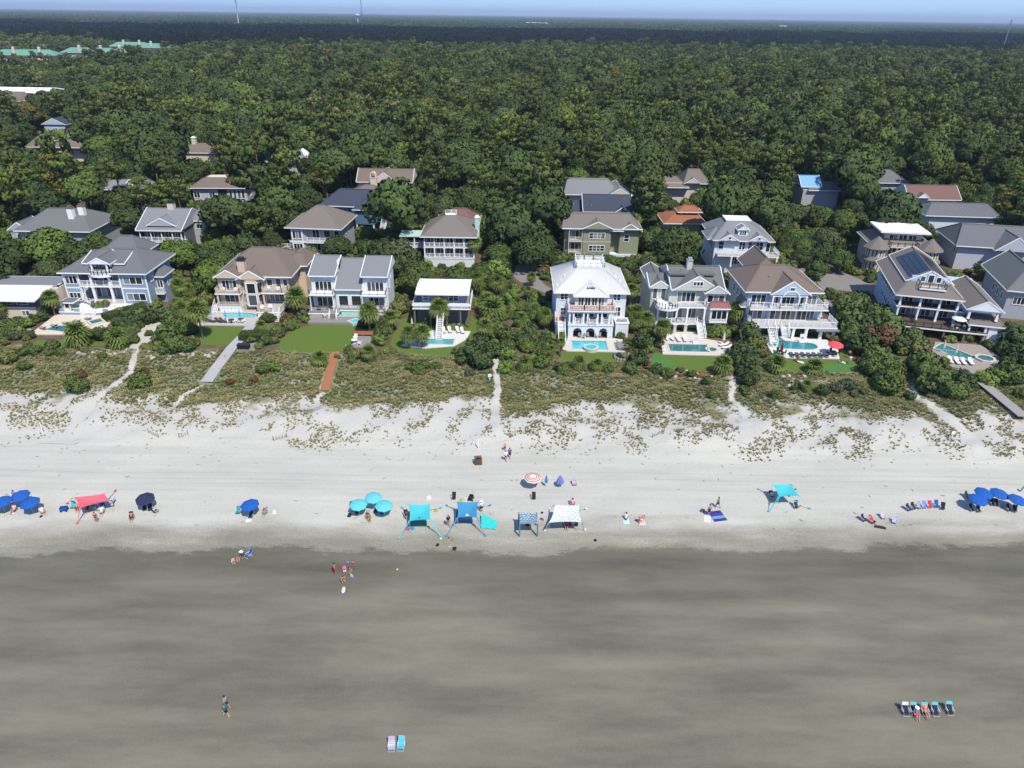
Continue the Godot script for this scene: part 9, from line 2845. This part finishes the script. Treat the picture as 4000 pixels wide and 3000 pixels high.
	for i in 9:
		var row := []
		for k in 9:
			var p: Vector3 = tc[0].lerp(tc[1], i / 8.0).lerp(tc[3].lerp(tc[2], i / 8.0), k / 8.0)
			p.y = maxf(0.05, p.y + 0.07 * sin(i * 1.9 + k) + 0.05 * sin(k * 2.3))
			row.append(p)
		tg.append(row)
	for i in 8:
		for k in 8: tb.quad(tg[i][k], tg[i + 1][k], tg[i + 1][k + 1], tg[i][k + 1])
	tb.soft()
	var sail := part(self, "beach_tent_cloth", tb.done(), cloth(0.03, 0.48, 0.46))
	mark(sail, "crumpled turquoise cloth being spread right of steel blue sunshade", "cloth")
	# chairs
	var flag := stripes("red blue stripes", [[0.5, 0.05, 0.07], [0.7, 0.7, 0.72], [0.06, 0.08, 0.25]], 12)
	var seaside := stripes("blue aqua stripes", [[0.03, 0.3, 0.6], [0.1, 0.6, 0.65], [0.05, 0.4, 0.7]], 14)
	var lilac := stripes("lilac stripes", [[0.35, 0.4, 0.7], [0.65, 0.65, 0.8], [0.12, 0.15, 0.5]], 14)
	var pinks := stripes("pink stripes", [[0.6, 0.35, 0.4], [0.5, 0.55, 0.6], [0.3, 0.3, 0.5]], 12)
	var palm := stripes("green blue stripes", [[0.02, 0.12, 0.3], [0.08, 0.4, 0.15], [0.02, 0.2, 0.4]], 9)
	for q in [[V(-58.96, 0, -77.87), 10.0, teal, "teal beach chair", null], [V(-54.38, 0, -79.06), -60.0, teal, "teal beach chair", null], [V(-55.38, 0, -77.51), 150.0, teal, "teal beach chair", null], [V(-54.53, 0, -76.92), 20.0, teal, "teal beach chair", null], [V(-56.35, 0, -78.11), 10.0, teal, "teal beach chair", null], [V(-54.9, 0, -77.97), 40.0, blue, "blue beach chair", null],
			[V(-50.01, 0, -75.71), 20.0, navy, "navy beach chair", null], [V(-47.49, 0, -77.19), 160.0, navy, "navy beach chair", null], [V(-49.16, 0, -77.6), 20.0, navy, "navy beach chair", null], [V(-48.41, 0, -77.61), 20.0, black, "black beach chair", null], [V(-68.84, 0, -79.18), 0.0, grey, "grey beach chair", null],
			[V(-36.45, 0, -77.22), 5.0, palm, "green striped beach chair", null], [V(-32.87, 0, -77.31), -5.0, seaside, "aqua striped beach chair", null], [V(-34.49, 0, -76.39), 0.0, navy, "navy beach chair", null], [V(-32.24, 0, -68.69), -40.0, blue, "blue beach chair", null],
			[V(-20.57, 0, -77.48), 0.0, black, "black beach chair", null], [V(-18.04, 0, -77.76), 0.0, navy, "navy beach chair", null], [V(-17.23, 0, -77.45), 0.0, blue, "blue beach chair", null], [V(-18.89, 0, -76.75), 10.0, grey, "grey beach chair", null], [V(-13.86, 0, -76.97), 20.0, black, "black beach chair", null],
			[V(-6.93, 0, -76.91), 0.0, navy, "navy beach chair", null], [V(-7.84, 0, -81.1), 0.0, black, "black beach chair", null], [V(3.26, 0, -81.37), 0.0, black, "black beach chair", null], [V(9.21, 0, -84.81), 10.0, flag, "flag striped beach chair", null], [V(8.59, 0, -80.09), 5.0, flag, "flag striped beach chair", null],
			[V(7.02, 0, -75.39), 0.0, flag, "flag striped beach chair", null], [V(7.87, 0, -75.52), 0.0, red, "red beach chair", null], [V(8.73, 0, -75.64), -10.0, black, "black beach chair", null], [V(2.29, 0, -75.39), 0.0, navy, "navy beach chair", null],
			[V(36.71, 0, -82.52), 10.0, black, "black beach chair", null], [V(39.36, 0, -80.17), 0.0, navy, "navy beach chair", teal],
			[V(47.59, 0, -77.5), 30.0, navy, "navy beach chair", null], [V(48.54, 0, -77.08), 30.0, red, "red beach chair", null], [V(50.45, 0, -78.11), 0.0, pinks, "pink striped beach chair", null], [V(51.49, 0, -77.15), -25.0, lilac, "lilac striped beach chair", null],
			[V(54.81, 0, -79.96), 25.0, navy, "navy beach chair", null], [V(55.59, 0, -80.26), 18.0, black, "black beach chair", null], [V(56.54, 0, -80.46), 10.0, grey, "pale grey beach chair", null], [V(57.28, 0, -80.59), 5.0, cloth(0.12, 0.25, 0.6), "light blue beach chair", null], [V(58.06, 0, -80.67), 0.0, red, "red beach chair", null], [V(59.02, 0, -80.8), -5.0, blue, "royal blue beach chair", null], [V(59.63, 0, -80.36), -20.0, black, "black beach chair", null],
			[V(63.52, 0, -80.1), 10.0, black, "black beach chair", null], [V(64.35, 0, -79.89), 0.0, black, "black beach chair", null], [V(67.17, 0, -81.46), 0.0, black, "black beach chair", null], [V(67.61, 0, -81.36), -10.0, black, "black beach chair", null], [V(68.7, 0, -80.22), 10.0, black, "black beach chair", null], [V(69.35, 0, -80.01), -20.0, black, "black beach chair", null], [V(64.68, 0, -83.13), 30.0, black, "black beach chair", null],
			[V(-10.55, 0, -42.99), 5.0, lilac, "lilac striped beach chair", pinks], [V(-9.7, 0, -43.08), -3.0, seaside, "aqua striped beach chair", aqua]]:
		beach_chair(q[0], q[1], q[2], q[3], q[4])
	landmark("the row of five navy chairs", V(40.79, 0, -47.48), 3.5, 0.6)
	var heads := [white, aqua, aqua, aqua, aqua]
	var said := ["navy beach chair with white towel, leftmost of five", "navy beach chair behind the person in white hat", "navy beach chair holding the person in coral swimsuit", "empty navy beach chair second from right of five", "navy beach chair set apart, rightmost of five"]
	for i in 5: beach_chair([V(38.71, 0, -47.51), V(39.51, 0, -47.52), V(40.59, 0, -47.54), V(41.62, 0, -47.56), V(43.08, 0, -47.67)][i], -4.0, navy, "", heads[i]).set_meta("label", said[i])
	# people
	var brown := [0.05, 0.03, 0.02]
	var tanned := [0.36, 0.19, 0.12]
	person("walk", V(-27.13, 0, -47.05), 250.0, {"top": [0.22, 0.25, 0.3], "bottom": [0.02, 0.02, 0.03], "hair": [0.02, 0.018, 0.016]}, "person in grey shirt walking on wet sand, further back")
	person("walk", V(-26.84, 0, -46.12), 235.0, {"top": [0.01, 0.14, 0.12], "bottom": [0.015, 0.015, 0.02], "hair": [0.12, 0.07, 0.04], "skin": [0.52, 0.32, 0.24]}, "person in green top walking on wet sand, nearest camera")
	person("sit", V(39.6, 0, -47.29), -5.0, {"top": [0.2, 0.16, 0.2], "bottom": [0.7, 0.05, 0.25], "hat": [0.78, 0.78, 0.8], "skin": [0.5, 0.3, 0.22]}, "person in white hat and pink shorts seated by navy chairs", 0.9)
	person("recline", V(40.61, 0, -47.57), -4.0, {"top": [0.8, 0.16, 0.12], "bottom": [0.8, 0.16, 0.12], "hair": [0.04, 0.02, 0.015], "bikini": true}, "person in coral swimsuit reclining in a navy chair")
	person("stand", V(-20.91, 0, -65.87), 120.0, {"bottom": [0.6, 0.02, 0.03], "hair": [0.015, 0.012, 0.01], "skin": tanned}, "shirtless person in red shorts standing on wet sand")
	person("kneel", V(-19.9, 0, -66.33), 30.0, {"top": [0.6, 0.3, 0.4], "bottom": [0.6, 0.6, 0.65], "hat": [0.7, 0.1, 0.3]}, "child in pink hat kneeling on wet sand", 0.85)
	person("kneel", V(-19.12, 0, -66.31), -40.0, {"bottom": [0.25, 0.18, 0.14], "hair": brown, "skin": tanned}, "tanned child crouching right of the pink hat", 0.85)
	person("kneel", V(-19.76, 0, -64.67), 40.0, {"top": [0.015, 0.015, 0.02], "bottom": [0.015, 0.015, 0.02], "hair": [0.1, 0.06, 0.03], "bikini": true}, "person in black bikini kneeling on wet sand")
	person("kneel", V(-18.71, 0, -65.21), -70.0, {"top": [0.4, 0.42, 0.55], "bottom": [0.06, 0.15, 0.5], "hair": [0.3, 0.2, 0.1]}, "child in pale blue crouching beside the bodyboard group", 0.8)
	person("kneel", V(-33.7, 0, -67.45), 40.0, {"top": [0.65, 0.65, 0.7], "bottom": [0.15, 0.2, 0.4], "hat": [0.45, 0.3, 0.14]}, "child in straw hat sitting at the wet sand edge", 0.8)
	person("kneel", V(-33.25, 0, -67.97), 20.0, {"bottom": [0.55, 0.12, 0.1], "hair": [0.2, 0.1, 0.05], "skin": [0.5, 0.28, 0.19]}, "small child sitting between straw hat and white shirt", 0.8)
	person("bend", V(-32.69, 0, -68.35), 240.0, {"top": [0.72, 0.72, 0.75], "bottom": [0.08, 0.07, 0.1], "hair": brown}, "person in white shirt bending beside a blue chair", 0.95)
	person("stand", V(-54.23, 0, -74.97), 10.0, {"top": [0.02, 0.02, 0.025], "bottom": [0.02, 0.02, 0.025], "hair": [0.12, 0.06, 0.03], "bikini": true}, "person in black bikini standing below the coral red sunshade")
	person("sit", V(-49.98, 0, -75.71), 20.0, {"bottom": [0.02, 0.02, 0.03], "hair": brown, "skin": tanned}, "tanned person seated left of the navy umbrella")
	person("sit", V(-58.2, 0, -77.5), 30.0, {"bottom": [0.1, 0.05, 0.05], "hair": brown}, "person seated at left of coral red sunshade")
	person("sit", V(-56.65, 0, -77.37), 0.0, {"top": [0.08, 0.02, 0.03], "bottom": [0.03, 0.03, 0.04], "hair": brown}, "person in dark red seated under coral red sunshade")
	person("sit", V(-54.51, 0, -76.81), 20.0, {"top": [0.7, 0.7, 0.72], "bottom": [0.4, 0.4, 0.45], "hair": brown}, "person in white seated right of coral red sunshade")
	person("sit", V(-66.31, 0, -76.98), 0.0, {"top": [0.6, 0.4, 0.4], "bottom": [0.3, 0.2, 0.2], "hair": brown}, "person in pink seated between the left blue umbrellas")
	person("sit", V(-62.3, 0, -76.63), 60.0, {"top": [0.7, 0.68, 0.72], "bottom": [0.5, 0.3, 0.35], "hair": [0.2, 0.12, 0.06]}, "person in white seated at right of left blue umbrellas")
	person("stand", V(-67.6, 0, -79.39), 0.0, {"top": [0.1, 0.2, 0.45], "bottom": [0.05, 0.05, 0.08], "hair": brown}, "person in blue standing behind the left blue umbrellas")
	person("sit", V(-32.84, 0, -77.2), -5.0, {"bottom": [0.05, 0.3, 0.4], "hair": brown, "hat": [0.6, 0.3, 0.35], "skin": tanned}, "tanned person in pink hat on the aqua striped chair")
	person("kneel", V(-19.01, 0, -76.85), 0.0, {"bottom": [0.25, 0.1, 0.05], "hair": [0.04, 0.02, 0.015], "skin": tanned}, "tanned person crouching in front of the cyan umbrellas")
	person("sit", V(-18.72, 0, -76.21), 20.0, {"top": [0.2, 0.13, 0.08], "bottom": [0.3, 0.2, 0.12], "hair": brown, "skin": tanned}, "tanned person seated nearest the sea by cyan umbrellas", 0.9)
	person("walk", V(-8.09, 0, -75.21), 200.0, {"top": [0.015, 0.018, 0.035], "bottom": [0.3, 0.2, 0.16], "hair": [0.1, 0.08, 0.05]}, "person in navy shirt walking between the two sunshades", 1.05)
	person("stand", V(-3.88, 0, -78.37), 210.0, {"top": [0.72, 0.72, 0.74], "bottom": [0.02, 0.03, 0.1], "hat": [0.75, 0.75, 0.75]}, "person in white hat beside the steel blue sunshade", 1.05)
	person("sit", V(-13.76, 0, -76.75), 20.0, {"top": [0.06, 0.05, 0.06], "bottom": [0.3, 0.2, 0.2], "hair": brown}, "person in dark clothes seated under the cyan sunshade")
	person("sit", V(8.58, 0, -79.97), 5.0, {"top": [0.6, 0.3, 0.28], "bottom": [0.2, 0.2, 0.3], "hair": brown}, "person in the flag striped chair behind fish print sunshade")
	person("sit", V(7.42, 0, -75.3), 0.0, {"top": [0.4, 0.05, 0.06], "bottom": [0.1, 0.1, 0.2], "hair": brown}, "person in red seated under the fish print sunshade")
	person("walk", V(-0.96, 0.13, -93.42), 185.0, {"top": [0.6, 0.18, 0.08], "bottom": [0.05, 0.05, 0.06], "hair": [0.2, 0.1, 0.05]}, "child in orange shirt walking up to the dune path", 0.8)
	person("walk", V(-0.76, 0, -90.92), 180.0, {"top": [0.75, 0.75, 0.8], "bottom": [0.4, 0.12, 0.16], "hair": [0.3, 0.2, 0.12]}, "person in white shirt walking towards the dune path", 1.05)
	person("walk", V(-0.19, 0, -91.71), 175.0, {"top": [0.08, 0.1, 0.24], "bottom": [0.02, 0.02, 0.025], "hair": brown}, "person in blue shirt walking towards the dune path", 1.05)
	person("kneel", V(15.49, 0, -77.09), 160.0, {"top": [0.65, 0.5, 0.55], "bottom": [0.1, 0.1, 0.12], "hair": [0.01, 0.01, 0.01]}, "person with long black hair kneeling on pale towel", 1.0)
	person("bend", V(17.19, 0, -76.37), 90.0, {"top": [0.5, 0.08, 0.07], "bottom": [0.5, 0.08, 0.07], "hair": [0.3, 0.18, 0.08], "bikini": true, "skin": [0.5, 0.27, 0.18]}, "person in red swimsuit bending over a bag")
	person("walk", V(28.51, 0, -79.98), 240.0, {"bottom": [0.02, 0.018, 0.02], "hair": brown, "skin": tanned}, "shirtless person walking behind the purple blanket", 1.05)
	person("stand", V(26.9, 0, -78.35), 200.0, {"bottom": [0.025, 0.02, 0.025], "hair": brown, "skin": [0.45, 0.22, 0.15]}, "shirtless person standing left of the purple blanket", 1.05)
	person("sit", V(36.71, 0, -82.4), 10.0, {"top": [0.5, 0.45, 0.5], "bottom": [0.1, 0.1, 0.15], "hair": brown}, "person seated at left under the lone cyan sunshade")
	person("recline", V(48.54, 0, -77.08), 30.0, {"top": [0.6, 0.03, 0.05], "bottom": [0.02, 0.02, 0.03], "hat": [0.3, 0.1, 0.12], "skin": [0.55, 0.36, 0.27]}, "person in red top reclining in the red chair")
	# towels, boards, wagons, bags
	towel(V(28.03, 0, -78.15), 12.0, 1.9, 2.2, stripes("purple blanket", [[0.03, 0.02, 0.16], [0.05, 0.03, 0.3], [0.1, 0.3, 0.45], [0.04, 0.02, 0.2]], 4), "purple and blue striped blanket spread beside two people")
	towel(V(26.51, 0, -77.46), -15.0, 0.9, 1.6, cloth(0.6, 0.58, 0.5), "cream towel left of the purple blanket")
	towel(V(15.51, 0, -76.77), 0.0, 0.8, 1.3, cloth(0.4, 0.65, 0.68), "pale aqua towel under the kneeling person")
	towel(V(17.6, 0, -76.6), 0.0, 0.9, 1.4, cloth(0.62, 0.45, 0.45), "pale pink towel behind the bending person")
	towel(V(-12.18, 0, -75.6), 0.0, 2.4, 1.3, cloth(0.06, 0.2, 0.17), "green mat under the front of cyan sunshade")
	towel(V(-5.86, 0, -76.28), 0.0, 2.0, 0.8, cloth(0.16, 0.2, 0.32), "blue mat under the steel blue sunshade")
	towel(V(-34.58, 0, -75.74), 20.0, 0.7, 0.6, cloth(0.65, 0.72, 0.7), "small pale towel in front of lone blue umbrella")
	board(V(-19.31, 0, -63.15), 5.0, false, "striped bodyboard lying on wet sand below the children")
	board(V(73.37, 0, -84.87), 60.0, true, "striped bodyboard standing at the right edge")
	wagon(V(-59.81, 0, -77.29), 10.0, blue, "blue beach wagon left of the coral red sunshade")
	wagon(V(-21.41, 0, -79.27), 0.0, blue, "blue beach wagon behind the cyan umbrellas")
	wagon(V(-5.46, 0, -81.04), 80.0, black, "dark beach cart behind the steel blue sunshade")
	for q in [[V(-11.37, 0, -81.14), Vector3(0.3, 0.4, 0.22), white, "cooler", "white cooler"], [V(-10.05, 0, -78.34), Vector3(0.25, 0.3, 0.2), cloth(0.35, 0.4, 0.1), "beach_bag", "olive beach bag"], [V(-21.52, 0, -77.07), Vector3(0.3, 0.25, 0.22), black, "backpack", "black backpack"], [V(-13.39, 0, -74.51), Vector3(0.3, 0.25, 0.3), cloth(0.45, 0.1, 0.25), "beach_bag", "pink and navy beach bag"], [V(-12.72, 0, -74.53), Vector3(0.28, 0.22, 0.25), cloth(0.03, 0.3, 0.4), "beach_bag", "teal beach bag"],
			[V(-8.86, 0, -72.66), Vector3(0.12, 0.12, 0.12), white, "beach_bag", "tiny white bag"], [V(-7.84, 0, -72.73), Vector3(0.12, 0.16, 0.12), red, "beach_bag", "tiny red bag"], [V(-7.29, 0, -72.39), Vector3(0.2, 0.15, 0.15), cloth(0.25, 0.28, 0.08), "beach_bag", "olive beach bag"], [V(-9.16, 0, -71.35), Vector3(0.24, 0.14, 0.18), black, "beach_bag", "black beach bag"], [V(-6.96, 0, -70.71), Vector3(0.3, 0.14, 0.24), black, "beach_bag", "flat black beach bag"], [V(-8.84, 0, -71.75), Vector3(0.14, 0.1, 0.1), cloth(0.6, 0.25, 0.1), "beach_bag", "tiny orange bag"], [V(-7.58, 0, -71.09), Vector3(0.1, 0.1, 0.16), cloth(0.5, 0.5, 0.08), "beach_bag", "tiny yellow bag"],
			[V(-6.1, 0, -81.02), Vector3(0.28, 0.35, 0.22), cloth(0.55, 0.6, 0.6), "cooler", "pale grey cooler"], [V(-6.79, 0, -80.77), Vector3(0.3, 0.2, 0.2), cloth(0.35, 0.42, 0.06), "beach_bag", "lime beach bag"], [V(4.23, 0, -76.84), Vector3(0.3, 0.16, 0.14), cloth(0.16, 0.1, 0.3), "beach_bag", "purple beach bag"], [V(10.98, 0, -72.69), Vector3(0.2, 0.15, 0.16), black, "beach_bag", "black beach bag"], [V(4.31, 0, -78.28), Vector3(0.16, 0.12, 0.14), black, "beach_bag", "black beach bag"],
			[V(26.24, 0, -79.12), Vector3(0.28, 0.3, 0.25), cloth(0.08, 0.08, 0.1), "backpack", "dark grey backpack"], [V(26.56, 0, -78.68), Vector3(0.25, 0.25, 0.2), cloth(0.05, 0.1, 0.3), "backpack", "blue backpack"], [V(16.84, 0, -76.96), Vector3(0.16, 0.08, 0.16), cloth(0.15, 0.08, 0.05), "beach_bag", "small brown bag"], [V(17.96, 0, -77.59), Vector3(0.26, 0.22, 0.16), cloth(0.4, 0.26, 0.12), "beach_bag", "straw beach bag"], [V(40.06, 0, -80.48), Vector3(0.15, 0.15, 0.15), cloth(0.6, 0.25, 0.05), "beach_bag", "orange beach bag"], [V(-31.68, 0, -77.56), Vector3(0.25, 0.3, 0.2), white, "cooler", "white cooler"], [V(-62.16, 0, -75.97), Vector3(0.2, 0.1, 0.14), black, "beach_bag", "black beach bag"], [V(49.14, 0, -76.13), Vector3(0.75, 0.22, 0.16), cloth(0.035, 0.03, 0.03), "tent_bag", "long dark tent bag"]]:
		bag(q[0], q[1], q[2], q[3], q[4])
	bucket(V(-19.75, 0, -67.65), cloth(0.03, 0.2, 0.6), "blue toy bucket behind the crouching children")
	bucket(V(-19.08, 0, -67.62), cloth(0.6, 0.03, 0.03), "red toy bucket right of the blue bucket")
	for q in [[V(-67.11, 0, -75.97), cloth(0.55, 0.65, 0.03), "yellow green ball in front of the left blue umbrellas"], [V(-66.04, 0, -76.37), white, "white ball in front of the left blue umbrellas"], [V(-13.55, 0, -66.65), cloth(0.6, 0.5, 0.05), "tiny yellow ball alone on the wet sand"]]:
		var bb := MB.new()
		bb.blob(Vector3(0, 0.13, 0), Vector3.ONE * 0.13, 12, 8)
		bb.soft()
		var o := part(self, "ball", bb.done(), q[1])
		o.position = q[0]
		mark(o, q[2], "ball", "balls on the sand")
	# the slatted bin, posts and fences
	var bin := thing("litter_bin", "brown slatted wooden litter bin at the foot of the dunes", "litter bin", V(-4.9, 0, -90.12), 8.0)
	var slat := made("bin slat", func(b): b.box(-0.06, 0.06, 0.1, 1.0, -0.02, 0.02))
	for k in 4:
		for i in 6:
			var turn := Basis(Vector3.UP, k * PI / 2)
			part(bin, "slat", slat, mat("bin wood", 0.15, 0.095, 0.06, 0.9, 0.6), Transform3D(turn, turn * Vector3(-0.4 + i * 0.16, 0, 0.5)))
	var bn := MB.new()
	for y in [0.12, 0.95]:
		for k in 4:
			var turn := Basis(Vector3.UP, k * PI / 2)
			bn.bar(turn * Vector3(-0.53, y, 0.53), turn * Vector3(0.53, y, 0.53), 0.06, 0.12)
	part(bin, "frame", bn.done(), mat("bin wood"))
	bn = MB.new()
	bn.tube(Vector3(0, 0.05, 0), Vector3(0, 0.85, 0), 0.36, 0.38, 12)
	part(bin, "liner", bn.done(), mat("black metal"))
	sign_post(V(-5.08, 0.25, -93.85), 1.7, "white post standing in the dune grass behind litter bin", false)
	sign_post(V(-74.03, 0.25, -96.69), 1.9, "white post at the mouth of the left sandy path", false)
	sign_post(V(-4, 1.26, -114.48), 1.6, "white sign plate beside the narrow middle path", true)
	sign_post(V(69.25, 1.55, -96.79), 1.3, "small white sign in dune grass beside right path", true)
	var fl := ["leaning slat fence left of the middle of the left dunes", "slat fence fragment below the grey boardwalk dunes", "slat fence fragment in the dune below orange boardwalk", "slat fence fragment right of the middle sandy path", "slat fence fragment below the big white house", "slat fence fragment below the pale green house", "slat fence left of the sandy path under green house", "slat fence fragment below the game lawn", "slat fence fragment nearest the right sandy path"]
	var ends := [[V(-57.06, 0.77, -96.3), V(-55.01, 0.54, -95.19)], [V(-51.85, 0.54, -95.28), V(-50.7, 0.69, -95.98)], [V(-37.13, 0.29, -95.17), V(-35.31, 0.39, -96.12)], [V(2.54, 1.22, -97.35), V(4.28, 0.91, -96.83)], [V(18.15, 0.6, -98.49), V(19.11, 0.66, -96.7)], [V(22.28, 0.8, -96.87), V(24.27, 1.34, -97.91)], [V(32.3, 1.66, -96.67), V(33.66, 1.21, -95.75)], [V(54.77, 1.07, -97.63), V(56.02, 0.92, -96.22)], [V(44.4, 0.54, -96.36), V(45.19, 0.57, -97.49)]]
	for i in fl.size(): sand_fence(ends[i][0], ends[i][1], fl[i])
	label_waiting()
